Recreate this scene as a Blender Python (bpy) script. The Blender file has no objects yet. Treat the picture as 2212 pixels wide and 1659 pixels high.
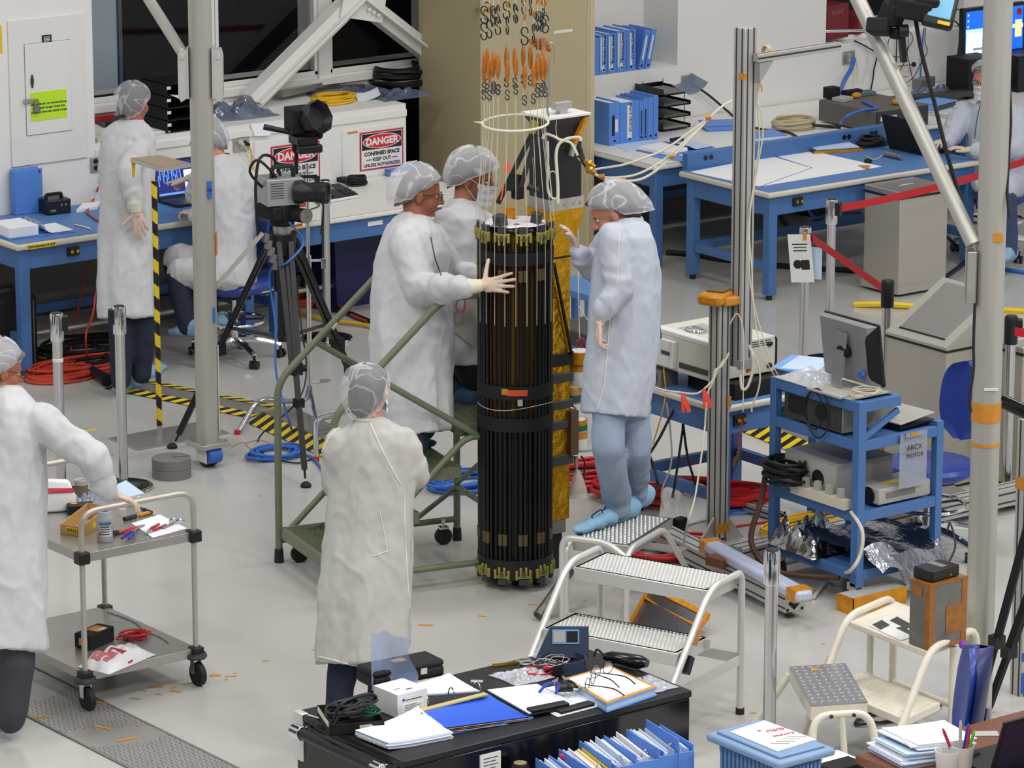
import bpy,bmesh,math,random
from math import sin,cos,pi,radians,sqrt,atan2
from mathutils import Vector,Matrix,Euler,noise,Quaternion
V=Vector
SC=bpy.context.scene
COL=SC.collection
random.seed(7)
TILT=radians(14.18);FPX=8745.0;CW,CH=2212,1659
CAMP=V((0,0,6.2))
FWD=V((.6*cos(TILT),.8*cos(TILT),-sin(TILT)));RGT=V((.8,-.6,0));UPV=V((.6*sin(TILT),.8*sin(TILT),cos(TILT)))
cam=bpy.data.cameras.new('camera');camo=bpy.data.objects.new('camera',cam);COL.objects.link(camo)
cam.sensor_width=36;cam.lens=36*FPX/CW;cam.clip_end=200;cam.clip_start=.5
camo.location=CAMP;camo.rotation_euler=(pi/2-TILT,0,-atan2(.6,.8))
SC.camera=camo
SC.view_settings.view_transform='Standard';SC.view_settings.look='None';SC.view_settings.gamma=1
SC.view_settings.use_curve_mapping=False
SC.view_settings.exposure=.24
try:
    SC.cycles.max_bounces=7;SC.cycles.transparent_max_bounces=14;SC.cycles.diffuse_bounces=3;SC.cycles.glossy_bounces=4
    SC.cycles.caustics_reflective=False;SC.cycles.caustics_refractive=False
    SC.cycles.sample_clamp_indirect=4
except Exception:pass
wd=bpy.data.worlds.new('hall');SC.world=wd;wd.use_nodes=True
bg=wd.node_tree.nodes['Background'];bg.inputs[1].default_value=.55
_N=wd.node_tree.nodes;_L=wd.node_tree.links
_tc=_N.new('ShaderNodeTexCoord');_mp=_N.new('ShaderNodeMapping');_mp.inputs['Scale'].default_value=(2.6,2.6,.5);_nz=_N.new('ShaderNodeTexNoise');_nz.inputs['Scale'].default_value=1.1;_nz.inputs['Detail'].default_value=1
_rp=_N.new('ShaderNodeValToRGB');_rp.color_ramp.elements[0].position=.42;_rp.color_ramp.elements[0].color=(.05,.052,.06,1);_rp.color_ramp.elements[1].position=.58;_rp.color_ramp.elements[1].color=(.93,.95,1,1)
_L.new(_tc.outputs['Generated'],_mp.inputs[0]);_L.new(_mp.outputs[0],_nz.inputs[0]);_L.new(_nz.outputs[0],_rp.inputs[0]);_L.new(_rp.outputs[0],bg.inputs[0])
def hall_lamp(x,y,e,sx=1.3,sy=1.3,z=9.2):
    l=bpy.data.lights.new('high_bay_lamp','AREA');l.shape='RECTANGLE';l.size=sx;l.size_y=sy;l.energy=e;l.color=(1,.972,.93)
    o=bpy.data.objects.new('high_bay_lamp',l);o.location=(x,y,z);COL.objects.link(o)
for lx in(3.5,8.5,13.5,18.5):
    for ly,e in((3.5,230),(10,170),(16.5,120)):
        hall_lamp(lx,ly,e)
def ray(px,py):return FWD+RGT*((px-1106)/FPX)+UPV*((829.5-py)/FPX)
def at(px,py,z=0.0):
    d=ray(px,py);return CAMP+d*((z-6.2)/d.z)
def wy(px,py,Y):
    d=ray(px,py);return CAMP+d*(Y/d.y)
def wx(px,py,X):
    d=ray(px,py);return CAMP+d*(X/d.x)
def dep(px,py,t):return CAMP+ray(px,py)*t
def depth(p):return(V(p)-CAMP).dot(FWD)
def lin(c):
    return tuple(((x/255)/12.92 if x/255<=.04045 else((x/255+.055)/1.055)**2.4)for x in c)
MATS={}
def mat(name,rgb,rough=.5,metal=0,bump=0,bscale=60,var=0,vscale=4,alpha=1,emit=0,trans=0,coat=0,spec=.5,stretch=None,sheen=0):
    if name in MATS:return MATS[name]
    m=bpy.data.materials.new(name);m.use_nodes=True;nt=m.node_tree;N=nt.nodes;L=nt.links
    b=N['Principled BSDF'];c=lin(rgb)
    b.inputs['Base Color'].default_value=(*c,1);b.inputs['Roughness'].default_value=rough;b.inputs['Metallic'].default_value=metal
    b.inputs['Alpha'].default_value=alpha;b.inputs['Specular IOR Level'].default_value=spec
    if trans:b.inputs['Transmission Weight'].default_value=trans
    if coat:b.inputs['Coat Weight'].default_value=coat;b.inputs['Coat Roughness'].default_value=.05
    if emit:b.inputs['Emission Color'].default_value=(*c,1);b.inputs['Emission Strength'].default_value=emit
    if bump or var:
        tc=N.new('ShaderNodeTexCoord');mp=N.new('ShaderNodeMapping');L.new(tc.outputs['Object'],mp.inputs[0])
        if stretch:mp.inputs['Scale'].default_value=stretch
    if bump:
        n=N.new('ShaderNodeTexNoise');n.inputs['Scale'].default_value=bscale;n.inputs['Detail'].default_value=3;L.new(mp.outputs[0],n.inputs[0])
        bp=N.new('ShaderNodeBump');bp.inputs['Strength'].default_value=bump;bp.inputs['Distance'].default_value=.01
        L.new(n.outputs[0],bp.inputs['Height']);L.new(bp.outputs[0],b.inputs['Normal'])
    if var:
        n=N.new('ShaderNodeTexNoise');n.inputs['Scale'].default_value=vscale;n.inputs['Detail'].default_value=4;L.new(mp.outputs[0],n.inputs[0])
        r=N.new('ShaderNodeMapRange');r.inputs[1].default_value=.3;r.inputs[2].default_value=.7;r.inputs[3].default_value=1-var;r.inputs[4].default_value=1+var*.5
        L.new(n.outputs[0],r.inputs[0])
        mx=N.new('ShaderNodeVectorMath');mx.operation='SCALE';mx.inputs[0].default_value=c;L.new(r.outputs[0],mx.inputs['Scale']);L.new(mx.outputs[0],b.inputs['Base Color'])
    MATS[name]=m;return m
def veil(name,rgb,fac,rough=.8,bscale=0,spec=.2,bump=.4):
    """thin see-through sheet: part transparent, part diffuse/gloss"""
    if name in MATS:return MATS[name]
    m=mat(name,rgb,rough,bump=bump if bscale else 0,bscale=bscale or 1,spec=spec)
    nt=m.node_tree;N=nt.nodes;L=nt.links;b=N['Principled BSDF'];out=N['Material Output']
    t=N.new('ShaderNodeBsdfTransparent');mx=N.new('ShaderNodeMixShader');mx.inputs[0].default_value=fac
    L.new(t.outputs[0],mx.inputs[1]);L.new(b.outputs[0],mx.inputs[2]);L.new(mx.outputs[0],out.inputs[0]);return m
M_white=mat('white_paint',(232,231,227),.55,bump=.03,bscale=300)
M_wall=mat('wall_paint',(236,235,231),.6,bump=.05,bscale=200,var=.015,vscale=1.2)
M_beige=mat('beige_paint',(184,171,134),.55,var=.02,vscale=2)
M_chrome=mat('chrome',(225,225,228),.12,1)
M_steel=mat('stainless',(186,184,178),.32,.75,bump=.06,bscale=40,stretch=(1,1,40))
M_steelL=mat('stainless_brushed',(196,191,180),.42,.55,bump=.05,bscale=60,stretch=(1,1,30))
M_alu=mat('aluminium',(192,191,186),.38,.7,var=.05,vscale=6)
M_aluL=mat('aluminium_light',(220,220,216),.4,.5,var=.04,vscale=9)
M_pipe=mat('pipe_aluminium',(192,190,182),.45,.5,var=.07,vscale=7,stretch=(1,1,.15))
M_black=mat('black_plastic',(22,22,24),.42)
M_blackM=mat('black_matt',(14,14,16),.75)
M_blackG=mat('black_gloss',(9,9,11),.18)
M_dgrey=mat('dark_grey',(62,62,64),.5)
M_grey=mat('grey',(120,119,116),.5)
M_lgrey=mat('light_grey',(176,174,168),.5)
M_blue=mat('bench_blue',(72,114,172),.5,var=.05)
M_mat=mat('bench_mat',(84,128,186),.55,var=.03)
M_lam=mat('white_laminate',(236,234,228),.35)
M_edge=mat('bench_edge',(214,208,194),.45)
M_binder=mat('binder_blue',(92,142,222),.45,var=.05,vscale=8)
M_binderL=mat('binder_light_blue',(122,174,240),.45)
M_paper=mat('paper',(236,240,246),.75)
M_paperB=mat('paper_bluish',(196,216,240),.75)
M_yellow=mat('yellow',(232,196,30),.5)
M_orange=mat('kapton',(204,134,26),.25,spec=.6,var=.25,vscale=40)
M_tape=mat('orange_tape',(212,142,48),.45,var=.12,vscale=30)
M_red=mat('red',(190,30,34),.5)
M_belt=mat('belt_red',(196,28,36),.55)
M_rubber=mat('rubber',(26,26,27),.7)
M_cableB=mat('cable_black',(18,18,20),.5)
M_cableW=mat('cable_cream',(214,206,184),.5)
M_cableBl=mat('cable_blue',(52,108,196),.45)
M_cableR=mat('cable_red',(196,66,44),.5)
M_cableY=mat('cable_yellow',(226,180,32),.45)
M_label=mat('label_white',(228,228,226),.6)
M_ink=mat('ink',(30,30,34),.7)
M_gold=mat('gold_foil',(222,166,36),.26,.85,bump=1.0,bscale=22,var=.25,vscale=14)
M_foil=mat('silver_foil',(186,188,190),.22,1,bump=.5,bscale=14)
class MB:
    def __init__(s):s.v=[];s.f=[];s.m=[];s.cur=0
    def add(s,vs,fs):
        o=len(s.v);s.v.extend([tuple(p)for p in vs]);s.f.extend([tuple(i+o for i in f)for f in fs]);s.m.extend([s.cur]*len(fs));return s
    def mi(s,i):s.cur=i;return s
    def box(s,x0,x1,y0,y1,z0,z1):
        return s.add([(x0,y0,z0),(x1,y0,z0),(x1,y1,z0),(x0,y1,z0),(x0,y0,z1),(x1,y0,z1),(x1,y1,z1),(x0,y1,z1)],
                     [(3,2,1,0),(4,5,6,7),(0,1,5,4),(1,2,6,5),(2,3,7,6),(3,0,4,7)])
    def obox(s,c,size,rot=None):
        R=rot if isinstance(rot,Matrix)else(Euler(rot).to_matrix()if rot else Matrix.Identity(3));c=V(c);h=V(size)/2
        vs=[c+R@V((sx*h.x,sy*h.y,sz*h.z))for sz in(-1,1)for sx,sy in((-1,-1),(1,-1),(1,1),(-1,1))]
        return s.add(vs,[(3,2,1,0),(4,5,6,7),(0,1,5,4),(1,2,6,5),(2,3,7,6),(3,0,4,7)])
    def bar(s,a,b,w,h,up=(0,0,1)):
        a=V(a);b=V(b);d=(b-a);x=d.normalized();u=V(up);y=u.cross(x)
        if y.length<1e-4:y=V((0,1,0)).cross(x)if abs(x.y)<.9 else V((1,0,0)).cross(x)
        y.normalize();z=x.cross(y);R=Matrix((x,y,z)).transposed()
        return s.obox((a+b)/2,(d.length,w,h),R)
    def rings(s,rs,cap=True,close=True):
        n=len(rs[0]);vs=[p for r in rs for p in r];fs=[]
        for i in range(len(rs)-1):
            for j in range(n if close else n-1):
                k=(j+1)%n;fs.append((i*n+j,i*n+k,(i+1)*n+k,(i+1)*n+j))
        if cap and close:fs.append(tuple(range(n-1,-1,-1)));fs.append(tuple((len(rs)-1)*n+j for j in range(n)))
        return s.add(vs,fs)
    def cyl(s,a,b,r0,r1=None,seg=14):
        a=V(a);b=V(b);r1=r0 if r1 is None else r1;z=(b-a).normalized();x=z.orthogonal().normalized();y=z.cross(x)
        return s.rings([[p+(x*cos(2*pi*i/seg)+y*sin(2*pi*i/seg))*r for i in range(seg)]for p,r in((a,r0),(b,r1))])
    def tube(s,pts,r,seg=8,sub=4,close=False):
        P=smooth_path(pts,sub,close)if sub else[V(p)for p in pts]
        n=len(P);rs=[];x=None
        for i,p in enumerate(P):
            if close:t=P[(i+1)%n]-P[i-1]
            else:t=P[min(i+1,n-1)]-P[max(i-1,0)]
            if t.length<1e-9:t=V((0,0,1))
            t.normalize()
            if x is None:x=t.orthogonal().normalized()
            else:
                x=x-t*x.dot(t)
                x=x.normalized()if x.length>1e-6 else t.orthogonal().normalized()
            y=t.cross(x);rr=r[min(i*len(r)//n,len(r)-1)]if isinstance(r,(list,tuple))else r
            rs.append([p+(x*cos(2*pi*j/seg)+y*sin(2*pi*j/seg))*rr for j in range(seg)])
        if close:rs.append(rs[0])
        return s.rings(rs,cap=not close)
    def lathe(s,prof,c=(0,0,0),seg=24,R=None):
        c=V(c);rs=[]
        for r,z in prof:
            rs.append([c+((R@V((r*cos(2*pi*i/seg),r*sin(2*pi*i/seg),z)))if R else V((r*cos(2*pi*i/seg),r*sin(2*pi*i/seg),z)))for i in range(seg)])
        return s.rings(rs)
    def ell(s,c,r,rot=None,seg=14,rg=8):
        R=rot if isinstance(rot,Matrix)else(Euler(rot).to_matrix()if rot else Matrix.Identity(3));c=V(c);rs=[]
        for i in range(rg+1):
            t=pi*(i/rg);t=min(max(t,.06),pi-.06)
            rs.append([c+R@V((r[0]*sin(t)*cos(2*pi*j/seg),r[1]*sin(t)*sin(2*pi*j/seg),-r[2]*cos(t)))for j in range(seg)])
        return s.rings(rs)
    def cap(s,a,b,r0,r1=None,seg=12):
        """tapered capsule"""
        a=V(a);b=V(b);r1=r0 if r1 is None else r1;z=(b-a);z=z.normalized()if z.length>1e-6 else V((0,0,1));x=z.orthogonal().normalized();y=z.cross(x);rs=[]
        for k in(85,60,30,0):rs.append((a-z*r0*sin(radians(k)),r0*cos(radians(k))))
        for k in(0,30,60,85):rs.append((b+z*r1*sin(radians(k)),r1*cos(radians(k))))
        return s.rings([[p+(x*cos(2*pi*i/seg)+y*sin(2*pi*i/seg))*r for i in range(seg)]for p,r in rs])
    def prism(s,poly,z0,z1,fn=None):
        """extrude a 2-D outline; fn maps (x,y,z) to a point"""
        fn=fn or(lambda x,y,z:(x,y,z))
        return s.rings([[fn(x,y,z)for x,y in poly]for z in(z0,z1)])
    def sheet(s,fn,nu,nv,th=0.0):
        vs=[V(fn(i/nu,j/nv))for j in range(nv+1)for i in range(nu+1)];n=nu+1
        fs=[(j*n+i,j*n+i+1,(j+1)*n+i+1,(j+1)*n+i)for j in range(nv)for i in range(nu)]
        if th:
            k=len(vs);vs2=[p-V((0,0,th))for p in vs];f2=[tuple(reversed([a+k for a in f]))for f in fs]
            bd=[i for i in range(n)]+[j*n+nu for j in range(1,nv+1)]+[nv*n+i for i in range(nu-1,-1,-1)]+[j*n for j in range(nv-1,0,-1)]
            sd=[(bd[(q+1)%len(bd)],bd[q],bd[q]+k,bd[(q+1)%len(bd)]+k)for q in range(len(bd))]
            return s.add(vs+vs2,fs+f2+sd)
        return s.add(vs,fs)
    def quad(s,*p):return s.add(p,[tuple(range(len(p)))])
    def xf(s,M):
        s.v=[tuple(M@V(p))for p in s.v];return s
    def join(s,o,mshift=0):
        k=len(s.v);s.v.extend(o.v);s.f.extend([tuple(i+k for i in f)for f in o.f]);s.m.extend([a+mshift for a in o.m]);return s
    def build(s,name,m,parent=None,ang=40,bevel=0,org=None,label=None,fixn=False,loc=None):
        me=bpy.data.meshes.new(name)
        vs=s.v
        if org is not None:o_=V(org);vs=[tuple(V(p)-o_)for p in s.v]
        me.from_pydata(vs,[],s.f)
        ms=m if isinstance(m,(list,tuple))else[m]
        for a in ms:me.materials.append(a)
        if len(ms)>1:me.polygons.foreach_set('material_index',s.m)
        if fixn:
            b=bmesh.new();b.from_mesh(me);bmesh.ops.recalc_face_normals(b,faces=b.faces);b.to_mesh(me);b.free()
        if ang:
            me.shade_smooth()
            try:me.set_sharp_from_angle(angle=radians(ang))
            except Exception:pass
        o=bpy.data.objects.new(name,me);COL.objects.link(o)
        if org is not None:o.location=org
        if loc is not None:o.location=loc
        if bevel:
            bv=o.modifiers.new('bevel','BEVEL');bv.width=bevel;bv.segments=2;bv.limit_method='ANGLE';bv.angle_limit=radians(50)
        if parent:o.parent=parent
        if label:o['label']=label
        return o
def smooth_path(pts,sub=4,close=False):
    P=[V(p)for p in pts];n=len(P)
    if n<3:return P
    out=[]
    rng=n if close else n-1
    for i in range(rng):
        p0=P[i-1]if(i>0 or close)else P[0];p1=P[i];p2=P[(i+1)%n];p3=P[(i+2)%n]if(i+2<n or close)else P[-1]
        for k in range(sub):
            t=k/sub;a=2*p1;b=(p2-p0)*t;c=(2*p0-5*p1+4*p2-p3)*t*t;d=(3*p1-p0-3*p2+p3)*t**3
            out.append((a+b+c+d)/2)
    if not close:out.append(P[-1])
    return out
def fillet(pts,r,n=4):
    """polyline with rounded corners"""
    P=[V(p)for p in pts];out=[P[0]]
    for i in range(1,len(P)-1):
        a=(P[i-1]-P[i]);b=(P[i+1]-P[i]);k=min(r,a.length*.45,b.length*.45);a=P[i]+a.normalized()*k;b=P[i]+b.normalized()*k
        for j in range(n+1):
            t=j/n;out.append(a*(1-t)**2+P[i]*2*t*(1-t)+b*t*t)
    out.append(P[-1]);return out
def tag(o,label,cat,group=None,kind=None):
    o['label']=label;o['category']=cat
    if group:o['group']=group
    if kind:o['kind']=kind
    return o
def thing(name,label,cat,loc=(0,0,0),rz=0,group=None):
    o=bpy.data.objects.new(name,None);COL.objects.link(o);o.empty_display_size=.1
    o.location=loc;o.rotation_euler=(0,0,rz);return tag(o,label,cat,group)
def struct(name,mb,m,label=None,**k):
    o=mb.build(name,m,**k);o['kind']='structure'
    if label:o['label']=label
    return o
def dup(root,loc,rz=None,label=None,group=None):
    def cp(o,parent):
        c=o.copy();COL.objects.link(c)
        if parent:c.parent=parent
        for ch in[x for x in bpy.data.objects if x.parent==o]:cp(ch,c)
        return c
    r=cp(root,None);r.location=loc
    if rz is not None:r.rotation_euler=(0,0,rz)
    if label:r['label']=label
    if group:r['group']=group
    return r
def text_mb(s,size,xdir,ydir,org,align='CENTER',ext=.0005,bold=0):
    """lettering as a mesh: baseline centre at org"""
    c=bpy.data.curves.new('lettering','FONT');c.body=s;c.size=size;c.align_x=align;c.extrude=ext;c.offset=bold;c.resolution_u=3
    o=bpy.data.objects.new('lettering',c);COL.objects.link(o);bpy.context.view_layer.update()
    me=o.to_mesh();X=V(xdir).normalized();Y=V(ydir).normalized();Z=X.cross(Y);org=V(org)
    m=MB();m.add([org+X*v.co.x+Y*v.co.y+Z*v.co.z for v in me.vertices],[tuple(p.vertices)for p in me.polygons])
    o.to_mesh_clear();bpy.data.objects.remove(o);bpy.data.curves.remove(c);return m
def rotz(a):return Matrix.Rotation(a,3,'Z')
def remesh(mb,voxel,sm=2):
    """weld a pile of overlapping solids into one continuous skin; returns (verts, faces)"""
    me=bpy.data.meshes.new('tmp');me.from_pydata(mb.v,[],mb.f)
    o=bpy.data.objects.new('tmp',me);COL.objects.link(o)
    r=o.modifiers.new('r','REMESH');r.mode='VOXEL';r.voxel_size=voxel
    if sm:
        s=o.modifiers.new('s','SMOOTH');s.iterations=sm;s.factor=.5
    dg=bpy.context.evaluated_depsgraph_get();dg.update();e=o.evaluated_get(dg);m2=e.to_mesh()
    vs=[v.co.copy()for v in m2.vertices];nr=[v.normal.copy()for v in m2.vertices];fs=[tuple(p.vertices)for p in m2.polygons]
    e.to_mesh_clear();bpy.data.objects.remove(o);bpy.data.meshes.remove(me);return vs,nr,fs
def skin(mb,voxel,name,m,parent,sm=2,disp=None,label=None,matfn=None):
    vs,nr,fs=remesh(mb,voxel,sm)
    if disp:vs=[p+n*disp(p)for p,n in zip(vs,nr)]
    q=MB();q.add(vs,fs)
    if matfn:q.m=[matfn((vs[f[0]]+vs[f[2]])/2)for f in fs]
    return q.build(name,m,parent,ang=0 if False else 180,label=label)
# ================================================================ the setting
def floor_mat():
    m=mat('epoxy_floor',(190,189,184),.16,var=.03,vscale=.6,spec=.5)
    N=m.node_tree.nodes;L=m.node_tree.links;b=N['Principled BSDF']
    n=N.new('ShaderNodeTexNoise');n.inputs['Scale'].default_value=1.6;n.inputs['Detail'].default_value=5
    tc=N.new('ShaderNodeTexCoord');L.new(tc.outputs['Object'],n.inputs[0])
    r=N.new('ShaderNodeMapRange');r.inputs[3].default_value=.1;r.inputs[4].default_value=.3;L.new(n.outputs[0],r.inputs[0]);L.new(r.outputs[0],b.inputs['Roughness'])
    bp=N.new('ShaderNodeBump');bp.inputs['Strength'].default_value=.05;bp.inputs['Distance'].default_value=.02;L.new(n.outputs[0],bp.inputs['Height']);L.new(bp.outputs[0],b.inputs['Normal'])
    return m
struct('floor',MB().box(4,32,2,26,-.1,0),floor_mat(),'glossy off-white epoxy floor')
YL,YR,YC=22.46,22.9,22.23
LZ=1.24
struct('wall_left',MB().box(6,13.44,YL,YL+1.2,0,6.5),M_wall,'white wall with the electrical panel')
struct('trim_1',MB().box(13.44,15.93,YL,23.16,0,LZ).box(13.44,15.93,YL-.012,YL,1.155,1.2),M_white,'white ledge below the windows')
sm=MB()
for px0,px1 in((14.675,15.309),(15.392,15.90)):
    for z0,z1 in((.62,1.112),):
        sm.box(px0,px1,YL-.008,YL,z0,z1)
struct('trim_2',sm,M_white,'white access covers in the ledge front',bevel=.003)
fr=MB()
fr.box(13.3,16.9,23.16,23.4,LZ,1.40).box(13.3,16.9,23.12,23.16,1.30,1.345)
struct('trim_3',fr,M_white,'white window sill band')
M_pane=veil('window_glass',(10,12,18),.16,.03,spec=1)
for i,(x0,x1)in enumerate(((13.46,14.80),(14.86,15.645),(15.80,16.62))):
    w=struct('window_%d'%(i+1),MB().box(x0,x1,23.2,23.206,1.40,3.6),M_pane,'dark window pane')
    f=MB();t=.028
    f.box(x0-t,x0,23.155,23.24,1.37,3.6).box(x1,x1+t,23.155,23.24,1.37,3.6).box(x0-t,x1+t,23.155,23.24,1.36,1.40)
    f.build('window_frame',M_white,w,bevel=.004)
mu=MB().box(15.673,15.772,23.14,23.4,LZ,3.6).box(16.65,16.95,23.14,23.4,LZ,3.6)
struct('trim_4',mu,M_white,'white window mullions')
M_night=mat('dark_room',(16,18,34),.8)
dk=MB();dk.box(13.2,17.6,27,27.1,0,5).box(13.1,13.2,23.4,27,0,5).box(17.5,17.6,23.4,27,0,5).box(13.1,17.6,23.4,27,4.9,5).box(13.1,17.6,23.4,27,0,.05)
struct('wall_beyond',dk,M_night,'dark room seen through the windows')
cur=MB();M_curt=mat('pale_blue_panel',(206,222,232),.6)
cur.box(13.97,14.33,23.62,23.66,.9,4)
struct('trim_5',cur,M_curt,'pale blue panel behind the first window')
struct('trim_6',MB().box(14.335,14.36,23.6,23.68,.9,4).box(13.945,13.97,23.6,23.68,.9,4).box(13.5,13.94,23.6,23.66,.9,4),mat('steel_blue',(96,116,134),.5),'frame of the pale blue panel')
pl=MB().box(16.40,17.36,YC,YC+.73,0,6)
struct('pillar',pl,M_beige,'broad beige pillar')
struct('trim_7',MB().box(17.36,17.44,YC+.05,YC+.9,0,6).box(17.335,17.345,YC-.004,YC,.02,6),mat('beige_edge',(206,192,164),.5),'light edge strip of the beige pillar')
rw=MB();z1=6.2
rw.box(17.3,30,YR,YR+.15,0,1.16)
rw.box(18.70,20.15,YR,YR+.15,1.16,z1)
rw.box(21.57,30,YR,YR+.15,1.19,z1)
rw.box(17.3,18.70,YR,YR+.15,2.6,z1).box(20.15,21.57,YR,YR+.15,2.4,z1)
struct('wall_right',rw,M_wall,'white wall behind the right benches')
nc=MB().box(17.3,18.70,YR+.15,YR+.42,1.06,1.16).box(17.3,18.70,YR+.40,YR+.45,1.16,2.6).box(18.70,18.74,YR+.15,YR+.45,1.06,2.6)
struct('trim_8',nc,M_wall,'white recess shelf for the binders')
n2=MB().box(20.15,21.57,YR+.15,YR+.75,1.09,1.19)
struct('trim_9',n2,M_wall,'white sill of the dark recess')
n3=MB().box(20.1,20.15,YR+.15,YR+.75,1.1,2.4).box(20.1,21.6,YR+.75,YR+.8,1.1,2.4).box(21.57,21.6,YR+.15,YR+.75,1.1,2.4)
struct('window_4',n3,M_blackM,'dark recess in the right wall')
M_bb=mat('wall_base_grey',(118,117,114),.55)
struct('baseboard_right',MB().box(17.44,30,YR-.012,YR,0,.62).box(17.44,30,YR-.03,YR-.012,0,.16),M_bb,'grey base of the right wall')
struct('baseboard_left',MB().box(6,15.93,YL-.012,YL,0,.6).box(6,15.93,YL-.03,YL-.012,0,.16),M_bb,'grey base of the left wall')
rl=MB().cyl((12.0,22.05,.15),(15.9,22.05,.15),.016);
for x in(12.6,13.7,14.8,15.7):rl.cyl((x,22.05,.15),(x,YL-.03,.15),.012)
tag(rl.build('foot_rail',M_steelL,org=(12,22.05,.15)),'long steel rail running low under the left benches','rail')
rl=MB().cyl((17.5,22.3,.12),(22,22.3,.12),.018)
for x in(18,19,20,21):rl.cyl((x,22.3,.12),(x,YR-.03,.12),.012)
tag(rl.build('foot_rail',M_steelL,org=(17.5,22.3,.12)),'long steel rail running low under the right benches','rail')
p0=wy(15,45,YL);p1=wy(187,340,YL)
ep=thing('electrical_panel','white flush electrical panel with padlocked door on left wall','electrical panel',(p0.x,YL,p1.z))
w,h=13.375-p0.x,p0.z-p1.z
MB().box(0,w,-.012,0,0,h).build('panel_cover',M_white,ep,bevel=.004)
d0=wy(50,96,YL)-V((p0.x,0,p1.z));d1=wy(153,280,YL)-V((p0.x,0,p1.z))
D=MB().box(d0.x,d1.x,-.02,-.012,d1.z,d0.z).build('door',M_white,ep,bevel=.003)
MB().box(d0.x-.0025,d1.x+.0025,-.0135,-.012,d1.z-.0025,d0.z+.0025).build('door_gap',M_grey,ep)
MB().box(d0.x+.035,d0.x+.055,-.028,-.02,d1.z+.33,d0.z-.22).box(d0.x+.04,d0.x+.05,-.03,-.02,d1.z+.31,d0.z-.2).build('catch',M_dgrey,D)
zz=wy(75,215,YL).z-p1.z
MB().box(d0.x-.02,d0.x+.05,-.035,-.02,zz-.012,zz+.012).build('hasp',M_steel,D)
pk=MB().box(d0.x+.045,d0.x+.085,-.05,-.025,zz-.075,zz-.04);pk.tube([(d0.x+.052,-.037,zz-.04),(d0.x+.052,-.037,zz-.005),(d0.x+.065,-.037,zz+.006),(d0.x+.078,-.037,zz-.005),(d0.x+.078,-.037,zz-.04)],.005)
pk.build('padlock',M_grey,D)
a=wy(88,76,YL)-V((p0.x,0,p1.z));b=wy(109,89,YL)-V((p0.x,0,p1.z))
nm=MB().box(a.x,b.x,-.016,-.012,b.z,a.z).build('name_plate',M_black,ep)
lt=MB()
for i in range(4):lt.box(a.x+.01+.004*(i%2),b.x-.01-.004*(i%2),-.0168,-.016,a.z-.014-.009*i,a.z-.01-.009*i)
lt.build('lettering',M_label,nm,ang=0)
a=wy(62,200,YL)-V((p0.x,0,p1.z));b=wy(141,252,YL)-V((p0.x,0,p1.z))
M_lime=mat('lime_notice',(196,240,46),.6)
no=MB().box(a.x,b.x,-.0225,-.02,b.z,a.z).build('notice',M_lime,ep,label='lime yellow notice')
lt=MB()
for i,s in enumerate(('AREA IN FRONT OF THIS ELECTRICAL','PANEL MUST BE KEPT CLEAR FOR','36 INCHES OSHA-NEC REGULATIONS')):lt.join(text_mb(s,.0158,(1,0,0),(0,0,1),((a.x+b.x)/2,-.023,a.z-.085-.026*i),bold=.0006))
lt.build('lettering',M_ink,no,ang=0)
p=wy(0,75,YL);tag(MB().box(p.x-.1,p.x+.012,YL-.004,YL,p.z-.12,p.z+.06).build('notice',M_yellow,org=(p.x,YL,p.z)),'yellow notice on the wall at the far left edge','notice')
def outlet(px,py,Y,label,w=.075,h=.115,dark=False):
    p=wy(px,py,Y);t=thing('wall_outlet',label,'outlet',(p.x,Y,p.z))
    MB().box(-w/2,w/2,-.012,0,-h/2,h/2).build('cover_plate',M_steel,t,bevel=.003)
    s=MB()
    for z in(.022,-.022):s.cyl((0,-.014,z),(0,-.004,z),.017)
    s.build('socket',M_blackM if dark else M_lgrey,t);return t,p
outlet(205,355,YL,'steel wall outlet low on the white wall beside the standing person',.075,.1,True)
outlet(520,311,YL,'steel wall outlet on the ledge front with yellow cable plugged in',.125,.1)
outlet(1485,176,YR,'steel wall outlet above the black letter trays',.12,.1)
outlet(1832,124,YR,'steel wall outlet with blue and white cables plugged in',.12,.1)
def cable(name,pts,r,m,label,sub=6,cat='cable',group=None):
    o=MB().tube(pts,r,7,sub).build(name,m,org=pts[0]);return tag(o,label,cat,group)
def plug(p,m,label):
    o=MB().cyl(V(p)+V((0,-.012,0)),V(p)+V((0,-.06,-.01)),.014,.011).build('plug',m,org=p);return tag(o,label,'plug')
yo=YL-.03
plug(wy(515,306,YL),M_cableW,'cream plug in the outlet on the ledge front');plug(wy(527,307,YL),M_cableB,'black plug in the outlet on the ledge front')
cable('cable',[wy(530,309,yo),wy(541,322,yo-.02),wy(544,345,yo),wy(545,372,yo)],.006,M_cableY,'short yellow cable hanging from the outlet on the ledge front')
cable('cable',[wy(515,308,yo),wy(535,325,yo-.03),wy(555,350,yo-.02),wy(553,378,yo)],.004,M_cableW,'thin cream cable hanging from the outlet on the ledge front')
M_signred=mat('sign_red',(190,28,60),.5)
M_signred2=mat('sign_oval_red',(214,30,48),.5)
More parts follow.
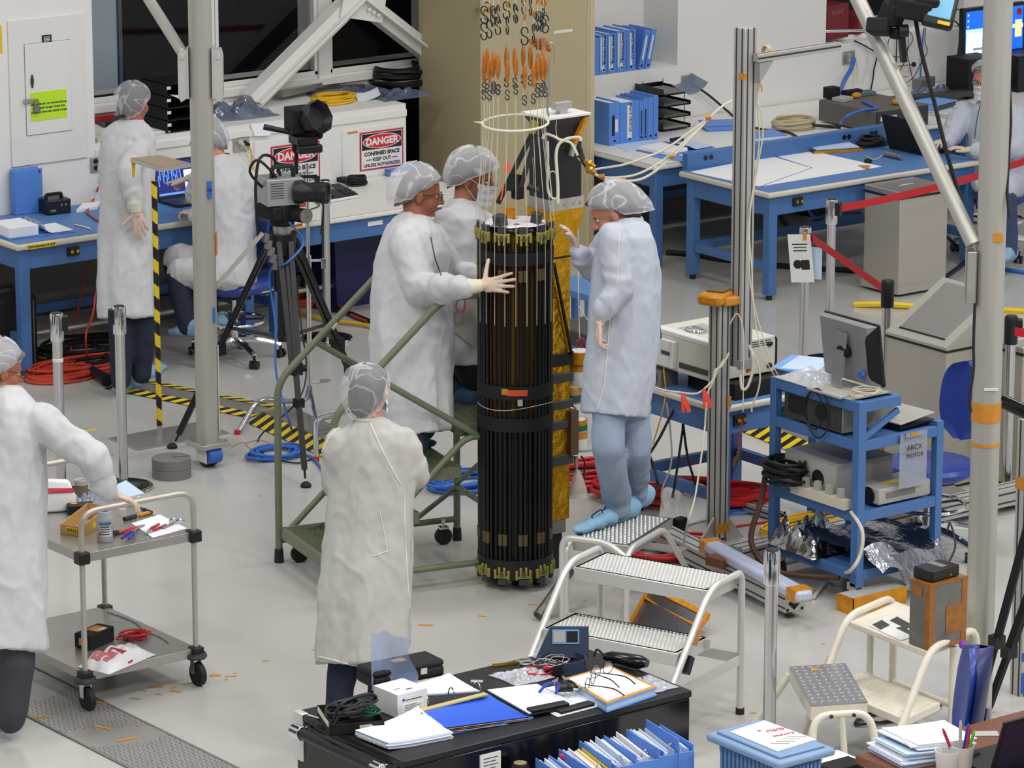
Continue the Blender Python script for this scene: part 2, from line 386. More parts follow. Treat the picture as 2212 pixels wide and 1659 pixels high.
def danger(px0,py0,py1,label):
    a=wy(px0,py0,YL);b=wy(px0,py1,YL);h=a.z-b.z;w=h*1.36;t=thing('danger_sign',label,'sign',(a.x,YL-.011,b.z),0,'danger signs on the ledge front')
    def P(u0,u1,v0,v1,y):return(u0*w,u1*w,-y-.001,-y,v0*h,v1*h)
    MB().box(0,w,-.002,0,0,h).build('sign_board',M_signred,t,bevel=.002)
    MB().box(*P(.03,.97,.04,.96,.002)).build('white_field',M_label,t)
    MB().box(*P(.045,.955,.53,.945,.003)).build('black_field',M_ink,t)
    e=MB();pr=[(w*(.5+.42*cos(2*pi*i/32)),h*(.735+.17*sin(2*pi*i/32)))for i in range(32)]
    e.prism(pr,.004,.005,lambda x,y,z:(x,-z,y));e.build('red_oval',M_signred2,t,fixn=True)
    e=MB();pr=[(w*(.5+.44*cos(2*pi*i/32)),h*(.735+.188*sin(2*pi*i/32)))for i in range(32)]
    e.prism(pr,.0035,.0045,lambda x,y,z:(x,-z,y));e.build('oval_rim',M_label,t,fixn=True)
    X,Z=(1,0,0),(0,0,1)
    text_mb('DANGER',h*.25,X,Z,(w*.5,-.0055,h*.65),bold=.003).build('lettering',M_label,t,ang=0)
    q=text_mb('CONFINED SPACE',h*.135,X,Z,(w*.5,-.0035,h*.375),bold=.0016)
    q.join(text_mb('KEEP OUT',h*.125,X,Z,(w*.5,-.0035,h*.225),bold=.001));q.join(text_mb('UNLESS AUTHORIZED',h*.115,X,Z,(w*.5,-.0035,h*.085),bold=.001))
    q.box(w*.14,w*.27,-.004,-.003,h*.255,h*.275).box(w*.73,w*.86,-.004,-.003,h*.255,h*.275)
    q.build('lettering',M_ink,t,ang=0)
danger(583,317,409,'red and black DANGER confined space sign half hidden behind the camera mast')
danger(775,287,370,'red and black DANGER confined space sign in full view beside the pillar')
p=wy(762,286,YL-.009);tag(MB().box(p.x-.045,p.x+.04,YL-.012,YL-.0085,p.z-.006,p.z+.006).build('tape_strip',M_tape,org=p),'short orange tape strip above the fully visible danger sign','tape')
p=wy(1196,70,YC);q=wy(1237,62,YC)
tag(MB().box(p.x,q.x,YC-.002,YC,p.z-.01,p.z+.01).build('sticker',M_label,org=(p.x,YC,p.z)),'narrow white sticker on the beige pillar','sticker')
p=wy(1030,22,YC)
tag(MB().cyl((p.x,YC-.004,p.z),(p.x,YC,p.z),.02).build('wall_plug',mat('brown_spot',(112,96,66),.6),org=(p.x,YC,p.z)),'small round brown cover high on the beige pillar','cover')
def truss(pts,w,label):
    m=MB();a,b=pts;m.bar(a,b,w,w,(0,1,0))
    d=(b-a).normalized();n=V((0,-1,0))
    m.bar(a+n*(w/2+.004),b+n*(w/2+.004),.018,w+.012,(0,1,0))
    return tag(m.build('truss_beam',M_white,org=a,bevel=.004),label,'beam')
YT=22.98
tA=wy(541,232,YT);tB=wy(775,-14,YT);tA.z=max(tA.z,1.28)
truss((tA,tB),.125,'white diagonal steel beam rising right from the ledge')
tC=wy(765,-10,YT+.01);tD=wy(955,138,YT+.01)
truss((tC,tD),.125,'white diagonal steel beam falling right towards the pillar')
g=MB();c=wy(785,12,YT-.075);g.obox(c,(.36,.012,.2),(0,radians(12),0))
for i in range(3):
    q=wy(795+10*i,20+6*i,YT-.085);g.cyl(q,q+V((0,-.02,0)),.014,seg=6)
tag(g.build('gusset_plate',M_white,org=c),'white bolted plate joining the two diagonal beams','plate')
# ================================================================ workbenches along the walls
def bench(label,x0,x1,y0,y1,z,surf,mat_inset=.0,ground=None,apron=.13,rail=True):
    t=thing('workbench',label,'workbench',(x0,y0,0));L,W=x1-x0,y1-y0
    MB().box(0,L,0,W,z-.042,z-.004).build('bench_top',M_lam if surf is M_lam else M_edge,t,bevel=.012)
    MB().box(mat_inset,L-mat_inset,mat_inset,W-.005,z-.004,z).build('work_mat' if surf is M_mat else 'work_surface',surf,t)
    f=MB();i=.1;q=z-.043;a=q-apron
    f.box(i,L-i,.035,.07,a,q).box(i,L-i,W-.09,W-.055,a,q).box(.04,.075,.09,W-.1,a,q).box(L-.075,L-.04,.09,W-.1,a,q)
    f.build('apron',M_blue,t,bevel=.004)
    for lx in(.035,L-.105):
        for ly in(.03,W-.12):
            lg=MB().box(lx,lx+.07,ly,ly+.07,.035,z-.042).build('leg',M_blue,t,bevel=.004)
            MB().cyl((lx+.035,ly+.035,0),(lx+.035,ly+.035,.035),.022).build('levelling_foot',M_rubber,lg)
    if rail:
        r=MB().box(.05,.09,.1,W-.12,.2,.26).box(L-.09,L-.05,.1,W-.12,.2,.26).box(.07,L-.07,W-.1,W-.06,.2,.26);r.build('lower_rail',M_blue,t,bevel=.003)
    if ground is not None:
        g=MB().box(ground-.04,ground+.04,.018,.036,z-.125,z-.07).build('ground_box',M_black,t)
        k=MB()
        for q in(-.02,.02):k.cyl((ground+q,.004,z-.095),(ground+q,.02,z-.095),.011)
        k.build('ground_jack',mat('brass',(208,170,60),.3,1),g)
    return t
lb=bench('blue topped workbench against the white wall at far left',12.33,14.14,21.58,22.44,.86,M_mat,.025,.42)
q=MB().box(.07,.28,-.0035,0,.822,.85).build('ground_tag',M_yellow,lb,label='yellow strip with black letters on the bench edge');text_mb('GROUNDABLE POINT',.02,(1,0,0),(0,0,1),(.175,-.004,.829),bold=.0006).build('lettering',M_ink,q,ang=0)
wb=bench('white topped workbench below the danger signs',14.16,15.92,21.48,22.44,.76,M_lam,.0,.12)
q=MB().box(.03,.24,-.0035,0,.722,.752).build('ground_tag',M_yellow,wb,label='yellow and red strip on the bench edge');MB().box(.03,.24,-.0045,-.0035,.742,.752).build('red_stripe',M_red,q)
MB().box(.78,.9,.028,.03,.66,.69).build('name_plate',M_label,wb)
b2=bench('white workbench against the wall holding the blue binders',17.45,20.3,21.61,22.88,.76,M_lam)
b1=bench('blue workbench with white sheets and a laptop in the right background',17.46,19.42,20.39,21.36,.76,M_mat,.02,.28)
b3=bench('white workbench behind the masked person at the far right',20.40,22.4,21.6,22.88,.76,M_lam)
rs=MB().box(.06,1.99,.94,1.0,.70,.875).build('riser',M_blue,b1,bevel=.006)
o_=MB()
for x in(.22,.27,1.50,1.545,1.76,1.80):o_.cyl((x,.934,.83),(x,.945,.83),.017)
o_.build('socket',M_black,rs)
MB().box(1.86,1.96,.936,.94,.81,.845).build('name_plate',M_grey,rs)
def paper(name,corners,z,m,label,cat,th=.002,group=None):
    c=[at(x,y,z)for x,y in corners];cc=sum(c,V())/len(c)
    o=MB().rings([[p-V((0,0,0))for p in c],[p+V((0,0,th))for p in c]]).build(name,m,org=V((cc.x,cc.y,z)),ang=0,fixn=True)
    return tag(o,label,cat,group)
M_sheet=mat('bright_sheet',(250,250,250),.6)
paper('paper_sheet',[(1490,372),(1665,337),(1752,363),(1640,403)],.7605,M_sheet,'large white sheet on the near left part of the right blue bench','sheet',.002)
paper('paper_sheet',[(1672,336),(1738,323),(1905,360),(1648,402),(1756,363)],.7605,M_sheet,'large white sheet reaching across the middle of the right blue bench','sheet',.002)
paper('tape_flag',[(1853,357),(1880,358),(1876,365),(1866,364)],.764,M_tape,'small orange tape flag on the corner of the white sheet','tape')
Z1=.861
def binder(p,w,d,h,rz,label,m=None,group=None,spine=None,tilt=0,spine_m=None,lines=0):
    """ring binder standing up: spine along local -y; w thickness, d depth, h height"""
    m=m or M_binder;t=thing('ring_binder',label,'binder',p,rz,group)
    if tilt:t.rotation_euler=(0,tilt,rz)
    c=MB().box(0,.004,0,d,0,h).box(w-.004,w,0,d,0,h).box(0,w,-.004,.003,0,h);c.build('cover',m,t,bevel=.002)
    MB().box(.007,w-.007,.012,d-.012,.012,h-.012).build('pages',M_paper,t)
    if spine:
        for z0,z1,x0,x1,mm in spine:MB().box(x0*w,x1*w,-.0055,-.004,z0*h,z1*h).build('spine_label',mm,t)
    MB().cyl((w*.5,-.006,h*.1),(w*.5,-.003,h*.1),min(.009,w*.28)).build('finger_hole',M_blackM,t)
    return t
p=wy(33,452,22.38);p=V((p.x,22.38,Z1))
t=thing('ring_binder','tall blue binder standing upright on the left blue bench','binder',p,radians(-3))
MB().box(0,.2,-.003,.005,0,.29).box(0,.2,.055,.063,0,.29).box(-.003,.006,0,.06,0,.29).build('cover',M_binder,t,bevel=.002)
MB().box(.01,.19,.008,.052,.01,.27).build('pages',M_paper,t)
MB().cyl((.18,-.006,.27),(.18,-.002,.27),.008).build('rivet',M_dgrey,t)
p=wy(103,456,22.24)
t=thing('charger','black charger box with handle on the left blue bench','charger',(p.x,22.24,Z1),radians(-4))
MB().box(0,.17,0,.17,0,.095).build('case',M_black,t,bevel=.008)
MB().tube(fillet([(.02,.06,.09),(.02,.06,.125),(.13,.06,.125),(.13,.06,.09)],.02),.012,sub=0).build('handle',M_blackM,t)
f=MB()
for x in(.1,.13):f.cyl((x,-.004,.06),(x,.002,.06),.008)
f.build('jack',M_grey,t);MB().box(.02,.06,-.002,0,.02,.035).build('name_plate',M_grey,t)
o=paper('paper_stack',[(165,460),(210,452),(220,440),(178,446)],Z1,M_paper,'loose white papers beside the charger on the left bench','papers',.02)
def open_binder(label,c0,u,w,d,m_cover,z,left_h=.05,right_h=.008,page=M_paper,right_m=None,rings=3,curl=.03):
    """lying open; c0 is the near-left corner, u its long axis angle; w total width, d page height"""
    t=thing('ring_binder',label,'binder',(c0.x,c0.y,z),u)
    MB().box(0,w,0,d,0,.005).build('cover',m_cover,t,bevel=.002)
    MB().box(.01,w*.47,.012,d-.012,.005,left_h).build('pages',page,t,bevel=.006)
    h=w*.5
    def fn(a,b):return(h+.01+a*(w*.47),.012+b*(d-.024),.006+right_h+left_h*.8*max(0,1-a*3)**2+curl*max(0,a-.75)**2)
    MB().sheet(fn,12,2,.003).build('open_page',right_m or page,t,label=None)
    for k in range(rings):
        y=d*(.2+.3*k);r=max(left_h,.03)*.75
        MB().tube([(h+r*cos(pi*j/8)*1.0,y,.008+r*1.35*sin(pi*j/8))for j in range(9)],.0028,6,0).build('ring',M_chrome,t)
    return t
c0=at(-12,493,Z1)
p=at(20,512,Z1)
open_binder('thick open ring binder with white pages on the left blue bench',at(40,516,Z1)+V((-.07,-.0,0)),radians(-4),.46,.28,M_binder,Z1,.075,.006)
o=MB().cyl(at(163,485,Z1+.006),at(195,494,Z1+.006),.0055);q=o.build('pen',M_label,org=at(163,485,Z1));tag(q,'white pen with red cap on the left blue bench','pen');d_=(at(195,494,Z1+.006)-at(163,485,Z1+.006));MB().cyl(V((0,0,.006)),d_*.3+V((0,0,.006)),.0065).build('cap',M_red,q)
M_scr=mat('screen_dark',(18,28,80),.3,emit=.35)
p=at(330,440,Z1)
lp=thing('laptop','black laptop with glowing blue screen in front of the seated person','laptop',(p.x+.05,p.y-.02,Z1),radians(0))
MB().box(0,.36,-.2,.04,0,.022).build('keyboard_base',M_black,lp,bevel=.004)
lid=MB();lid.box(0,.36,0,.012,.0,.25)
T=Matrix.Translation((0,.03,.02))@Matrix.Rotation(radians(-14),4,'X')
lid.xf(T).build('lid',M_black,lp,bevel=.003)
M_s1=mat('screen_navy',(22,30,96),.3,emit=.9);M_s2=mat('screen_white',(214,232,255),.3,emit=1.1);M_s3=mat('screen_blue',(90,140,240),.3,emit=.9)
s=MB().box(.012,.348,-.001,0,.018,.235).xf(T).build('screen',M_s1,lp)
MB().box(.22,.345,-.002,-.001,.05,.17).xf(T).build('window_panel',M_s2,s)
k=MB()
for i in range(14):k.box(.02+.013*i,.027+.013*i,-.002,-.001,.08+.02*((i*7)%5),.15+.015*((i*3)%5))
k.box(.012,.348,-.002,-.001,.018,.032);k.xf(T).build('screen_marks',M_s3,s)
p=at(342,347,1.0)
tag(MB().box(0,.28,0,.05,0,.11).build('black_bag',M_dgrey,loc=(p.x+.02,YL-.07,Z1),bevel=.02),'dark grey pouch behind the laptop on the left bench','pouch')
p=at(337,345,1.0);tag(MB().cyl((0,0,0),(0,-.06,.0),.03).build('tape_roll',M_cableW,loc=(p.x,YL-.06,1.03)),'cream tape roll hanging on the wall behind the striped pole','tape roll')
def tray_stack(label,p,w,d,h,n,tags=True):
    t=thing('letter_tray',label,'letter trays',p,0)
    MB().box(0,.006,0,d,0,h).box(w-.006,w,0,d,0,h).box(0,w,d-.006,d,0,h).build('case',M_blackM,t)
    for i in range(n+1):
        z=h*i/n*.98;MB().box(0,w,0,d,z,z+.006).build('shelf',M_black,t)
    if tags:
        for i in range(n):MB().box(.001,.03,-.003,0,h*(i+.55)/n,h*(i+.8)/n).build('tag',M_label,t)
    return t
p=at(342,283,LZ+.0)
tray_stack('black letter tray rack on the ledge left of the pipe mast',(p.x,YL+.03,LZ),.36,.3,.33,4)
paper('paper_sheet',[(368,205),(404,208),(404,214),(388,214)],LZ+.335,M_paper,'white sheet on top of the black letter tray rack','sheet')
paper('paper_sheet',[(215,290),(290,268),(368,286),(262,292)],LZ+.002,M_paper,'white sheets on the ledge behind the standing person','sheet',.01)
paper('folder',[(200,262),(240,252),(300,262),(225,276)],LZ+.002,M_dgrey,'grey folder on the ledge behind the standing person','folder',.015)
o=MB().bar(at(199,258,LZ+.03),at(245,252,LZ+.03),.03,.03);tag(o.build('marker',M_red,org=at(199,258,LZ)),'red tool on the ledge left of the standing person','tool')
o=MB().box(-.02,.02,-.1,.1,0,.09);p=at(199,285,LZ);tag(o.build('black_box',M_blackM,loc=(p.x+.03,YL+.12,LZ)),'black box at the left end of the ledge','box')
tag(MB().box(0,.06,0,.05,0,.03).build('card_pile',M_cableW,loc=(13.47,YL+.01,LZ)),'small pile of cards at the left end of the ledge','cards')
def crumple(name,cx,cy,rx,ry,h,z,m,label,cat,seed=0,n=26,rot=0,rough=1.0):
    def fn(a,b):
        u,v=a*2-1,b*2-1;r=max(abs(u),abs(v));e=(1-r**3)
        q=noise.noise(V((u*2.2+seed,v*2.2,seed)))+.6*noise.noise(V((u*5,v*5+seed,1.7)))
        k=1+.16*noise.noise(V((seed,atan2(v,u)*1.1,3)))
        x,y=u*rx*k,v*ry*k
        return(x*cos(rot)-y*sin(rot),x*sin(rot)+y*cos(rot),max(.001,.003+h*e*(.5+rough*.9*q)))
    o=MB().sheet(fn,n,n,0).build(name,m,loc=(cx,cy,z),ang=25);return tag(o,label,cat)
M_esd=veil('static_bag',(96,110,136),.72,.12,14,spec=1,bump=.6)
p=at(525,245,LZ);crumple('static_bag',p.x-.12,p.y,.3,.2,.12,LZ,M_esd,'shiny grey antistatic bag at the foot of the diagonal beam','bag',3,rot=radians(-5))
p=at(770,205,LZ);crumple('static_bag',p.x,p.y+.05,.3,.13,.05,LZ,M_esd,'flat grey antistatic bag behind the yellow cable coil','bag',8)
p=at(868,208,LZ);crumple('static_bag',p.x,p.y,.22,.12,.05,LZ,M_esd,'dark antistatic bag in front of the black cable coil','bag',12)
def coil(name,c,rx,ry,r,n,m,label,seed=0,dz=.004,cat='cable',jit=.18,group=None,rot=0):
    rnd=random.Random(seed);pts=[]
    c=V(c)
    for k in range(n):
        jx,jy=1+rnd.uniform(-jit,jit),1+rnd.uniform(-jit,jit);ox,oy=rnd.uniform(-jit,jit)*rx*.4,rnd.uniform(-jit,jit)*ry*.4
        for i in range(10):
            a=2*pi*i/10;x,y=rx*jx*cos(a)+ox,ry*jy*sin(a)+oy
            pts.append(c+V((x*cos(rot)-y*sin(rot),x*sin(rot)+y*cos(rot),r+k*dz+rnd.uniform(0,r))))
    o=MB().tube(pts,r,6,3).build(name,m,org=c);return tag(o,label,cat,group)
coil('cable_coil',at(720,222,LZ),.15,.09,.007,9,M_cableY,'yellow cable coil lying on the ledge',2,.006)
p=at(862,183,LZ);coil('cable_coil',p,.2,.17,.016,7,M_cableB,'thick black cable coil on the ledge beside the pillar',5,.018)
o=MB().bar(at(605,203,LZ+.05),at(845,150,LZ+.07),.05,.045);tag(o.build('light_strip',M_steel,org=at(605,203,LZ+.05)),'long steel strip lamp leaning along the back of the ledge','strip lamp')
o=MB().bar(at(660,196,LZ+.03),at(785,186,LZ+.03),.06,.03);tag(o.build('tray_edge',M_dgrey,org=at(660,196,LZ)),'short grey bar in front of the steel strip lamp','bar')
p=at(790,178,LZ);tag(MB().lathe([(.05,0),(.05,.06),(.03,.09),(.03,.11)]).build('jar',M_lgrey,loc=p),'small pale jar left of the black cable coil','jar')
def card(name,c,z,rz,w,h,m,label,cat,lift=.02):
    def fn(a,b):return((a-.5)*w,(b-.5)*h,.002+lift*(a-.2)**2+lift*.5*b)
    o=MB().sheet(fn,8,4,.002).build(name,m,loc=(c.x,c.y,z));o.rotation_euler=(0,0,rz);return tag(o,label,cat)
card('paper_sheet',at(794,214,LZ),LZ,radians(-25),.16,.13,M_paper,'curled white paper right of the yellow cable coil','sheet',.06)
def hang(a,b):
    x=wy(540,268,YL).x
    return(x+.02*b+.13*a,YL-.004-.02*b,LZ+.002-.085*b-.01*a)
tag(MB().sheet(hang,4,4,0).build('paper_sheet',M_paper),'white paper hanging over the ledge edge','sheet')
p=at(480,240,LZ);cable('screwdriver',[at(468,244,LZ+.01),at(520,238,LZ+.01)],.006,M_chrome,'steel screwdriver on the ledge behind the pipe mast',2,'screwdriver')
Z2=.761
p=at(715,438,Z2)
ph=thing('desk_phone','black and silver desk telephone on the white bench','telephone',(p.x,p.y,Z2),radians(6))
def wedge(x0,x1,y0,y1,h0,h1):return MB().rings([[V((x0,y0,0)),V((x1,y0,0)),V((x1,y1,0)),V((x0,y1,0))],[V((x0,y0,h0)),V((x1,y0,h0)),V((x1,y1,h1)),V((x0,y1,h1))]])
wedge(0,.24,0,.2,.03,.075).build('phone_body',M_black,ph,bevel=.006)
wedge(-.003,.243,-.003,.203,.022,.06).build('silver_rim',M_label,ph,bevel=.008)
wedge(.07,.14,.12,.19,.058,.078).build('display',M_grey,ph);k=MB()
for i in range(4):
    for j in range(3):k.box(.15+.022*i,.167+.022*i,.03+.03*j,.05+.03*j,.03,.044+.0068*j)
k.build('key',M_dgrey,ph);wedge(.01,.055,.02,.19,.05,.09).build('handset',M_black,ph,bevel=.01)
coil('cable_coil',at(770,400,Z2),.075,.05,.006,8,M_cableB,'black adapter cable bundle behind the desk telephone',11,.007)
p=at(736,386,Z2);tag(MB().cyl((0,0,0),(0,0,.07),.035).build('power_adapter',M_black,loc=p),'black round adapter behind the desk telephone','adapter')
tag(MB().box(0,.07,0,.12,0,.03).build('power_adapter',M_blackM,loc=at(748,398,Z2)),'black box adapter behind the desk telephone','adapter')
p=at(812,370,Z2);t=thing('ring_binder','blue binder lying flat under the danger sign at the pillar','binder',(p.x,p.y-.02,Z2),radians(-12))
MB().box(0,.25,-.22,0,0,.005).box(0,.25,-.22,0,.035,.04).box(0,.004,-.22,0,0,.04).box(0,.25,-.004,0,0,.04).build('cover',M_binder,t);MB().box(.01,.245,-.215,-.01,.006,.034).build('pages',M_paper,t)
p=at(640,412,Z2);t=thing('ring_binder','blue binder leaning behind the scientific camera on the white bench','binder',(p.x,p.y,Z2),radians(-20))
MB().box(-.03,.2,-.2,.02,0,.045).build('cover',M_binder,t,bevel=.003);MB().box(-.02,.195,-.204,-.19,.006,.039).build('pages',M_paperB,t)
paper('paper_sheet',[(560,395),(620,388),(660,400),(600,425)],Z2+.002,M_paper,'white papers on the bench behind the scientific camera','sheet',.03)
coil('cable_coil',at(648,445,Z2),.05,.035,.003,5,M_cableR,'small red cable on the white bench behind the thin chrome pole',4,.003)
cable('cable',[at(650,462,Z2+.006),at(672,452,Z2+.006),at(690,444,Z2+.006),at(680,436,Z2+.006)],.004,M_cableB,'short black cable on the white bench near its edge')
o=MB().cyl(at(611,487,Z2+.012),at(642,482,Z2+.012),.011);tag(o.build('marker',M_label,org=at(611,487,Z2)),'white marker at the front edge of the white bench','marker')
M_tub=veil('dark_plastic_bag',(44,30,56),.8,.25,12,spec=.8)
p=at(770,640,0)
crumple('waste_bag',p.x-.05,p.y+.1,.3,.26,.55,0,mat('dark_bag',(40,36,46),.3,bump=.7,bscale=8),'dark bag standing under the white bench','bag',5)
p=at(770,560,.3)
t=thing('storage_tub','dark blue tub under the white bench','tub',(p.x-.05,p.y+.05,.0));
MB().rings([[V((x*s,y*s*.8,z))for x,y in((-.2,-.2),(.2,-.2),(.2,.2),(-.2,.2))]for s,z in((.85,0),(1.05,.5),(1.12,.5),(1.12,.54),(1,.54))]).build('tub_body',mat('navy',(26,34,84),.45),t,fixn=True)
p=at(25,800,0);t=thing('carry_case','black carry case standing under the left bench at the photo edge','case',(p.x-.22,p.y-.04,0),radians(4))
MB().box(0,.42,0,.2,0,.47).build('case_body',M_blackM,t,bevel=.025);MB().tube(fillet([(.12,.1,.46),(.12,.1,.53),(.3,.1,.53),(.3,.1,.46)],.02),.012,sub=0).build('handle',M_black,t)
MB().box(.38,.385,-.006,0,.03,.44).build('zip',M_grey,t)
p=at(185,810,0)
coil('cable_coil',at(190,800,0),.33,.17,.009,10,M_cableR,'heap of orange red cable on the floor under the left bench',21,.005,jit=.35)
coil('cable_coil',at(125,815,0),.2,.14,.009,5,M_cableR,'smaller loop of orange red cable beside the bench leg',23,.005,jit=.3)
coil('cable_coil',at(190,765,0),.3,.2,.011,7,M_cableB,'heap of black cable on the floor behind the orange red cable',31,.01,jit=.35)
coil('cable_coil',at(110,790,0),.18,.12,.008,4,M_cableY,'yellow cable loops on the floor beside the bench leg',33,.005,jit=.3)
cable('power_cord',[at(212,405,Z1+.1)+V((0,0,0)),at(205,425,Z1+.02),at(192,450,Z1+.01),at(188,458,Z1+.01),at(208,474,Z1+.01),at(225,480,Z1+.01)],.007,M_cableR,'red cord lying on the left blue bench beside the standing person')
y_=22.3
cable('power_cord',[wy(196,540,y_),wy(185,600,y_),wy(168,670,y_),wy(158,720,y_),at(152,760,.02)],.007,M_cableR,'dark red cord hanging behind the left bench')
y_=21.5
cable('power_cord',[wy(207,630,21.8),wy(200,680,21.7),wy(187,715,y_),wy(186,745,y_),at(195,775,.03),at(240,785,.02)],.007,M_cableR,'orange cord dropping from the left bench to the floor heap')
o=MB().cyl(at(199,800,.04),at(232,822,.04),.03,.04);tag(o.build('connector',M_black,org=at(199,800,.04)),'large black cable connector on the floor by the blue shoe cover','connector')
cable('cable',[at(200,740,.03),at(232,772,.05),at(205,790,.05),at(199,805,.04)],.018,M_cableB,'thick black cable curling on the floor by the standing person')
cable('cable',[at(690,625,.02),at(720,650,.02),at(760,680,.02),at(830,706,.02)],.012,M_cableR,'red cable on the floor under the white bench')
cable('cable',[at(640,670,.02),at(700,690,.02),at(780,700,.02),at(860,718,.02)],.012,M_cableY,'yellow cable on the floor behind the ladder')
cable('cable',[at(680,660,.02),at(740,672,.02),at(800,695,.02),at(870,722,.02)],.018,M_cableB,'black cable on the floor behind the ladder')
coil('cable_coil',at(670,655,0),.16,.12,.009,6,M_cableR,'loops of red cable on the floor under the white bench',61,.008,jit=.3)
# ================================================================ right background
M_lab2=mat('label_strip',(206,214,226),.6)
def spine_row(y,z,spec,group,place):
    """spec: (px0, px1, height, kind, label); spines face the hall, placed by where their front edge stands"""
    for px0,px1,h,kind,lab in spec:
        a=wy(px0,160,y);b=wy(px1,160,y);w=b.x-a.x
        sp={'two':[(.12,.94,.12,.28,M_label),(.3,.94,.4,.56,M_label),(.06,.22,.34,.6,M_label)],'one':[(.2,.86,.35,.65,M_label)],'dark':[(.22,.7,.25,.5,M_ink),(.3,.6,.55,.8,M_label)],'plain':None,'tall':[(.12,.92,.35,.6,M_label)],'ink':[(.15,.75,.35,.62,M_ink)]}[kind]
        t=binder((a.x,y,z),w-.003,.27,h,0,lab,M_binder,group,sp)
        if kind in('two','tall'):
            q=text_mb({'two':'LAUNCH VEHICLE BOOK','tall':'LOAD ABOVE LOG'}[kind]if False else 'SPACE VEHICLE',.03,(0,0,-1),(1,0,0),(w*.46,-.0062,h*.62),bold=.0005);q.build('lettering',M_ink,t,ang=0)
G1='blue binders on the recess shelf';G2='blue binders standing on the right bench'
spine_row(22.93,1.162,[(1262,1294,.27,'one','blue binder at the left end of the recess shelf, half hidden by the pillar'),
    (1294,1312,.29,'two','blue binder with white spine labels, second on the recess shelf'),
    (1312,1331,.29,'two','blue binder with white spine labels, third on the recess shelf'),
    (1331,1353,.305,'two','tall blue binder, fourth on the recess shelf'),
    (1353,1373,.305,'tall','tall blue binder just left of the leaning binders')],G1,0)
for k,(px,lab)in enumerate(((1378,'thin blue binder leaning right on the recess shelf'),(1392,'last thin blue binder leaning right on the recess shelf'))):
    a=wy(px,155,22.93);binder((a.x,22.93,1.165),.05,.27,.295,0,lab,M_binder,G1,[(.25,.85,.3,.6,M_label)],tilt=radians(13))
p=at(1316,315,Z2)
spine_row(p.y,Z2,[(1316,1340,.31,'dark','large blue binder nearest the pillar on the white bench'),
    (1340,1382,.30,'tall','wide blue binder with long white spine label on the white bench'),
    (1382,1390,.30,'ink','thin blue binder right of the wide binder on the white bench'),
    (1390,1400,.31,'ink','thin blue binder with dark spine strip in the middle of the thin ones'),
    (1400,1412,.31,'plain','thin plain blue binder, second from the letter trays'),
    (1412,1423,.32,'plain','thin blue binder right beside the black letter trays')],G2,0)
p=at(1428,285,Z2);t=thing('letter_tray','black four tier letter trays on the white bench below the outlet','letter trays',(p.x,p.y-.02,Z2))
for i in range(4):
    z=.01+.085*i
    f=MB().rings([[V((0,0,z)),V((.26,0,z)),V((.26,.33,z)),V((0,.33,z))],[V((0,0,z+.006)),V((.26,0,z+.006)),V((.26,.33,z+.006)),V((0,.33,z+.006))]])
    f.box(0,.004,0,.33,z,z+.05).box(.256,.26,0,.33,z,z+.03).box(0,.26,.326,.33,z,z+.04);f.build('tray',M_blackG,t)
    MB().box(.02,.25,.01,.3,z+.008,z+.014).build('pages',M_grey if i else M_lgrey,t)
w=MB()
for x,y in((.24,.05),(.05,.3),(.24,.3)):w.cyl((x,y,0),(x,y,.33),.003)
w.build('support_wire',M_dgrey,t)
card('static_bag',at(1490,200,Z2+.33)+V((0,0,0)),Z2+.335,.2,.22,.16,M_esd,'grey bag lying on top of the black letter trays','bag',.1)
t=thing('ring_binder','blue binder lying flat right of the black letter trays','binder',at(1535,284,Z2),radians(-25))
MB().box(-.03,.24,0,.26,0,.004).box(-.03,.24,0,.26,.034,.038).box(-.03,.24,0,.004,0,.038).build('cover',M_binder,t);MB().box(-.02,.236,.006,.255,.006,.033).build('pages',M_paper,t)
c0=at(1440,343,Z2)
t=open_binder('open blue ring binder with white pages at the corner of the white bench',c0+V((.04,.06,0)),radians(6),.5,.3,M_binder,Z2,.035,.008,rings=2,right_m=M_paperB)
tb=MB()
for k in range(3):tb.box(.33+.045*k,.365+.045*k,.27,.29,.02,.05)
tb.build('index_tab',M_ink,t)
paper('paper_sheet',[(1325,314),(1398,300),(1432,308),(1358,328)],Z2,M_paperB,'pale paper lying in front of the blue binders','sheet',.003)
paper('folder',[(1403,338),(1422,328),(1500,342),(1482,351)],Z2,M_binder,'flat blue folder under the open binder','folder',.004)
t=thing('ring_binder','blue binder lying flat right of the tall slotted post','binder',at(1629,308,Z2),radians(-14))
MB().box(0,.27,0,.24,0,.004).box(0,.27,0,.24,.034,.038).box(0,.004,0,.24,0,.038).build('cover',M_binder,t);MB().box(.006,.266,.006,.235,.006,.033).build('pages',M_paperB,t);MB().box(.03,.2,.17,.2,.038,.04).build('tape_strip',M_tape,t)
o=MB().bar(at(1683,256,Z2+.03),at(1752,268,Z2+.03),.07,.05);tag(o.build('power_strip',mat('tan',(206,190,150),.5),org=at(1683,262,Z2),bevel=.006),'tan power strip on the white bench','power strip')
coil('cable_coil',at(1715,278,Z2),.17,.11,.007,10,mat('cable_tan',(196,184,150),.5),'coil of tan cable on the white bench',44,.007,jit=.12)
cable('cable',[at(1728,268,Z2+.03),at(1760,271,Z2+.03),at(1800,274,Z2+.01),at(1815,275,Z2+.01)],.012,M_cableB,'black plug lead lying behind the bench riser')
cable('power_cord',[wy(1490,178,YR-.05),wy(1530,205,YR-.06),wy(1575,243,YR-.1),at(1600,262,Z2+.01),at(1640,278,Z2+.01),at(1700,285,Z2+.01),at(1725,298,Z2+.01)],.009,M_cableB,'black power cord running from the wall outlet across the white bench')
ip=at(1885,297,Z2)
ip=V((19.46,21.56,Z2))
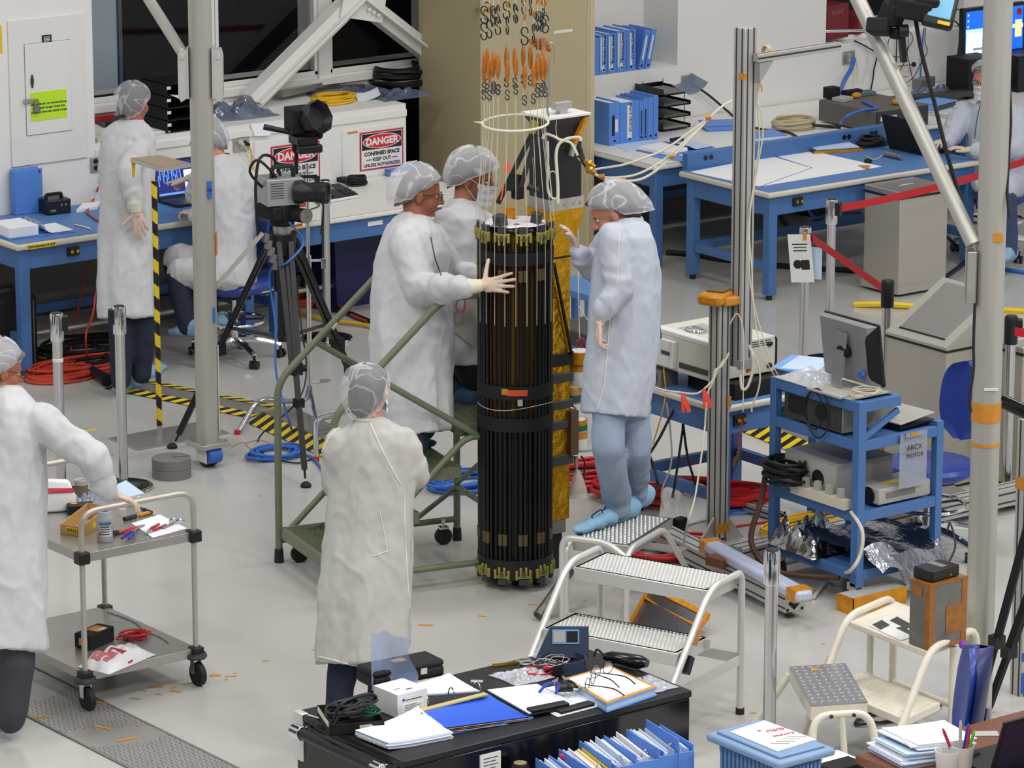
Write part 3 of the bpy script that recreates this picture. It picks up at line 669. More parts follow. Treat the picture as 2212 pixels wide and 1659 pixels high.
ins=thing('instrument','dark grey rack instrument on the white bench behind the laptop','instrument',ip)
MB().box(0,.52,0,.62,.012,.165).build('case',mat('instrument_grey',(104,101,95),.5),ins,bevel=.004)
fp=MB().box(.01,.51,-.012,0,.018,.16).build('front_panel',M_dgrey,ins)
k=MB();rnd=random.Random(4)
for i in range(16):k.box(.04+.02*(i%8),.055+.02*(i%8),-.017,-.012,.04+.05*(i//8),.075+.05*(i//8))
k.build('meter_window',M_label,fp);MB().box(.3,.36,-.016,-.012,.1,.13).build('display',M_red,fp)
k=MB()
for i in range(5):k.cyl((.25+.05*i,-.03,.06),(.25+.05*i,-.012,.06),.012)
k.build('knob',M_black,fp)
zt=Z2+.166
def bx(name,px,py,w,d,h,z,m,label,cat,rz=0,bev=.004):
    p=at(px,py,z);o=MB().box(-w/2,w/2,-d/2,d/2,0,h).build(name,m,org=None,bevel=bev);o.location=(p.x,p.y,z);o.rotation_euler=(0,0,rz);return tag(o,label,cat)
bx('power_adapter',1796,212,.1,.08,.085,zt,M_blackM,'black square box at the back of the grey instrument','adapter')
bx('power_adapter',1840,208,.16,.06,.05,zt,M_blackM,'long black box at the back of the grey instrument','adapter')
bx('circuit_box',1820,218,.13,.1,.03,zt,M_lgrey,'pale circuit box on top of the grey instrument','circuit box',.2)
bx('circuit_box',1870,205,.12,.1,.03,zt,mat('teal_grey',(84,112,116),.5),'teal circuit box on top of the grey instrument','circuit box',-.2)
for i,(px,py,m,lab)in enumerate(((1850,212,M_orange,'amber taped connector beside the circuit boxes'),(1937,226,M_orange,'amber taped lump right of the circuit boxes'))):
    p=at(px,py,zt);tag(MB().ell((0,0,.02),(.045,.03,.025)).build('taped_connector',m,loc=(p.x,p.y,zt)),lab,'connector')
cable('cable',[wy(1845,128,YR-.06),wy(1838,150,YR-.12),wy(1825,172,YR-.2),at(1814,200,zt+.02)],.018,M_cableBl,'thick blue cable dropping from the right wall outlet')
cable('cable',[wy(1848,122,YR-.03),wy(1852,150,YR-.05),wy(1852,180,YR-.08)],.006,M_cableW,'thin white cable beside the thick blue cable')
cable('cable',[at(1862,218,zt+.01),at(1880,226,zt+.012),at(1894,234,zt+.012),at(1870,237,zt+.01),at(1840,246,zt+.01),at(1822,258,zt-.02),at(1815,268,Z2+.03)],.011,M_cableBl,'blue cable lying over the grey instrument')
t=thing('clipboard','amber edged board with papers on the blue right bench','clipboard',at(1805,330,Z2),radians(-18))
MB().box(-.16,.2,0,.25,0,.022).build('board',M_dgrey,t);MB().box(-.165,.205,-.004,.0,0,.02).build('tape_edge',M_orange,t);MB().box(-.14,.19,.02,.24,.022,.03).build('pages',M_paperB,t)
coil('cable_coil',at(1885,316,Z2),.1,.07,.009,7,M_cableB,'black cable bundle beside the amber edged board',52,.009,jit=.35)
o=MB().cyl(at(1912,332,Z2+.02),at(1938,338,Z2+.02),.02);o.cyl(at(1938,338,Z2+.02),at(1948,341,Z2+.02),.014);tag(o.build('hand_microscope',M_grey,org=at(1912,332,Z2)),'small grey cylinder tool on the blue right bench','tool')
tag(MB().ell((0,0,.015),(.03,.028,.018)).build('black_cap',M_blackM,loc=at(1875,352,Z2)),'black rubber cap on the bench edge','cap')
cable('cable',[at(1868,336,Z2+.005),at(1890,345,Z2+.005),at(1910,333,Z2+.012)],.004,M_cableW,'thin grey lead of the small cylinder tool')
coil('cable_coil',at(1800,308,Z2+.03),.05,.02,.005,3,M_cableW,'white cable bits above the amber edged board',55,.004,jit=.4)
a=at(1930,318,Z2);b=at(1994,337,Z2);wl=a.y-b.y
lp2=thing('laptop','black laptop used by the masked person, its lid back in view','laptop',(b.x,b.y,Z2))
MB().box(0,.27,0,.36,0,.022).build('keyboard_base',M_black,lp2,bevel=.004)
MB().box(-.006,.006,0,.36,0,.25).xf(Matrix.Translation((0,0,.02))@Matrix.Rotation(radians(-18),4,'Y')).build('lid',M_blackM,lp2,bevel=.003)
yb=22.45
a=wy(2082,20,yb);b=wy(2212,3,yb);lo=wy(2086,128,yb)
mo=thing('monitor','monitor with bright blue desktop at the top right corner','monitor',(a.x,yb,Z2))
zb=lo.z-Z2;hh=a.z-lo.z;ww=b.x-a.x+.02
MB().box(0,ww,0,.05,zb,zb+hh).build('casing',M_black,mo,bevel=.004)
MB().box(ww*.4,ww*.6,.02,.06,0,zb+.1).box(ww*.25,ww*.75,-.08,.14,0,.02).build('stand',M_black,mo)
M_d1=mat('desktop_blue',(20,96,214),.4,emit=.9);M_d2=mat('desktop_light',(170,206,246),.4,emit=.95);M_d3=mat('desktop_window',(226,232,244),.4,emit=.95);M_d4=mat('desktop_grey',(130,140,160),.4,emit=.5)
s=MB().box(.025,ww-.025,-.003,0,zb+.03,zb+hh-.025).build('screen',M_d1,mo)
MB().box(.03,ww*.62,-.0045,-.003,zb+.035,zb+hh*.5).build('window',M_d3,s);MB().box(ww*.16,ww*.5,-.0055,-.0045,zb+.06,zb+hh*.2).build('window_pane',M_d4,s)
MB().box(.025,ww-.025,-.004,-.003,zb+hh*.5,zb+hh*.58).build('window_glow',M_d2,s);MB().box(.03,.5,-.004,-.003,zb+.03,zb+.037).build('task_bar',M_d2,s)
k=MB()
for i in range(6):k.box(.04,.056,-.004,-.003,zb+hh-.06-.045*i,zb+hh-.045-.045*i)
k.build('icon',M_d2,s)
MB().box(ww-.11,ww-.04,-.0045,-.003,zb+hh*.32,zb+hh*.66).build('note',mat('desktop_note',(236,232,150),.4,emit=.9),s)
MB().cyl((ww-.07,-.0045,zb+hh*.82),(ww-.07,-.003,zb+hh*.82),.028).build('badge',M_red,s)
bx('computer_tower',2098,205,.3,.25,.3,Z2,M_blackM,'black computer case behind the masked person','computer')
bx('printer',2200,190,.3,.3,.28,Z2,M_black,'black box behind the masked person at the right photo edge','box')
crumple('static_bag',at(2010,215,Z2).x,at(2010,215,Z2).y+.05,.3,.13,.09,Z2,M_esd,'crumpled grey antistatic bag on the far bench','bag',17)
o=MB().bar(at(1905,218,Z2+.05),at(2095,200,Z2+.05),.1,.04);tag(o.build('keyboard',M_dgrey,org=at(1905,218,Z2)),'dark slim tray along the back of the far bench','tray')
bx('antenna_box',1995,190,.22,.08,.08,Z2+.04,M_grey,'grey slanted box standing on the far bench','box',.3)
t=thing('ring_binder','blue binder lying on the far bench left of the masked person','binder',at(2030,240,Z2),radians(16))
MB().box(-.03,.25,0,.24,0,.005).box(-.03,.25,0,.24,.045,.05).box(-.03,-.026,0,.24,0,.05).build('cover',M_binderL,t);MB().box(-.02,.24,.006,.235,.006,.044).build('pages',M_dgrey,t)
p=wy(1786,88,YR);t=thing('red_box','dark red cardboard box at the left end of the dark recess','box',(p.x+.02,YR+.02,1.195),radians(10))
MB().box(0,.26,0,.2,0,.26).build('carton',mat('maroon',(122,30,40),.55),t,bevel=.004)
text_mb('FLIGHT',.045,(1,0,0),(0,0,1),(.12,-.002,.19)).build('lettering',mat('maroon_light',(176,110,112),.6),t,ang=0)
bx('maroon_box',1845,70,.2,.15,.16,1.19,mat('maroon',(122,30,40),.55),'smaller dark red box behind the diagonal brace in the recess','box',.5)
for i,(pts,m,r,lab)in enumerate((
    ([(1845,88),(1870,100),(1893,118),(1888,150),(1885,175),(1880,198)],M_cableB,.006,'black cable from the recess sill down to the far bench, left one'),
    ([(1872,92),(1876,120),(1874,150),(1862,180)],M_cableW,.004,'thin cream cable hanging left on the right wall'),
    ([(1936,70),(1937,100),(1936,135),(1942,150)],M_cableB,.005,'straight black cable hanging from the dark recess'),
    ([(1950,70),(1948,105),(1955,130),(1942,160),(1960,166)],M_cableB,.003,'thin curling cable on the right wall'),
    ([(1965,68),(1972,85),(1960,110),(1965,140),(1972,175)],M_cableB,.003,'thin crooked cable on the right wall'),
    ([(1925,75),(1918,95),(1925,118),(1945,122),(1960,105),(1962,75)],M_cableB,.003,'thin looped cable on the right wall'),
    ([(1996,60),(1992,100),(1990,140),(1988,175)],M_cableBl,.006,'blue cable hanging from the dark recess'),
    ([(2000,60),(1998,90),(2003,112),(1990,135),(1975,165),(1958,178)],M_cableB,.003,'thin black cable beside the blue hanging cable'),
    ([(2062,45),(2074,62),(2070,110),(2062,150),(2058,180)],M_cableB,.006,'black cable running down the wall left of the monitor'))):
    cable('cable',[wy(x,y,YR-.03)for x,y in pts],r,m,lab)
for px,py,lab in((1974,139,'small black round knob on a thin rod on the right wall'),(2063,20,'small black round knob high on the right wall left of the monitor')):
    p=wy(px,py,YR-.05);o=MB().ell(p,(.02,.02,.02));o.cyl(p,wy(px-34 if py>100 else px+40,py+4,YR-.03),.003);tag(o.build('microphone',M_black,org=p),lab,'knob')
cable('cable',[at(1440,545,.02),at(1500,550,.02),at(1560,560,.02),at(1700,575,.02),at(1860,585,.02)],.02,M_cableB,'thick black hose on the floor under the blue right bench')
cable('cable',[at(2030,500,.3),at(2060,525,.1),at(2085,560,.03),at(2040,600,.02)],.014,M_cableB,'black cable dropping behind the steel bin')
cable('cable',[wy(1720,440,21.9),wy(1690,470,21.8),wy(1720,500,21.7),wy(1760,480,21.6),wy(1800,450,21.5)],.02,M_cableB,'thick black cable slung under the blue right bench')
cable('cable',[wy(1740,440,21.6),wy(1760,470,21.5),wy(1800,462,21.4),wy(1860,458,21.3)],.012,M_cableBl,'blue cable slung under the blue right bench')
bx('computer',1745,455,.28,.4,.12,.0,M_blackM,'black box on the floor under the blue right bench','box')
cable('hose',[at(1845,658,.015),at(1910,657,.03),at(1990,662,.02),at(2110,666,.015),at(2240,675,.015)],.022,M_yellow,'yellow tape line lying across the floor right of the steel bin',6,'floor line')
cable('cable',[at(2165,580,.015),at(2190,585,.015),at(2240,592,.015)],.014,M_cableBl,'blue cable on the floor at the right photo edge')
# ================================================================ stanchions, mast, tripod, stools, ramps
M_chromeD=mat('chrome_post',(205,205,208),.14,1)
def stanchion(px,py,label,cap=M_chrome,cass=None,h=1.06):
    p=at(px,py,h);t=thing('stanchion',label,'stanchion',(p.x,p.y,0),0,'chrome barrier posts')
    MB().lathe([(.001,0),(.165,0),(.17,.008),(.168,.016),(.15,.02)],seg=40).build('base_rim',M_chrome,t)
    MB().lathe([(.001,.018),(.15,.0205),(.12,.026),(.001,.03)],seg=40).build('base_plate',M_blackG,t)
    MB().lathe([(.029,.02),(.029,.9),(.031,.905),(.031,.92),(.001,.92)],seg=24).build('post',M_chromeD,t)
    MB().lathe([(.001,.9),(.036,.9),(.038,.905),(.038,h-.012),(.034,h-.002),(.001,h)],seg=24).build('post_head',cap,t)
    MB().lathe([(.001,h-.003),(.031,h-.003),(.029,h+.002),(.001,h+.003)],seg=24).build('cap',M_black,t)
    if cass is not None:
        a=cass;MB().obox((.042*cos(a),.042*sin(a),h-.06),(.04,.05,.085),(0,0,a)).build('belt_cassette',M_black,t,bevel=.004)
    return t
s1=stanchion(122,676,'chrome barrier post nearest the left photo edge, by the steel cart',cass=radians(-30))
MB().lathe([(.0295,.78),(.0305,.782),(.0305,.8),(.0295,.802)],seg=24).build('tape_ring',M_label,s1)
stanchion(257,661,'chrome barrier post in front of the standing person at the left bench',cass=radians(150))
stanchion(702,389,'chrome barrier post beside the white bench with the telephone',cass=radians(160))
q=stanchion(1797,430,'chrome barrier post holding the end of the long red belt',cass=radians(-60));r1=q.location
q=stanchion(1740,490,'chrome barrier post carrying a notice card',M_chrome);r2=q.location
q=stanchion(1918,605,'black headed barrier post in front of the slanted steel bin',M_black);r3=q.location
q=stanchion(1668,1187,'chrome barrier post beside the silver step stool, nearest the camera',M_chrome)
q=stanchion(2185,682,'black headed barrier post half behind the right pipe mast',M_black,radians(-40));r4=q.location
def belt(name,a,b,label,w=.05,sag=.02):
    a=V(a);b=V(b);d=(b-a);n=V((-d.y,d.x,0)).normalized()*.0008
    def col(t,s):p=a+d*t;return V((p.x,p.y,p.z-sag*4*t*(1-t)+s*w))
    rs=[]
    for i in range(13):
        t=i/12;rs.append([col(t,-.5)+n,col(t,.5)+n,col(t,.5)-n,col(t,-.5)-n])
    return tag(MB().rings(rs).build(name,M_belt,org=a),label,'belt')
belt('barrier_belt',r1+V((.03,-.03,1.0)),at(2262,332,.98),'long red barrier belt passing in front of the upright steel bin',sag=.03)
belt('barrier_belt',r2+V((.02,-.02,1.0)),r3+V((0,.03,1.0)),'short red barrier belt between the notice post and the black headed post',sag=.0)
belt('barrier_belt',r4+V((-.02,-.02,.98)),at(2330,735,.95),'red barrier belt end at the right photo edge behind the pipe mast',sag=0)
t=thing('notice_card','white notice card clipped to the barrier post','notice',r2+V((-.03,-.02,.72)),radians(-62))
MB().box(-.075,.075,-.004,-.001,0,.3).xf(Matrix.Rotation(radians(-6),4,'Y')).build('card',M_label,t)
k=MB()
for i,(x0,x1)in enumerate(((-.05,.05),(-.04,.04),(-.045,.045))):k.box(x0,x1,-.0055,-.004,.235-.02*i,.241-.02*i)
k.box(.0,.055,-.0055,-.004,.08,.14).xf(Matrix.Rotation(radians(-6),4,'Y')).build('lettering',M_ink,t)
k=MB().lathe([(.02,0),(.028,0),(.028,.0015),(.02,.0015)],(0,0,0),20,Matrix.Rotation(radians(90),3,'X'));k.xf(Matrix.Translation((-.035,-.004,.11))).build('round_emblem',M_ink,t)
MB().box(.0,.02,-.012,0,.27,.315).build('tape_strip',M_tape,t)
paper_=MB().box(-.05,.05,-.001,.001,0,.2).build('rear_card',M_paperB,t);paper_.location=(.06,.03,.02)
P=at(450,1006);t=thing('gantry_mast','tall aluminium pipe mast on a caster in the left foreground of the benches','mast',P)
MB().cyl((0,0,.14),(0,0,4.6),.066,seg=36).build('pipe',M_pipe,t)
MB().obox((0,0,.135),(.19,.19,.028),(0,0,radians(0))).build('base_plate',M_alu,t,bevel=.003)
b=MB()
for x in(-.075,.075):
    for y in(-.075,.075):b.cyl((x,y,.149),(x,y,.165),.012,seg=6)
b.build('bolt',M_steel,t)
fork=MB().box(-.05,.05,-.045,.045,.095,.121).box(-.052,-.044,-.06,.05,.03,.11).box(.044,.052,-.06,.05,.03,.11).build('caster_fork',M_label,t,bevel=.004)
c=MB().cyl((-.035,.0,.055),(.035,.0,.055),.055,seg=22);c.build('caster_wheel',M_black,fork)
c=MB().cyl((-.042,-.045,.075),(.042,-.045,.075),.05,seg=22);c.build('brake_pedal',M_cableBl,fork)
for sx,lab in((-1,'left'),(1,'right')):
    g=MB();x=sx*.066
    prof=[(.0,2.17),(.045,2.14),(.06,2.17),(.06,2.40),(.05,2.44),(0,2.44)]
    g.prism([(x+sx*a,z)for a,z in prof],-.045,-.036,lambda a,z,y:(a,y,z)).prism([(x+sx*a,z)for a,z in prof],.036,.045,lambda a,z,y:(a,y,z))
    g.box(min(x,x+sx*.008),max(x,x+sx*.008),-.05,.05,2.16,2.45);g.cyl((x+sx*.035,-.055,2.4),(x+sx*.035,.055,2.4),.012)
    g.xf(Matrix.Rotation(radians(-37),4,'Z')).build('bracket',M_aluL,t,fixn=True)
d=(dep(320,-4,depth(P+V((0,0,2.6)))+.15)-P)-V(wy(0,0,1)*0)
a=V((-.085,.06,2.42));e=dep(320,-4,depth(P+V((0,0,2.6)))+.3)-P;e=a+(e-a)*1.6
MB().cyl(a,e,.032,seg=16).cyl(a-(e-a).normalized()*.03,a,.02,.032).build('brace',M_pipe,t)
k=MB()
for z,dx in((1.62,.02),(1.66,.025)):k.box(.03,.055,-.068,-.05,z-.03,z+.03)
k.xf(Matrix.Rotation(radians(-37),4,'Z')).build('tape_patch',M_cableBl,t,label='blue tape patch');
k=MB().box(.045,.06,-.05,-.035,.86,.95).xf(Matrix.Rotation(radians(-37),4,'Z')).build('tape_patch',M_cableBl,t)
MB().box(.066,.076,-.02,.0,1.25,1.38).xf(Matrix.Rotation(radians(-37),4,'Z')).build('tape_strip',M_orange,t)
MB().box(.066,.073,-.02,-.004,.2,.72).xf(Matrix.Rotation(radians(-37),4,'Z')).build('side_channel',M_aluL,t)
w0=at(373,1030)
def weight(z,label):
    t=thing('weight',label,'weight',(w0.x,w0.y+.01,z),radians(-20),'round slotted weights by the left mast')
    n=40;poly=[]
    for i in range(n):
        a=2*pi*(i+.5)/n
        poly.append((.112*cos(a),.112*sin(a)))
    k=poly.index(min(poly,key=lambda p:abs(atan2(p[1],p[0]))));poly=poly[k+1:]+poly[:k]
    poly+=[(.11,-.012),(.01,-.012),(.01,.012),(.11,.012)]
    MB().prism(poly,0,.056).build('slotted_disc',M_grey,t,bevel=.004,fixn=True,ang=30)
weight(0,'lower grey slotted weight on the floor beside the mast caster');weight(.058,'upper grey slotted weight resting on the lower one beside the mast caster')
M_hz=mat('hazard_black',(24,24,24),.5);M_hy=mat('hazard_yellow',(236,204,36),.5)
P=at(345,943);t=thing('pedestal_stand','striped yellow and black pole stand with a small tray top and steel foot plate','stand',P)
a=at(237,945);b=at(300,976)
q=MB();l=V((.62*.8,0,0))
q.box(-.28,.36,-.2,.12,0,.012);q.build('base_plate',M_steel,t)
MB().cyl((0,0,.012),(0,0,.07),.017,seg=16).build('pole_foot',M_steel,t)
pm=MB();n=24;r=.017;z0,z1=.07,1.55;rows=180
for i in range(rows):
    for j in range(n):
        za,zb=z0+(z1-z0)*i/rows,z0+(z1-z0)*(i+1)/rows;a0,a1=2*pi*j/n,2*pi*(j+1)/n
        pm.cur=int(((i/rows*(z1-z0))/.075+j/n*1.0)%2)
        pm.add([(r*cos(a0),r*sin(a0),za),(r*cos(a1),r*sin(a1),za),(r*cos(a1),r*sin(a1),zb),(r*cos(a0),r*sin(a0),zb)],[(0,1,2,3)])
pm.build('striped_pole',[M_hz,M_hy],t)
zt_=1.56
c4=[at(282,350,zt_)-P,at(348,372,zt_)-P,at(412,361,zt_)-P,at(345,344,zt_)-P]
for q_ in c4:q_.z=zt_
mid=sum(c4,V())/4
MB().rings([[p for p in c4],[p+V((0,0,.025))for p in c4]]).build('tray_rim',M_steelL,t,fixn=True)
MB().rings([[mid+(p-mid)*.93+V((0,0,.0252))for p in c4],[mid+(p-mid)*.93+V((0,0,.027))for p in c4]]).build('tray_pad',mat('tan_pad',(164,144,124),.7),t,fixn=True)
fl=MB();p=c4[0]+V((.01,0,0));fl.rings([[p+V((-.004,0,0)),p+V((.018,-.012,0)),p+V((.018,-.008,0)),p+V((-.002,.003,0))],[p+V((0,0,-.1)),p+V((.012,-.008,-.09)),p+V((.012,-.004,-.09)),p+V((0,.003,-.1))]]);fl.build('tape_flag',M_hy,t,fixn=True)
def ramp(label,pts,w,h,side=1,n=26):
    """low cable cover; pts is its near edge line on the floor"""
    t=thing('cable_ramp',label,'cable ramp',pts[0]);o=V(pts[0]);A=V((0,0,0));B=V(pts[1])-o;B.z=0;d=B.normalized();nrm=V((-d.y,d.x,0))*side;L=B.length
    def X(s,k,z):return d*s+nrm*k+V((0,0,z))
    e=min(.06,w*.25)
    MB().rings([[X(s,.01,.001),X(s,e,h),X(s,w-e,h),X(s,w-.01,.001)]for s in(0,L)]).build('cover',M_grey,t,ang=20,fixn=True)
    for k0,k1,za,zb in((-.03,e*.9,.002,h*.92),(w-e*.9,w+.03,h*.92,.002)):
        m=MB();N=int(L/.05)
        for i in range(N):
            m.cur=i%2;a,b=L*i/N,L*(i+1)/N;sh=.04
            m.add([X(a,k0,za+.003),X(b,k0,za+.003),X(min(b+sh,L),k1,zb+.003),X(min(a+sh,L),k1,zb+.003)],[(0,1,2,3)])
        m.build('hazard_stripe',[M_hz,M_hy],t)
    return t
ramp('flat cable cover edged with hazard tape behind the striped pole',(at(230,838),at(545,902)),.27,.012)
r_=ramp('raised grey cable ramp edged with hazard tape left of the camera tripod',(at(545,914),at(735,1000)),.32,.07)
q=MB();d=(at(735,1000)-at(545,914)).normalized();nr=V((-d.y,d.x,0));
q.rings([[V((0,0,.002))+nr*k-d*.004 for k in(0,.32)]+[V((0,0,.074))+nr*k-d*.002 for k in(.26,.06)],[V((0,0,.002))+nr*k for k in(0,.32)]+[V((0,0,.074))+nr*k for k in(.26,.06)]]).build('end_tape',M_hy,r_,fixn=True)
ramp('long cable ramp edged with hazard tape behind the blue instrument cart',(at(1570,915),at(2040,1110)),.3,.07)
coil('cable_coil',at(598,985),.16,.13,.008,7,M_cableBl,'loose blue cable coil on the floor left of the tripod',71,.004,jit=.28)
cable('cable',[at(640,985,.01),at(668,985,.012),at(690,1005,.012),at(705,1030,.012),at(725,1048,.012),at(760,1060,.01)],.008,M_cableBl,'blue cable running from the coil under the ladder')
cable('cable',[at(500,965,.004),at(525,955,.004),at(545,970,.004),at(585,962,.004),at(560,950,.004),at(530,957,.004)],.002,M_tape,'thin orange wire lying on the floor by the blue coil')
F1,F2=at(372,968),at(661,1052);F3=at(818,947)
cx=(F1+F2+F3)/3;t=thing('camera_tripod','large black tripod carrying a silver scientific camera','tripod',(cx.x,cx.y,0));o=V((cx.x,cx.y,0))
zs=1.30
def leg(foot,spread=.07):
    f=V(foot)-o;a=V((f.x*.1,f.y*.1,zs));d=(f-a);n=V((-f.y,f.x,0)).normalized()
    g=MB();k1=a+d*.52
    for s in(-1,1):g.bar(a+n*s*.035,k1+n*s*.02,.022,.03,n)
    g.bar(a+d*.1,k1,.035,.02,n)
    o1=g.build('leg',M_black,t)
    g=MB();g.bar(k1-d*.06,a+d*.93,.034,.03,n);g.build('lower_tube',M_black,o1)
    g=MB();g.obox(k1,(.06,.06,.07));g.obox(a+d*.66,(.05,.05,.05));g.cyl(k1+n*.03,k1+n*.06,.02);g.build('leg_clamp',M_blackM,o1)
    g=MB();g.cyl(a+d*.93,a+d*.965,.007);g.lathe([(.001,0),(.03,.002),(.032,.015),(.016,.03),(.001,.032)],f,14);g.build('rubber_foot',M_rubber,o1)
    MB().bar(a+d*.42,V((0,0,.72)),.018,.012,n).build('spreader',M_dgrey,t)
for f in(F1,F2,F3):leg(f)
MB().cyl((0,0,.7),(0,0,1.36),.035,seg=18).cyl((0,0,1.22),(0,0,1.34),.075,.085,seg=20).cyl((0,0,1.0),(0,0,1.2),.055,.06,seg=14).build('centre_column',M_black,t)
MB().cyl((0,0,1.34),(0,0,1.385),.052,seg=20).build('levelling_collar',M_alu,t)
hd=MB().cyl((0,0,1.385),(0,0,1.46),.07,.08,seg=20).obox((0,0,1.475),(.15,.15,.085),(0,0,.3)).obox((-.06,.02,1.47),(.1,.2,.08)).cyl((.03,-.06,1.455),(.06,-.15,1.455),.042,seg=18)
hd.build('pan_head',M_blackM,t,bevel=.01)
MB().lathe([(.028,0),(.042,0),(.042,.01),(.028,.01)],(.06,-.152,1.455),20,Matrix.Rotation(radians(90),3,'X')).build('lens_ring',M_grey,t)
MB().ell((.06,-.156,1.45),(.01,.008,.01)).build('red_lamp',M_red,t)
cl=MB()
for i in range(5):cl.obox((-.13+.01*i,-.02-.012*i,1.33-.04*i),(.03,.03,.05),(0,.2,0))
cl.build('cable_clip',M_grey,t)
MB().bar((-.15,-.02,1.36),(-.42,.12,1.02),.035,.02).build('pan_handle',M_lgrey,t)
ct=thing('scientific_camera','silver boxed scientific camera with black lens on the big tripod','camera',o+V((0,.0,1.515)),radians(-14))
MB().box(-.12,.1,-.09,.1,0,.155).build('housing',mat('silver_paint',(176,176,178),.4,.4),ct,bevel=.004)
lb_=MB()
for i in range(7):lb_.box(-.1,-.02+.01*((i*3)%3),-.092,-.09,.13-.014*i,.134-.014*i)
lb_.build('lettering',M_dgrey,ct)
MB().lathe([(.001,0),(.05,0),(.068,.01),(.068,.05),(.056,.07),(.056,.14),(.062,.15),(.062,.2),(.05,.2),(.048,.19),(.001,.18)],(.0,0,0),26,None).xf(Matrix.Translation((.05,-.07,.075))@Matrix.Rotation(radians(-36),4,'Z')@Matrix.Rotation(radians(90),4,'Y')).build('lens',M_black,ct)
h=MB();h.tube(fillet([(-.07,-.03,.15),(-.07,-.03,.22),(.06,-.03,.22),(.06,-.03,.15)],.03),.014,sub=0);h.build('handle',M_black,ct)
h=MB();h.tube([(-.12,0,.1),(-.2,-.02,.2),(-.16,-.04,.27),(-.08,-.05,.2),(-.05,-.05,.16)],.008);h.tube([(.0,.02,.15),(-.04,.03,.26),(-.13,0,.27),(-.17,-.03,.1),(-.16,-.04,-.2)],.009);h.build('lead',M_cableB,ct)
cable('cable',[o+V((-.02,-.1,1.42)),o+V((.05,-.14,1.3)),o+V((-.08,-.16,1.2)),dep(583,590,depth(o)-.3),dep(595,700,depth(o)-.3),dep(596,800,depth(o)-.4),dep(615,880,depth(o)-.6),at(630,930,.03),at(625,975,.02)],.007,M_cableBl,'blue cable hanging down the camera tripod to the floor coil')
cable('cable',[dep(640,600,depth(o)-.1),dep(650,700,depth(o)-.2),dep(662,800,depth(o)-.2),dep(640,870,depth(o)-.3),at(560,945,.02),at(575,985,.015),at(640,1000,.01),at(675,990,.01)],.005,M_cableB,'thin black cable falling from the tripod to the floor')
P=at(636,905);
tm=thing('video_camera','black video camera with lens hood and pan bar on a thin mast above the tripod','camera',dep(655,292,depth(o)+.05),radians(-10))
tm.scale=(.82,.82,.82)
MB().box(-.1,.08,-.06,.12,.02,.2).build('camera_body',M_blackM,tm,bevel=.012)
MB().lathe([(.05,0),(.1,.0),(.12,.05),(.128,.12),(.12,.122),(.085,.06),(.001,.05)],(0,0,0),8).xf(Matrix.Translation((.03,-.03,.11))@Matrix.Rotation(radians(68),4,'X')@Matrix.Rotation(radians(22),4,'Y')).build('lens_hood',M_black,tm)
MB().obox((.0,0,-.03),(.16,.18,.07)).obox((.02,-.02,-.09),(.18,.16,.06)).build('tilt_head',M_black,tm,bevel=.012)
MB().cyl((-.08,.04,.02),(-.25,.13,.06),.018,.022).build('pan_bar',M_black,tm)
MB().ell((.1,-.05,.0),(.03,.03,.03)).build('knob',M_blackM,tm)
MB().tube([(-.06,-.0,0),(-.075,0,-.1),(-.055,0,-.12),(-.06,0,-.33)],.016,8,0).build('drop_arm',M_black,tm)
MB().bar((-.06,0,-.3),(.09,-.03,-.3),.02,.02).bar((.09,-.03,-.3),(.09,-.03,-.39),.03,.03).build('cross_arm',M_black,tm)
MB().tube([(-.06,0,-.3),(-.13,-.03,-.42),(-.11,-.03,-.58)],.006).tube([(-.06,0,-.3),(-.1,-.05,-.45),(-.07,-.06,-.6)],.006).tube([(.09,-.03,-.32),(.13,-.05,-.5),(.1,-.06,-.72)],.006).build('lead',M_cableB,tm)
zp=at(670,895);t=thing('instrument_stand','thin chrome pole stand on a bent tube trestle foot behind the woman at front','stand',(zp.x,zp.y,0));o2=V((zp.x,zp.y,0))
dp=depth(zp)
top=dep(661,350,dp-.32);zz=top.z
MB().cyl((0,0,.1),(0,0,zz*.62),.015,seg=14).build('lower_pole',M_chrome,t);MB().cyl((-.0,0,zz*.6),(0,0,zz),.011,seg=14).build('upper_pole',M_chrome,t)
MB().cyl((0,0,zz*.6-.05),(0,0,zz*.6+.06),.02,seg=14).cyl((0,-.01,zz*.6+.03),(.06,-.05,zz*.6+.03),.008).obox((.07,-.06,zz*.6+.01),(.02,.02,.06)).build('pole_clamp',M_chrome,t)
MB().cyl((0,0,.2),(.06,-.04,.2),.007).lathe([(.001,0),(.035,0),(.035,.008),(.001,.008)],(.08,-.05,.205)).build('height_knob',M_steel,t)
g=MB();f1,f2=at(513,938)-o2,at(683,996)-o2
k1,k2=at(556,862,.16)-o2,at(662,868,.16)-o2
g.tube(fillet([f1,k1,k2,V((0,0,.17))],.08),.017,10,0);o_=g.build('trestle_foot',M_chromeD,t)
g=MB();k3,k4=at(682,906,.18)-o2,at(752,890,.18)-o2;g.tube(fillet([f2,k3,k4],.05),.017,10,0);g.tube([V((0,0,.17)),k3],.012,8,0);g.build('trestle_foot',M_chromeD,t)
g=MB();g.cyl(f1,f1+V((0,0,.025)),.019);g.cyl(f2,f2+V((0,0,.025)),.019);g.build('red_tip',M_red,t)
M_vinyl=mat('blue_vinyl',(34,62,150),.35,bump=.05,bscale=90);M_vinylD=mat('navy_vinyl',(22,34,92),.4)
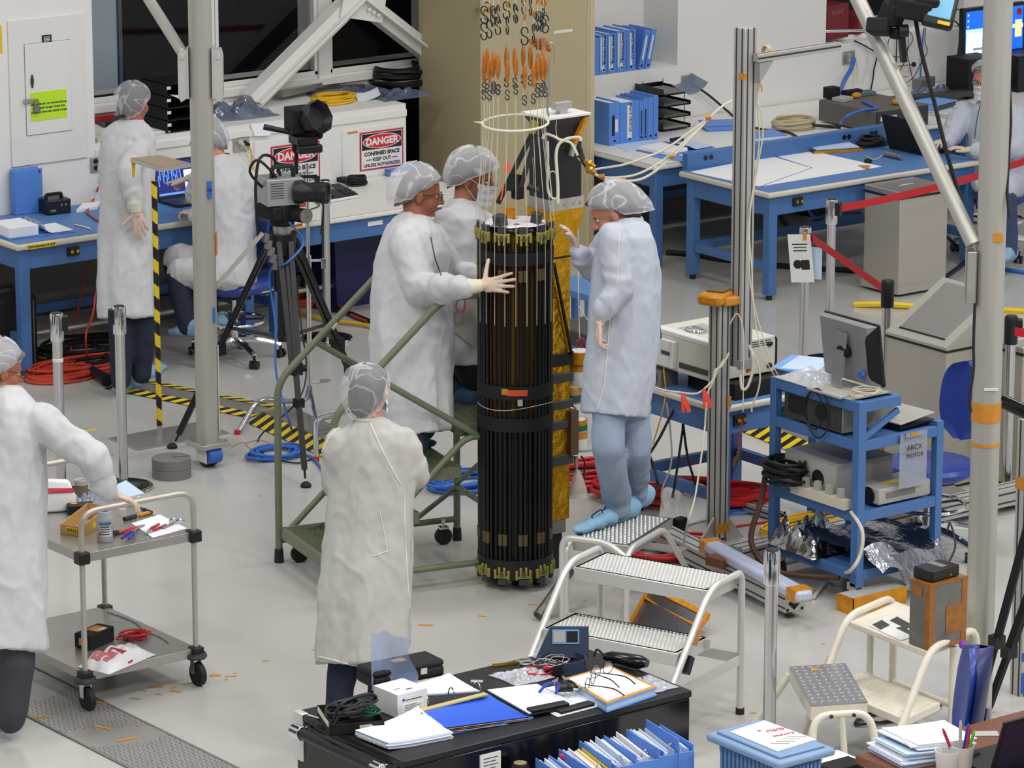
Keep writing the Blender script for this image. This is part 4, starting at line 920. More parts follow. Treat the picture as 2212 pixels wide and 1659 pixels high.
def stool(label,c,rz,seat_h,back=True,ring=True,sw=.24,back_rot=0):
    t=thing('office_chair',label,'chair',(c.x,c.y,0),rz,None)
    MB().lathe([(.001,seat_h-.08),(sw*.8,seat_h-.08),(sw,seat_h-.05),(sw*1.02,seat_h-.025),(sw*.95,seat_h-.004),(sw*.5,seat_h+.003),(.001,seat_h-.002)],seg=32).build('seat',M_vinyl,t)
    MB().cyl((0,0,.1),(0,0,seat_h*.55),.03,seg=16).build('column_sleeve',M_chrome,t);MB().cyl((0,0,.2),(0,0,seat_h-.07),.02,seg=14).build('gas_column',M_chrome,t)
    MB().obox((0,0,seat_h-.1),(.2,.2,.04)).build('seat_plate',M_black,t)
    for k in range(5):
        a=2*pi*k/5+.3;e=V((.3*cos(a),.3*sin(a),.085))
        g=MB();g.tube([(0,0,.13),(.15*cos(a),.15*sin(a),.125),e],[.026,.024,.02,.018],8);b_=g.build('base_arm',M_chrome,t)
        g=MB();s_,c_=sin(a+.7),cos(a+.7)
        for q in(-1,1):g.cyl(e+V((c_*q*.008,s_*q*.008,-.058)),e+V((c_*q*.028,s_*q*.028,-.058)),.027,seg=16)
        g.cyl(e+V((0,0,-.05)),e+V((0,0,.0)),.01);g.build('caster',M_black,b_)
    if ring:
        z=.26
        g=MB();g.tube([(.2*cos(2*pi*i/16),.2*sin(2*pi*i/16),z)for i in range(16)],.012,8,2,True);g.build('foot_ring',M_chrome,t)
        g=MB()
        for k in range(4):a=pi*k/2;g.bar((.02*cos(a),.02*sin(a),z),(.2*cos(a),.2*sin(a),z),.02,.01)
        g.build('ring_spoke',M_black,t)
    if back:
        rs=[]
        for i in range(13):
            v=i/12;w=.21*sqrt(max(.02,1-(abs(v-.5)*2)**2.6));z=seat_h+.1+v*.42;yy=.22+.05*v
            rs.append([V((w*cos(q),yy+.03*(1 if 0 else 1)*sin(q)+.05*(cos(q)**2)*-1,z))for q in[2*pi*j/20 for j in range(20)]])
        MB().rings(rs).build('backrest',M_vinyl,t)
        rs2=[[p+V((0,.026,0))if True else p for p in[V(((q.x)*1.0,q.y,q.z))for q in r]]for r in rs]
        MB().rings(rs2).build('back_shell',M_vinylD,t)
        g=MB();g.tube(fillet([(0,.02,seat_h-.09),(0,.28,seat_h-.09),(0,.31,seat_h+.25)],.08),.016,8,0);g.build('back_bar',M_chrome,t)
    return t
sc=at(506,776)
stool('blue stool under the seated person at the left bench',sc,radians(-115),.53)
# ================================================================ the hanging black cylinder and its gold mast
CP=at(1113,1233,.06);CP.z=0;R0=.186;ZT=1.95
M_tube=mat('carbon_tube',(11,11,12),.26,spec=.45);M_amber=mat('amber_film',(150,104,16),.35,.3,var=.5,vscale=5,stretch=(6,6,.7))
M_olive=mat('olive_fitting',(150,146,70),.45);M_brownf=mat('brown_fitting',(92,78,52),.4)
M_film=mat('white_film',(226,226,228),.5,bump=.8,bscale=14)
cyl=thing('tube_cylinder','tall black cylinder of upright tubes hanging from white cords in the middle','cylinder',CP)
MB().lathe([(.001,.9),(R0-.03,.9),(R0-.03,ZT-.05),(.001,ZT-.05)],seg=48).build('inner_film',M_amber,cyl);MB().lathe([(.001,.1),(R0-.03,.1),(R0-.03,.9),(.001,.9)],seg=48).build('inner_film',M_black,cyl)
NB=11
for k in range(NB*4):
    a=2*pi*(k//4+.5)/NB+((k%4)-1.5)*.135
    x,y=R0*cos(a),R0*sin(a)
    if y*0.8+x*.6>.06*R0+.1:continue
    MB().cyl((x,y,.1),(x,y,ZT-.09),.0098 if k%4 in(1,2)else .008,seg=10).build('tube',M_tube,cyl)
for z0,z1,m_ in((ZT-.215,ZT-.15,M_blackM),(1.03,1.10,M_blackM),(.86,.93,M_blackM),(.1,.17,M_black)):
    MB().lathe([(R0+.004,z0),(R0+.0125,z0),(R0+.0125,z1),(R0+.004,z1)],seg=48).build('band',m_,cyl)
for k in range(NB):
    a=2*pi*(k+.5)/NB
    if cos(a-atan2(.8,.6))>.25:continue
    def loc(u,r,z):return V((r*cos(a)-u*sin(a),r*sin(a)+u*cos(a),z))
    for zt,s in((ZT-.075,1),(.1,-1)):
        g=MB();R_=Matrix.Rotation(a,3,'Z')
        for u in(-.036,-.014,.014,.036):
            g.obox(loc(u,R0+.012,zt-s*.01+(0 if abs(u)<.02 else s*.015)),(.016,.013,.05),R_)
        g.obox(loc(0,R0+.006,zt+s*.02),(.016,.07,.014),R_)
        b_=g.build('end_fitting',M_olive,cyl,bevel=.003)
        MB().obox(loc(0,R0+.016,zt+s*.0),(.014,.02,.022),R_@Matrix.Rotation(radians(45),3,'X')).build('hinge_block',M_brownf,b_)
        MB().obox(loc(0,R0+.004,zt+s*.045),(.02,.045,.03),R_).build('latch',M_dgrey,b_)
    for zc in(ZT-.27,.28):
        g=MB()
        for u in(-.0125,.0125):g.cyl(loc(u,R0,zc-.03),loc(u,R0,zc+.03),.0125,seg=10);g.cyl(loc(u,R0,zc+.02),loc(u,R0,zc+.028),.0145,seg=10)
        g.build('ferrule',M_brownf,cyl)
MB().lathe([(.001,ZT-.03),(R0-.02,ZT-.03),(R0-.012,ZT-.045),(R0-.012,ZT-.06),(.001,ZT-.06)],seg=48).build('rim_ring',M_blackG,cyl)
def disc(a,b):
    r=(R0-.028)*b;t=2*pi*a;h=ZT-.026+.012*noise.noise(V((r*18*cos(t),r*18*sin(t),3)))
    return r*cos(t),r*sin(t),h
MB().sheet(disc,40,12).build('top_film',M_film,cyl)
for k in range(3):
    a=1.2+2.1*k;MB().obox((R0*.6*cos(a),R0*.6*sin(a),ZT),(.05,.06,.06),(0,.2,a)).build('bracket_arm',M_dgrey if k else M_orange,cyl,bevel=.004)
MB().lathe([(.001,.055),(R0*.9,.055),(R0+.006,.07),(R0+.006,.1),(.001,.1)],seg=48).build('bottom_plate',M_black,cyl)
for px,py in((1113,1262),(1159,1262),(1048,1240)):
    q=at(px,py,.0)-CP;q=q.normalized()*min(q.length,R0*.95)if q.length else q;MB().cyl((q.x,q.y,.0),(q.x,q.y,.06),.02,.017,14).build('foot',M_rubber,cyl)
am=atan2(-.8,-.6)
for da,m_,zz,w in((-.28,M_orange,1.075,.03),(.05,M_red if 0 else mat('orange_red',(208,80,28),.4),1.07,.1)):
    g=MB();n=6
    for i in range(n):
        b0=am+da+w/R0*(i/n-.5);b1=am+da+w/R0*((i+1)/n-.5);r=R0+.014
        g.add([(r*cos(b0),r*sin(b0),zz-.016),(r*cos(b1),r*sin(b1),zz-.016),(r*cos(b1),r*sin(b1),zz+.016),(r*cos(b0),r*sin(b0),zz+.016)],[(0,1,2,3)])
    g.build('tag',m_,cyl)
b0=am+.12;r=R0+.02;MB().obox((r*cos(b0),r*sin(b0),1.02),(.004,.026,.035),(0,.1,b0)).build('paper_tag',M_lgrey,cyl)
def ringpt(da,z,r=None):r=r or R0+.016;return V((r*cos(am+da),r*sin(am+da),z))
MB().tube([ringpt(-1.3+.26*i,.985-.012*sin(i*.6))for i in range(11)],.002,5,2).build('wire',M_lgrey,cyl)
gc=dep(1188,445,depth(CP+V((0,0,1.9)))+.16)
gm=thing('foil_mast','gold foil wrapped mast with dark box on top standing right behind the black cylinder','mast',(gc.x,gc.y,0));zb=gc.z
MB().box(0,.135,0,.15,.27,zb-.28).build('foil_wrap',M_gold,gm,bevel=.004)
f=MB().rings([[V((0,0,zb-.28)),V((.135,0,zb-.28)),V((.135,.15,zb-.28)),V((0,.15,zb-.28))],[V((-.01,-.005,zb-.06)),V((.21,-.01,zb-.06)),V((.21,.19,zb-.06)),V((-.01,.19,zb-.06))],[V((-.01,-.005,zb-.03)),V((.215,-.01,zb-.03)),V((.215,.19,zb-.03)),V((-.01,.19,zb-.03))]])
f.build('foil_flare',M_gold,gm)
MB().box(-.004,.141,-.004,.154,zb-.285,zb-.276).build('strap',M_blackM,gm)
for z,h in((1.145,.07),(1.045,.05),(.90,.045),(.79,.045),(.60,.055)):
    MB().box(-.012,.15,-.014,.16,z-h/2,z+h/2).build('clamp_band',M_black if z>1.1 else M_dgrey,gm,bevel=.004)
MB().box(.12,.17,-.03,.03,.62,.86).build('bracket',mat('brown_box',(92,70,50),.5),gm)
MB().bar((.01,-.022,zb-.3),(.13,-.022,1.16),.012,.012).build('strap',M_blackM,gm)
MB().box(0,.11,0,.13,.2,.27).build('mast_foot',M_grey,gm)
MB().box(.02,.1,.02,.1,0,.2).build('mast_leg',M_black,gm)
MB().box(-.005,.215,-.01,.18,zb-.03,zb+.03).build('flange',M_lgrey,gm)
k=MB()
for x in(.09,.15,.19):k.cyl((x,-.014,zb),(x,-.008,zb),.008)
k.build('bolt',M_steel,gm)
zt=dep(1195,240,depth(gc)+.0).z
MB().box(-.005,.2,-.005,.17,zb+.03,zt-.06).build('dark_box',mat('box_black',(28,28,30),.5),gm)
MB().rings([[V((-.005,-.005,zt-.06)),V((.2,-.005,zt-.06)),V((.2,.17,zt-.06)),V((-.005,.17,zt-.06))],[V((-.03,-.03,zt-.02)),V((.235,-.03,zt-.02)),V((.235,.2,zt-.02)),V((-.03,.2,zt-.02))]]).build('box_flare',M_dgrey,gm)
MB().box(-.035,.24,-.035,.205,zt-.02,zt-.006).build('top_plate',M_label,gm,bevel=.003)
MB().box(.05,.16,.02,.06,zt+.015,zt+.055).box(.08,.13,.02,.06,zt-.006,zt+.02).build('lifting_block',M_alu,gm,bevel=.003)
MB().bar((.21,-.03,zt-.03),(.13,-.03,zt-.16),.03,.02).build('amber_tape',M_orange,gm);MB().bar((.13,-.035,zt-.16),(.11,-.035,zt-.22),.022,.018).build('sleeve',M_lgrey,gm)
tg=depth(gc)-.12
def hcable(pts,r,m,label,dd=0,sub=6,cat='cable'):return cable('cable',[dep(x,y,tg+dd)for x,y in pts],r,m,label,sub,cat)
M_harn=mat('harness_white',(220,214,196),.5)
hcable([(1172,300),(1178,290),(1192,293),(1210,302),(1232,308),(1243,325),(1252,343),(1262,352)],.0075,M_harn,'white cable loop across the dark box towards the gold connectors')
hcable([(1254,305),(1253,298),(1240,297),(1222,301),(1207,312),(1201,335),(1203,370),(1205,405),(1205,440)],.0085,M_harn,'white harness cable running down the front of the dark box')
hcable([(1183,305),(1184,345),(1182,395),(1186,420),(1198,430),(1205,425)],.006,M_harn,'tan thin cable looping at the lower left of the dark box')
hcable([(1203,378),(1196,370),(1186,376),(1184,400),(1190,425)],.003,M_harn,'thin white wire loop on the dark box')
hcable([(1204,247),(1201,270),(1202,290),(1207,305)],.002,M_harn,'hair thin wire on the upper dark box')
hcable([(1253,320),(1258,340),(1268,360)],.012,M_cableB,'black sleeve between the harness and the gold connectors')
hcable([(1250,335),(1262,352),(1272,368)],.012,M_cableB,'second black sleeve beside the gold connectors')
M_gc=mat('gold_connector',(196,150,60),.3,.8)
for pts,lab in((((1262,346),(1285,362)),'gold connector, upper of the pair right of the dark box'),(((1266,358),(1286,376)),'gold connector, lower of the pair right of the dark box')):
    a,b=[dep(x,y,tg)for x,y in pts];g=MB().bar(a,b,.03,.025);g.cyl(a+(b-a)*.3,a+(b-a)*.6,.024);tag(g.build('connector',M_gc,org=a,bevel=.004),lab,'connector')
P2=at(1548,1190);tp=depth(P2+V((0,0,1)))
hcable([(1284,366),(1310,362),(1350,355),(1400,338),(1440,320),(1490,285),(1530,255)],.006,M_harn,'upper white cable sagging from the gold connectors to the tall slotted post',.3)
hcable([(1285,375),(1305,383),(1340,383),(1380,375),(1430,348),(1480,305),(1530,258)],.006,M_harn,'middle white cable sagging from the gold connectors to the tall slotted post',.3)
hcable([(1285,377),(1310,388),(1346,391),(1390,385),(1440,350),(1500,290),(1532,255),(1560,230),(1582,218)],.007,M_harn,'lowest white cable sagging from the gold connectors to the tall slotted post',.3)
for x,y,lab in((1346,390,'amber tape wrap at the bottom of the sagging cables'),(1530,254,'amber tape wrap where the sagging cables meet'),(1300,382,'amber tape wrap next to the gold connectors'),(1452,338,'small amber tape wrap on the rising cables')):
    a=dep(x,y,tg+.28);tag(MB().cyl(a+V((-.012,.009,0)),a+V((.012,-.009,.004)),.013).build('tape_wrap',M_orange,org=a),lab,'tape')
tc=depth(CP+V((0,0,2.1)))
for pts,lab in((((1150,288),(1075,440)),'left black strut slanting above the cylinder top'),(((1160,290),(1118,425)),'right black strut slanting above the cylinder top')):
    a,b=dep(*pts[0],tc),dep(*pts[1],tc);tag(MB().bar(a,b,.026,.026,(.6,.8,0)).build('strut',M_black,org=a),lab,'strut')
g=MB();a=dep(1112,395,tc);g.obox(a,(.07,.05,.09),(0,.3,.5));g.obox(dep(1118,415,tc),(.05,.05,.07));tag(g.build('strut_joint',M_blackM,org=a,bevel=.006),'black joint block under the slanting struts','joint')
a,b=dep(1139,402,tc),dep(1163,413,tc);tag(MB().cyl(a,b,.018).build('motor',M_black,org=a),'small black cylinder motor above the cylinder top','motor')
a=dep(1152,275,tc);tag(MB().obox(a,(.03,.03,.07),(0,.4,0)).build('strut_end',M_olive,org=a),'olive end piece at the top of the slanting struts','fitting')
for x,y,y2,lab in((1099,352,372,'bright red plastic tab above the cylinder top'),(1088,400,432,'thin red streamer above the cylinder top')):
    a,b=dep(x,y,tc-.05),dep(x-6,y2,tc-.05);tag(MB().bar(a,b,.022 if y<380 else .007,.003,(.6,.8,0)).build('streamer',mat('neon_red',(250,84,66),.5),org=a),lab,'tag')
M_cord=mat('cord_white',(214,208,188),.7);M_cap=mat('amber_capsule',(190,112,22),.3,spec=.6,var=.3,vscale=50)
G='white suspension cords above the cylinder'
hoop_z=2.44;rnd=random.Random(9)
NC=22
words=('far left','left')
def s_hook(c,h,m):
    pts=[(c.x+.6*h*.26*cos(t)*1.0,c.y-.6*.75*h*.26*cos(t),c.z+h*.25+h*.25*sin(t))for t in[radians(x)for x in(-20,30,90,150,210,260)]]
    pts+=[(c.x-.6*h*.26*cos(t),c.y+.45*h*.26*cos(t),c.z-h*.25-h*.25*sin(t))for t in[radians(x)for x in(280,210,150,90,30,-20)]][1:]
    return MB().tube(pts,.0035,5,3).build('hook',m,None)
proto_hook=None
for k in range(NC):
    a=2*pi*(k+.3)/NC;rt=.155+.012*rnd.uniform(-1,1);x,y=rt*cos(a),rt*sin(a);zl=ZT-.06
    front=cos(a-am)>.15
    dz=rnd.uniform(-.06,.06);zc=2.73+dz*.6
    t=thing('suspension_cord','white cord with amber capsule and hooks holding up the black cylinder','cord',(CP.x+x,CP.y+y,zl),0,G)
    zr=zl
    low=[(R0+.014)*cos(a)-x,(R0+.014)*sin(a)-y]
    g=MB().tube([(low[0],low[1],(1.42 if front else 1.9)-zr),(low[0],low[1],1.95-zr),(0.0,0.0,hoop_z-zr),(0,0,zc-.16-zr)],.0017,5,0);g.build('cord',M_cord,t)
    MB().lathe([(.003,-.062),(.009,-.045),(.0125,-.015),(.0125,.015),(.009,.05),(.004,.062)],(0,0,zc-zr),10).build('capsule',M_cap,t)
    if k==0:hk1=s_hook(V((0,0,0)),.05,M_dgrey);hk1.parent=t;hk1.location=(0,0,zc-.12-zr);hm1=hk1.data;h2=s_hook(V((0,0,0)),.09,M_black);hm2=h2.data;h2.parent=t;h2.location=(0,0,2.965+dz-zr)
    else:
        for hm,z,rz in((hm1,zc-.12,0),(hm2,2.965+dz*1.2,rnd.uniform(-1.3,1.3))):
            o=bpy.data.objects.new('hook',hm);COL.objects.link(o);o.parent=t;o.location=(0,0,z-zr);o.rotation_euler=(0,0,rz)
    MB().tube([(0,0,zc+.06-zr),(.004,0,zc+.09-zr),(0,0,2.93+dz-zr)],.0012,4,0).build('thin_wire',M_lgrey,t)
    g=MB().tube([(0,0,3.0+dz*1.2-zr),(0,0,3.5-zr)],.0016,4,0);g.build('upper_wire',M_cord,t)
    MB().cyl((0,0,3.06+dz*1.5-zr),(0,0,3.09+dz*1.5-zr),.007,.005,8).build('upper_tape',M_cap,t)
g=MB();g.tube([(CP.x+.168*cos(2*pi*i/24),CP.y+.168*sin(2*pi*i/24),hoop_z+.012*sin(2*pi*i/24+1))for i in range(24)],.0065,8,2,True)
pt=V((CP.x-.168*.8,CP.y+.168*.6,hoop_z));g.tube([pt,pt+V((-.03,.03,.004))],[.0065,.002],8,0)
tag(g.build('tie_hoop',mat('hoop_cream',(230,226,208),.5),org=CP+V((0,0,hoop_z))),'white plastic hoop tied round the cords above the cylinder','hoop')
a=dep(1160,92,tc);g=MB()
for i in range(4):g.bar(a+V((-.05+.02*i,.02,.012-.014*i)),a+V((.03+.01*i,-.04,.02-.02*i)),.018,.016)
tag(g.build('capsule_cluster',M_cap,org=a),'cluster of amber capsules lying crosswise among the cords','capsules')
a=dep(1186,130,tc);g=MB()
g.tube([a+V((0,0,.09)),a+V((.02,-.01,.08)),a+V((.025,-.012,0)),a+V((.01,0,-.02)),a+V((0,0,.02))],.003);g.bar(a+V((0,0,-.02)),a+V((.005,0,-.17)),.03,.012);g.tube([a+V((0,0,-.17)),a+V((-.01,.0,-.25)),a+V((.0,0,-.29))],.006)
tag(g.build('shackle',M_steel,org=a),'steel shackle and swivel above the dark box top plate','shackle')
tw=depth(CP+V((.35,.1,.8)))+.1
def wat(x,y):return dep(x,y,tw)
cable('cord',[wat(1249,480),wat(1249,560),wat(1250,660),wat(1252,735)],.003,M_cord,'tan cord hanging between the gold mast and the leaning person',2,'cord')
cable('cord',[wat(1251,662),wat(1268,690),wat(1276,702)],.003,M_cord,'short tan cord branching towards the leaning person',2,'cord')
a=wat(1255,745);g=MB();g.tube([a+V((.02*cos(2*pi*i/10),-.015*cos(2*pi*i/10),.035*sin(2*pi*i/10)))for i in range(10)],.005,6,2,True);g.tube([a+V((-.01+.016*cos(2*pi*i/10),.008,.03*sin(2*pi*i/10)-.005))for i in range(10)],.004,6,2,True);tag(g.build('carabiner',mat('carabiner_pink',(176,60,84),.3,.6),org=a),'pink and silver carabiners above the taped counterweight','carabiner')
def drum(px,y0,y1,r,label,m,extra=None):
    a,b=wat(px,y1),wat(px,y0);h=b.z-a.z;t=thing('counterweight',label,'weight',a)
    MB().lathe([(.001,0),(r*.96,0),(r,.01),(r,h*.9),(r*.8,h),(.001,h)],seg=26).build('drum',m,t)
    for z0,z1,mm in extra or():
        MB().lathe([(r*1.0,z0*h),(r*1.02,z0*h),(r*1.02,z1*h),(r*1.0,z1*h)],seg=26).build('tape_band',mm,t)
    return t
drum(1252,752,832,.062,'white counterweight drum with orange taped top beside the gold mast',M_label,((.45,.99,M_orange),(.6,.66,M_cap)))
drum(1238,828,870,.045,'small taped drum with teal band behind the clamp bands',mat('tan_tape',(196,150,84),.5),((.1,.5,mat('teal',(30,92,92),.5)),))
drum(1246,900,965,.055,'white counterweight jar with green and blue bands low beside the gold mast',M_label,((.82,.99,M_orange),(.62,.82,mat('green_band',(30,110,60),.5)),(.34,.6,M_tape)))
MB_=MB().lathe([(.001,0),(.07,0),(.07,.012),(.001,.012)],wat(1258,970),26);tag(MB_.build('round_plate',M_lgrey,org=wat(1258,970)),'grey round plate under the white counterweight jar','plate')
a=wat(1243,985);g=MB().cyl(a,wat(1245,1008),.012).cyl(wat(1245,1008),wat(1247,1020),.006);tag(g.build('hook_eye',M_steel,org=a),'steel hook under the round plate','hook')
g=MB();a=wat(1248,1073);h=wat(1248,1012).z-a.z
g.lathe([(.055,0),(.048,h*.3),(.03,h*.7),(.012,h)],a,16);tag(g.build('bag_bell',veil('clear_bag',(214,212,204),.6,.3,20,spec=1),org=a),'clear plastic bag tied like a bell under the hook','bag')
cable('cable',[wat(1255,985),wat(1263,1000),wat(1262,1030),wat(1272,1032)],.005,M_cableB,'short black cable beside the clear tied bag')
a=wat(1232,890);g=MB();g.obox(a,(.06,.05,.07),(0,.3,.4));tag(g.build('foil_wad',M_foil,org=a,bevel=.015),'crumpled silver foil lump beside the clamp bands','foil')
a=wat(1230,812);tag(MB().box(-.014,.014,-.012,.012,-.025,.025).build('tag_block',M_label,loc=a),'small yellow and white tag beside the gold mast','tag');tag(MB().box(-.0145,.0145,-.0125,.0125,0,.022).build('yellow_tag',M_yellow,loc=a+V((0,0,.026))),'small bright yellow tag beside the gold mast','tag')
M_lad=mat('ladder_green',(108,116,92),.45,var=.08,vscale=20)
LA=radians(-13);L0=at(603,1214);W=.8
ld=thing('rolling_ladder','grey green rolling step ladder with mesh treads behind the woman in front','ladder',L0,LA)
SL=.915;NS=4
def step_at(i):return .24*i,.2+.22*i
for i in range(NS):
    x,z=step_at(i);dpt=.25 if i<NS-1 else .42
    t=MB();t.box(x,x+.02,-W+.04,-.04,z-.06,z).box(x+dpt-.02,x+dpt,-W+.04,-.04,z-.06,z).box(x,x+dpt,-W+.03,-W+.05,z-.06,z).box(x,x+dpt,-.05,-.03,z-.06,z)
    st=t.build('tread_frame',M_lad,ld)
    g=MB();n=26;y0,y1=-W+.05,-.05
    for j in range(n):
        ya=y0+(y1-y0)*j/n;yb=y0+(y1-y0)*min(n,j+4)/n;yc=y0+(y1-y0)*max(0,j-4)/n
        g.bar((x+.01,ya,z-.004),(x+dpt-.01,yb,z-.004),.004,.006);g.bar((x+.01,ya,z-.004),(x+dpt-.01,yc,z-.004),.004,.006)
    for q in range(1,4):g.box(x+dpt*q/4-.004,x+dpt*q/4+.004,y0,y1,z-.016,z-.008)
    g.build('mesh_tread',M_lad,st)
xt,zt_=step_at(NS-1)
for y,lab in((0,'far'),(-W,'near')):
    r=.0195
    zb_=.985;xe=.62
    g=MB().tube(fillet([(0,y,.03),(.005,y,zb_),(xe,y,zb_+xe*SL),(xe+.5,y,zb_+xe*SL),(xe+.5,y,.86)],.09,6),r,12,0);g.build('handrail',M_lad,ld)
    MB().tube(fillet([(.03,y,.14),(.06,y,.17),(xt+.02,y,zt_-.06),(xt+.42,y,zt_-.06)],.05),.017,10,0).build('stringer',M_lad,ld)
    MB().tube([(.22,y,zb_+.22*SL),(.80,y,zt_-.05)],.017,10,0).build('brace',M_lad,ld)
    MB().cyl((1.03,y,.04),(1.03,y,zt_+.02),.019,seg=12).build('back_leg',M_lad,ld)
    MB().tube([(.0,y,.12),(1.03,y,.12)],.017,10,0).build('side_rail',M_lad,ld)
    MB().cyl((1.03,y,.0),(1.03,y,.07),.026,.023).build('rubber_foot',M_rubber,ld);MB().cyl((0,y,0),(0,y,.075),.027,.023).build('rubber_foot',M_rubber,ld)
    for x in(.1,.93):
        yy=y-.045 if y==0 else y+.045
        c=MB().cyl((x-.0,yy,.055),(x,yy,.14),.012).bar((x,yy,.09),(x,yy,.1),.05,.05).build('caster_fork',M_chrome,ld)
        MB().cyl((x,yy-.014,.047),(x,yy+.014,.047),.047,seg=20).build('caster_wheel',M_rubber,c)
MB().tube([(1.03,0,.3),(1.03,-W,.3)],.016,10,0).build('back_rail',M_lad,ld)
MB().tube([(1.03,0,.3),(.75,-.0,.12)],.014,8,0).tube([(1.03,-0,.32),(1.03,-W,.8)],.015,8,0).build('brace',M_lad,ld)
MB().cyl((.31,0,zb_+.31*SL-.016),(.34,0,zb_+.34*SL-.016),.0205,seg=12).build('tape_ring',M_cableW,ld)
q=MB().box(.98,1.06,-W-.03,-W+.03,.09,.13).build('tape_wrap',M_yellow,ld)
p=dep(1000,672,depth(CP)-.1);g=MB().tube([dep(996,640,depth(CP)-.1),dep(985,660,depth(CP)-.1),dep(992,674,depth(CP)-.1),dep(1003,668,depth(CP)-.1),dep(1004,645,depth(CP)-.1)],.003);tag(g.build('wrist_cord',M_red,org=p),'thin red cord loop hanging below the wrist of the man in glasses','cord')
SA=radians(-69);S0=at(1228,1222,.68);SW,SD=.78,.29
ss=thing('step_stool','silver three step stool with studded treads in the centre foreground','step stool',(S0.x,S0.y,0),SA)
def studs(x0,x1,y0,y1,z,nx,ny,r=.006):
    g=MB()
    for i in range(nx):
        for j in range(ny):
            x=x0+(x1-x0)*(i+.5+(.25 if j%2 else-.25))/nx;y=y0+(y1-y0)*(j+.5)/ny
            g.rings([[V((x+r*k*cos(2*pi*q/6),y+r*k*sin(2*pi*q/6),z+h))for q in range(6)]for k,h in((1,0),(.55,.004))])
    return g
for i,z in enumerate((.68,.45,.22)):
    yo=-.275*i
    t=MB();t.box(.03,SW-.03,yo,yo+SD,z-.008,z).box(.03,SW-.03,yo-.003,yo+.02,z-.065,z).box(.03,SW-.03,yo+SD-.02,yo+SD,z-.05,z).box(.028,.05,yo,yo+SD,z-.06,z).box(SW-.05,SW-.028,yo,yo+SD,z-.06,z)
    st=t.build('tread',M_aluL,ss,bevel=.004)
    studs(.05,SW-.05,yo+.015,yo+SD-.015,z,34 if i<2 else 20,12).build('stud',M_aluL,st)['kind']='stuff'
for x in(0.005,SW-.005):
    g=MB().tube(fillet([(x,-.275*2.35,.0),(x,-.05,.655),(x,.03,.70),(x,SD-.02,.70),(x,SD,.66),(x,SD,0)],.07,5),.017,12,0);g.build('side_frame',M_aluL,ss)
    g=MB().bar((x,-.39,.27),(x,SD,.27),.012,.045);g.build('side_brace',M_aluL,ss)
    for y in(-.275*2.35,SD):MB().cyl((x,y,0),(x,y,.03),.021).build('rubber_foot',M_rubber,ss)
MB().box(.0,SW,SD-.006,SD+.006,.25,.30).build('back_brace',M_aluL,ss)
MB().box(.0,SW,-.02,-.008,.405,.45).build('front_brace',M_aluL,ss)
MB().bar((SW-.005,-.245,.35),(SW-.005,-.20,.42),.04,.04).build('black_wrap',M_black,ss);MB().bar((SW-.005,-.175,.47),(SW-.005,-.14,.53),.037,.037).build('yellow_wrap',M_orange,ss)
a=at(1237,1163,.42);sb=thing('step_stool','small silver step stool the leaning person stands on, behind the studded one','step stool',(a.x,a.y,0),radians(-62))
W2,D2=.31,.56
t=MB();t.box(.0,W2,.0,D2,.41,.42).box(0,W2,-.003,.015,.36,.42).box(0,W2,D2-.015,D2,.36,.42).box(0,.015,0,D2,.36,.42).box(W2-.015,W2,0,D2,.36,.42);st=t.build('tread',M_alu,sb,bevel=.004)
studs(.02,W2-.02,.02,D2-.02,.42,12,20,.008).build('stud',M_aluL,st)['kind']='stuff'
for x in(-.012,W2+.012):
    MB().tube(fillet([(x,-.05,0),(x,-.05,.38),(x,.02,.41),(x,D2*.75,.40),(x,D2+.28,.0)],.07,5),.016,12,0).build('side_frame',M_aluL,sb)
MB().box(-.01,W2+.01,D2+.1,D2+.2,.2,.21).build('lower_tread',M_alu,sb)
MB().tube(fillet([(-.03,-.06,.0),(-.03,-.06,.44),(.22,-.06,.44),(.34,-.06,.36)],.06,5),.017,12,0).build('front_bow',M_aluL,sb)
# ================================================================ slotted aluminium posts, rails, carts, bins on the right
M_slot=mat('slot_dark',(52,52,54),.6)
def extr(mb_a,mb_s,a,b,w,h,up=(0,0,1),n=2):
    """slotted extrusion from a to b: body in mb_a, dark slots in mb_s"""
    a=V(a);b=V(b);mb_a.bar(a,b,w,h,up)
    d=(b-a).normalized();u=V(up);y=u.cross(d)
    if y.length<1e-4:y=V((0,1,0)).cross(d)
    y.normalize();z=d.cross(y)
    for i in range(n):
        o=w*((i+.5)/n-.5)
        for s in(-1,1):mb_s.bar(a+y*o+z*s*(h/2-.0008),b+y*o+z*s*(h/2-.0008),.009,.004,z)
        o=h*((i+.5)/n-.5)
        for s in(-1,1):mb_s.bar(a+z*o+y*s*(w/2-.0008),b+z*o+y*s*(w/2-.0008),.004,.009,z)
M_ext=mat('extrusion',(190,189,184),.45,.4,var=.03,vscale=8)
p2=V((P2.x,P2.y,0))
t=thing('slotted_post','shorter slotted aluminium post with amber taped head in the right middle','post',p2,radians(4))
a,s=MB(),MB();extr(a,s,(0,0,.08),(0,0,1.38),.08,.085);q=a.build('post_body',M_ext,t,bevel=.003);s.build('slot',M_slot,q)
MB().obox((-.03,.0,1.40),(.17,.14,.065),(0,0,.3)).build('taped_head',M_orange,t,bevel=.02);MB().obox((.05,-.04,1.385),(.14,.09,.05),(0,0,-.2)).build('taped_bracket',M_tape,t,bevel=.01);MB().obox((.02,.02,1.437),(.14,.1,.006),(0,0,.4)).build('head_plate',M_brownf,t)
MB().box(-.045,.05,-.0445,-.043,.11,.16).build('tape_wrap',M_orange,t);MB().box(.02,.046,-.05,-.043,.8,.86).build('tape_lump',M_orange,t)
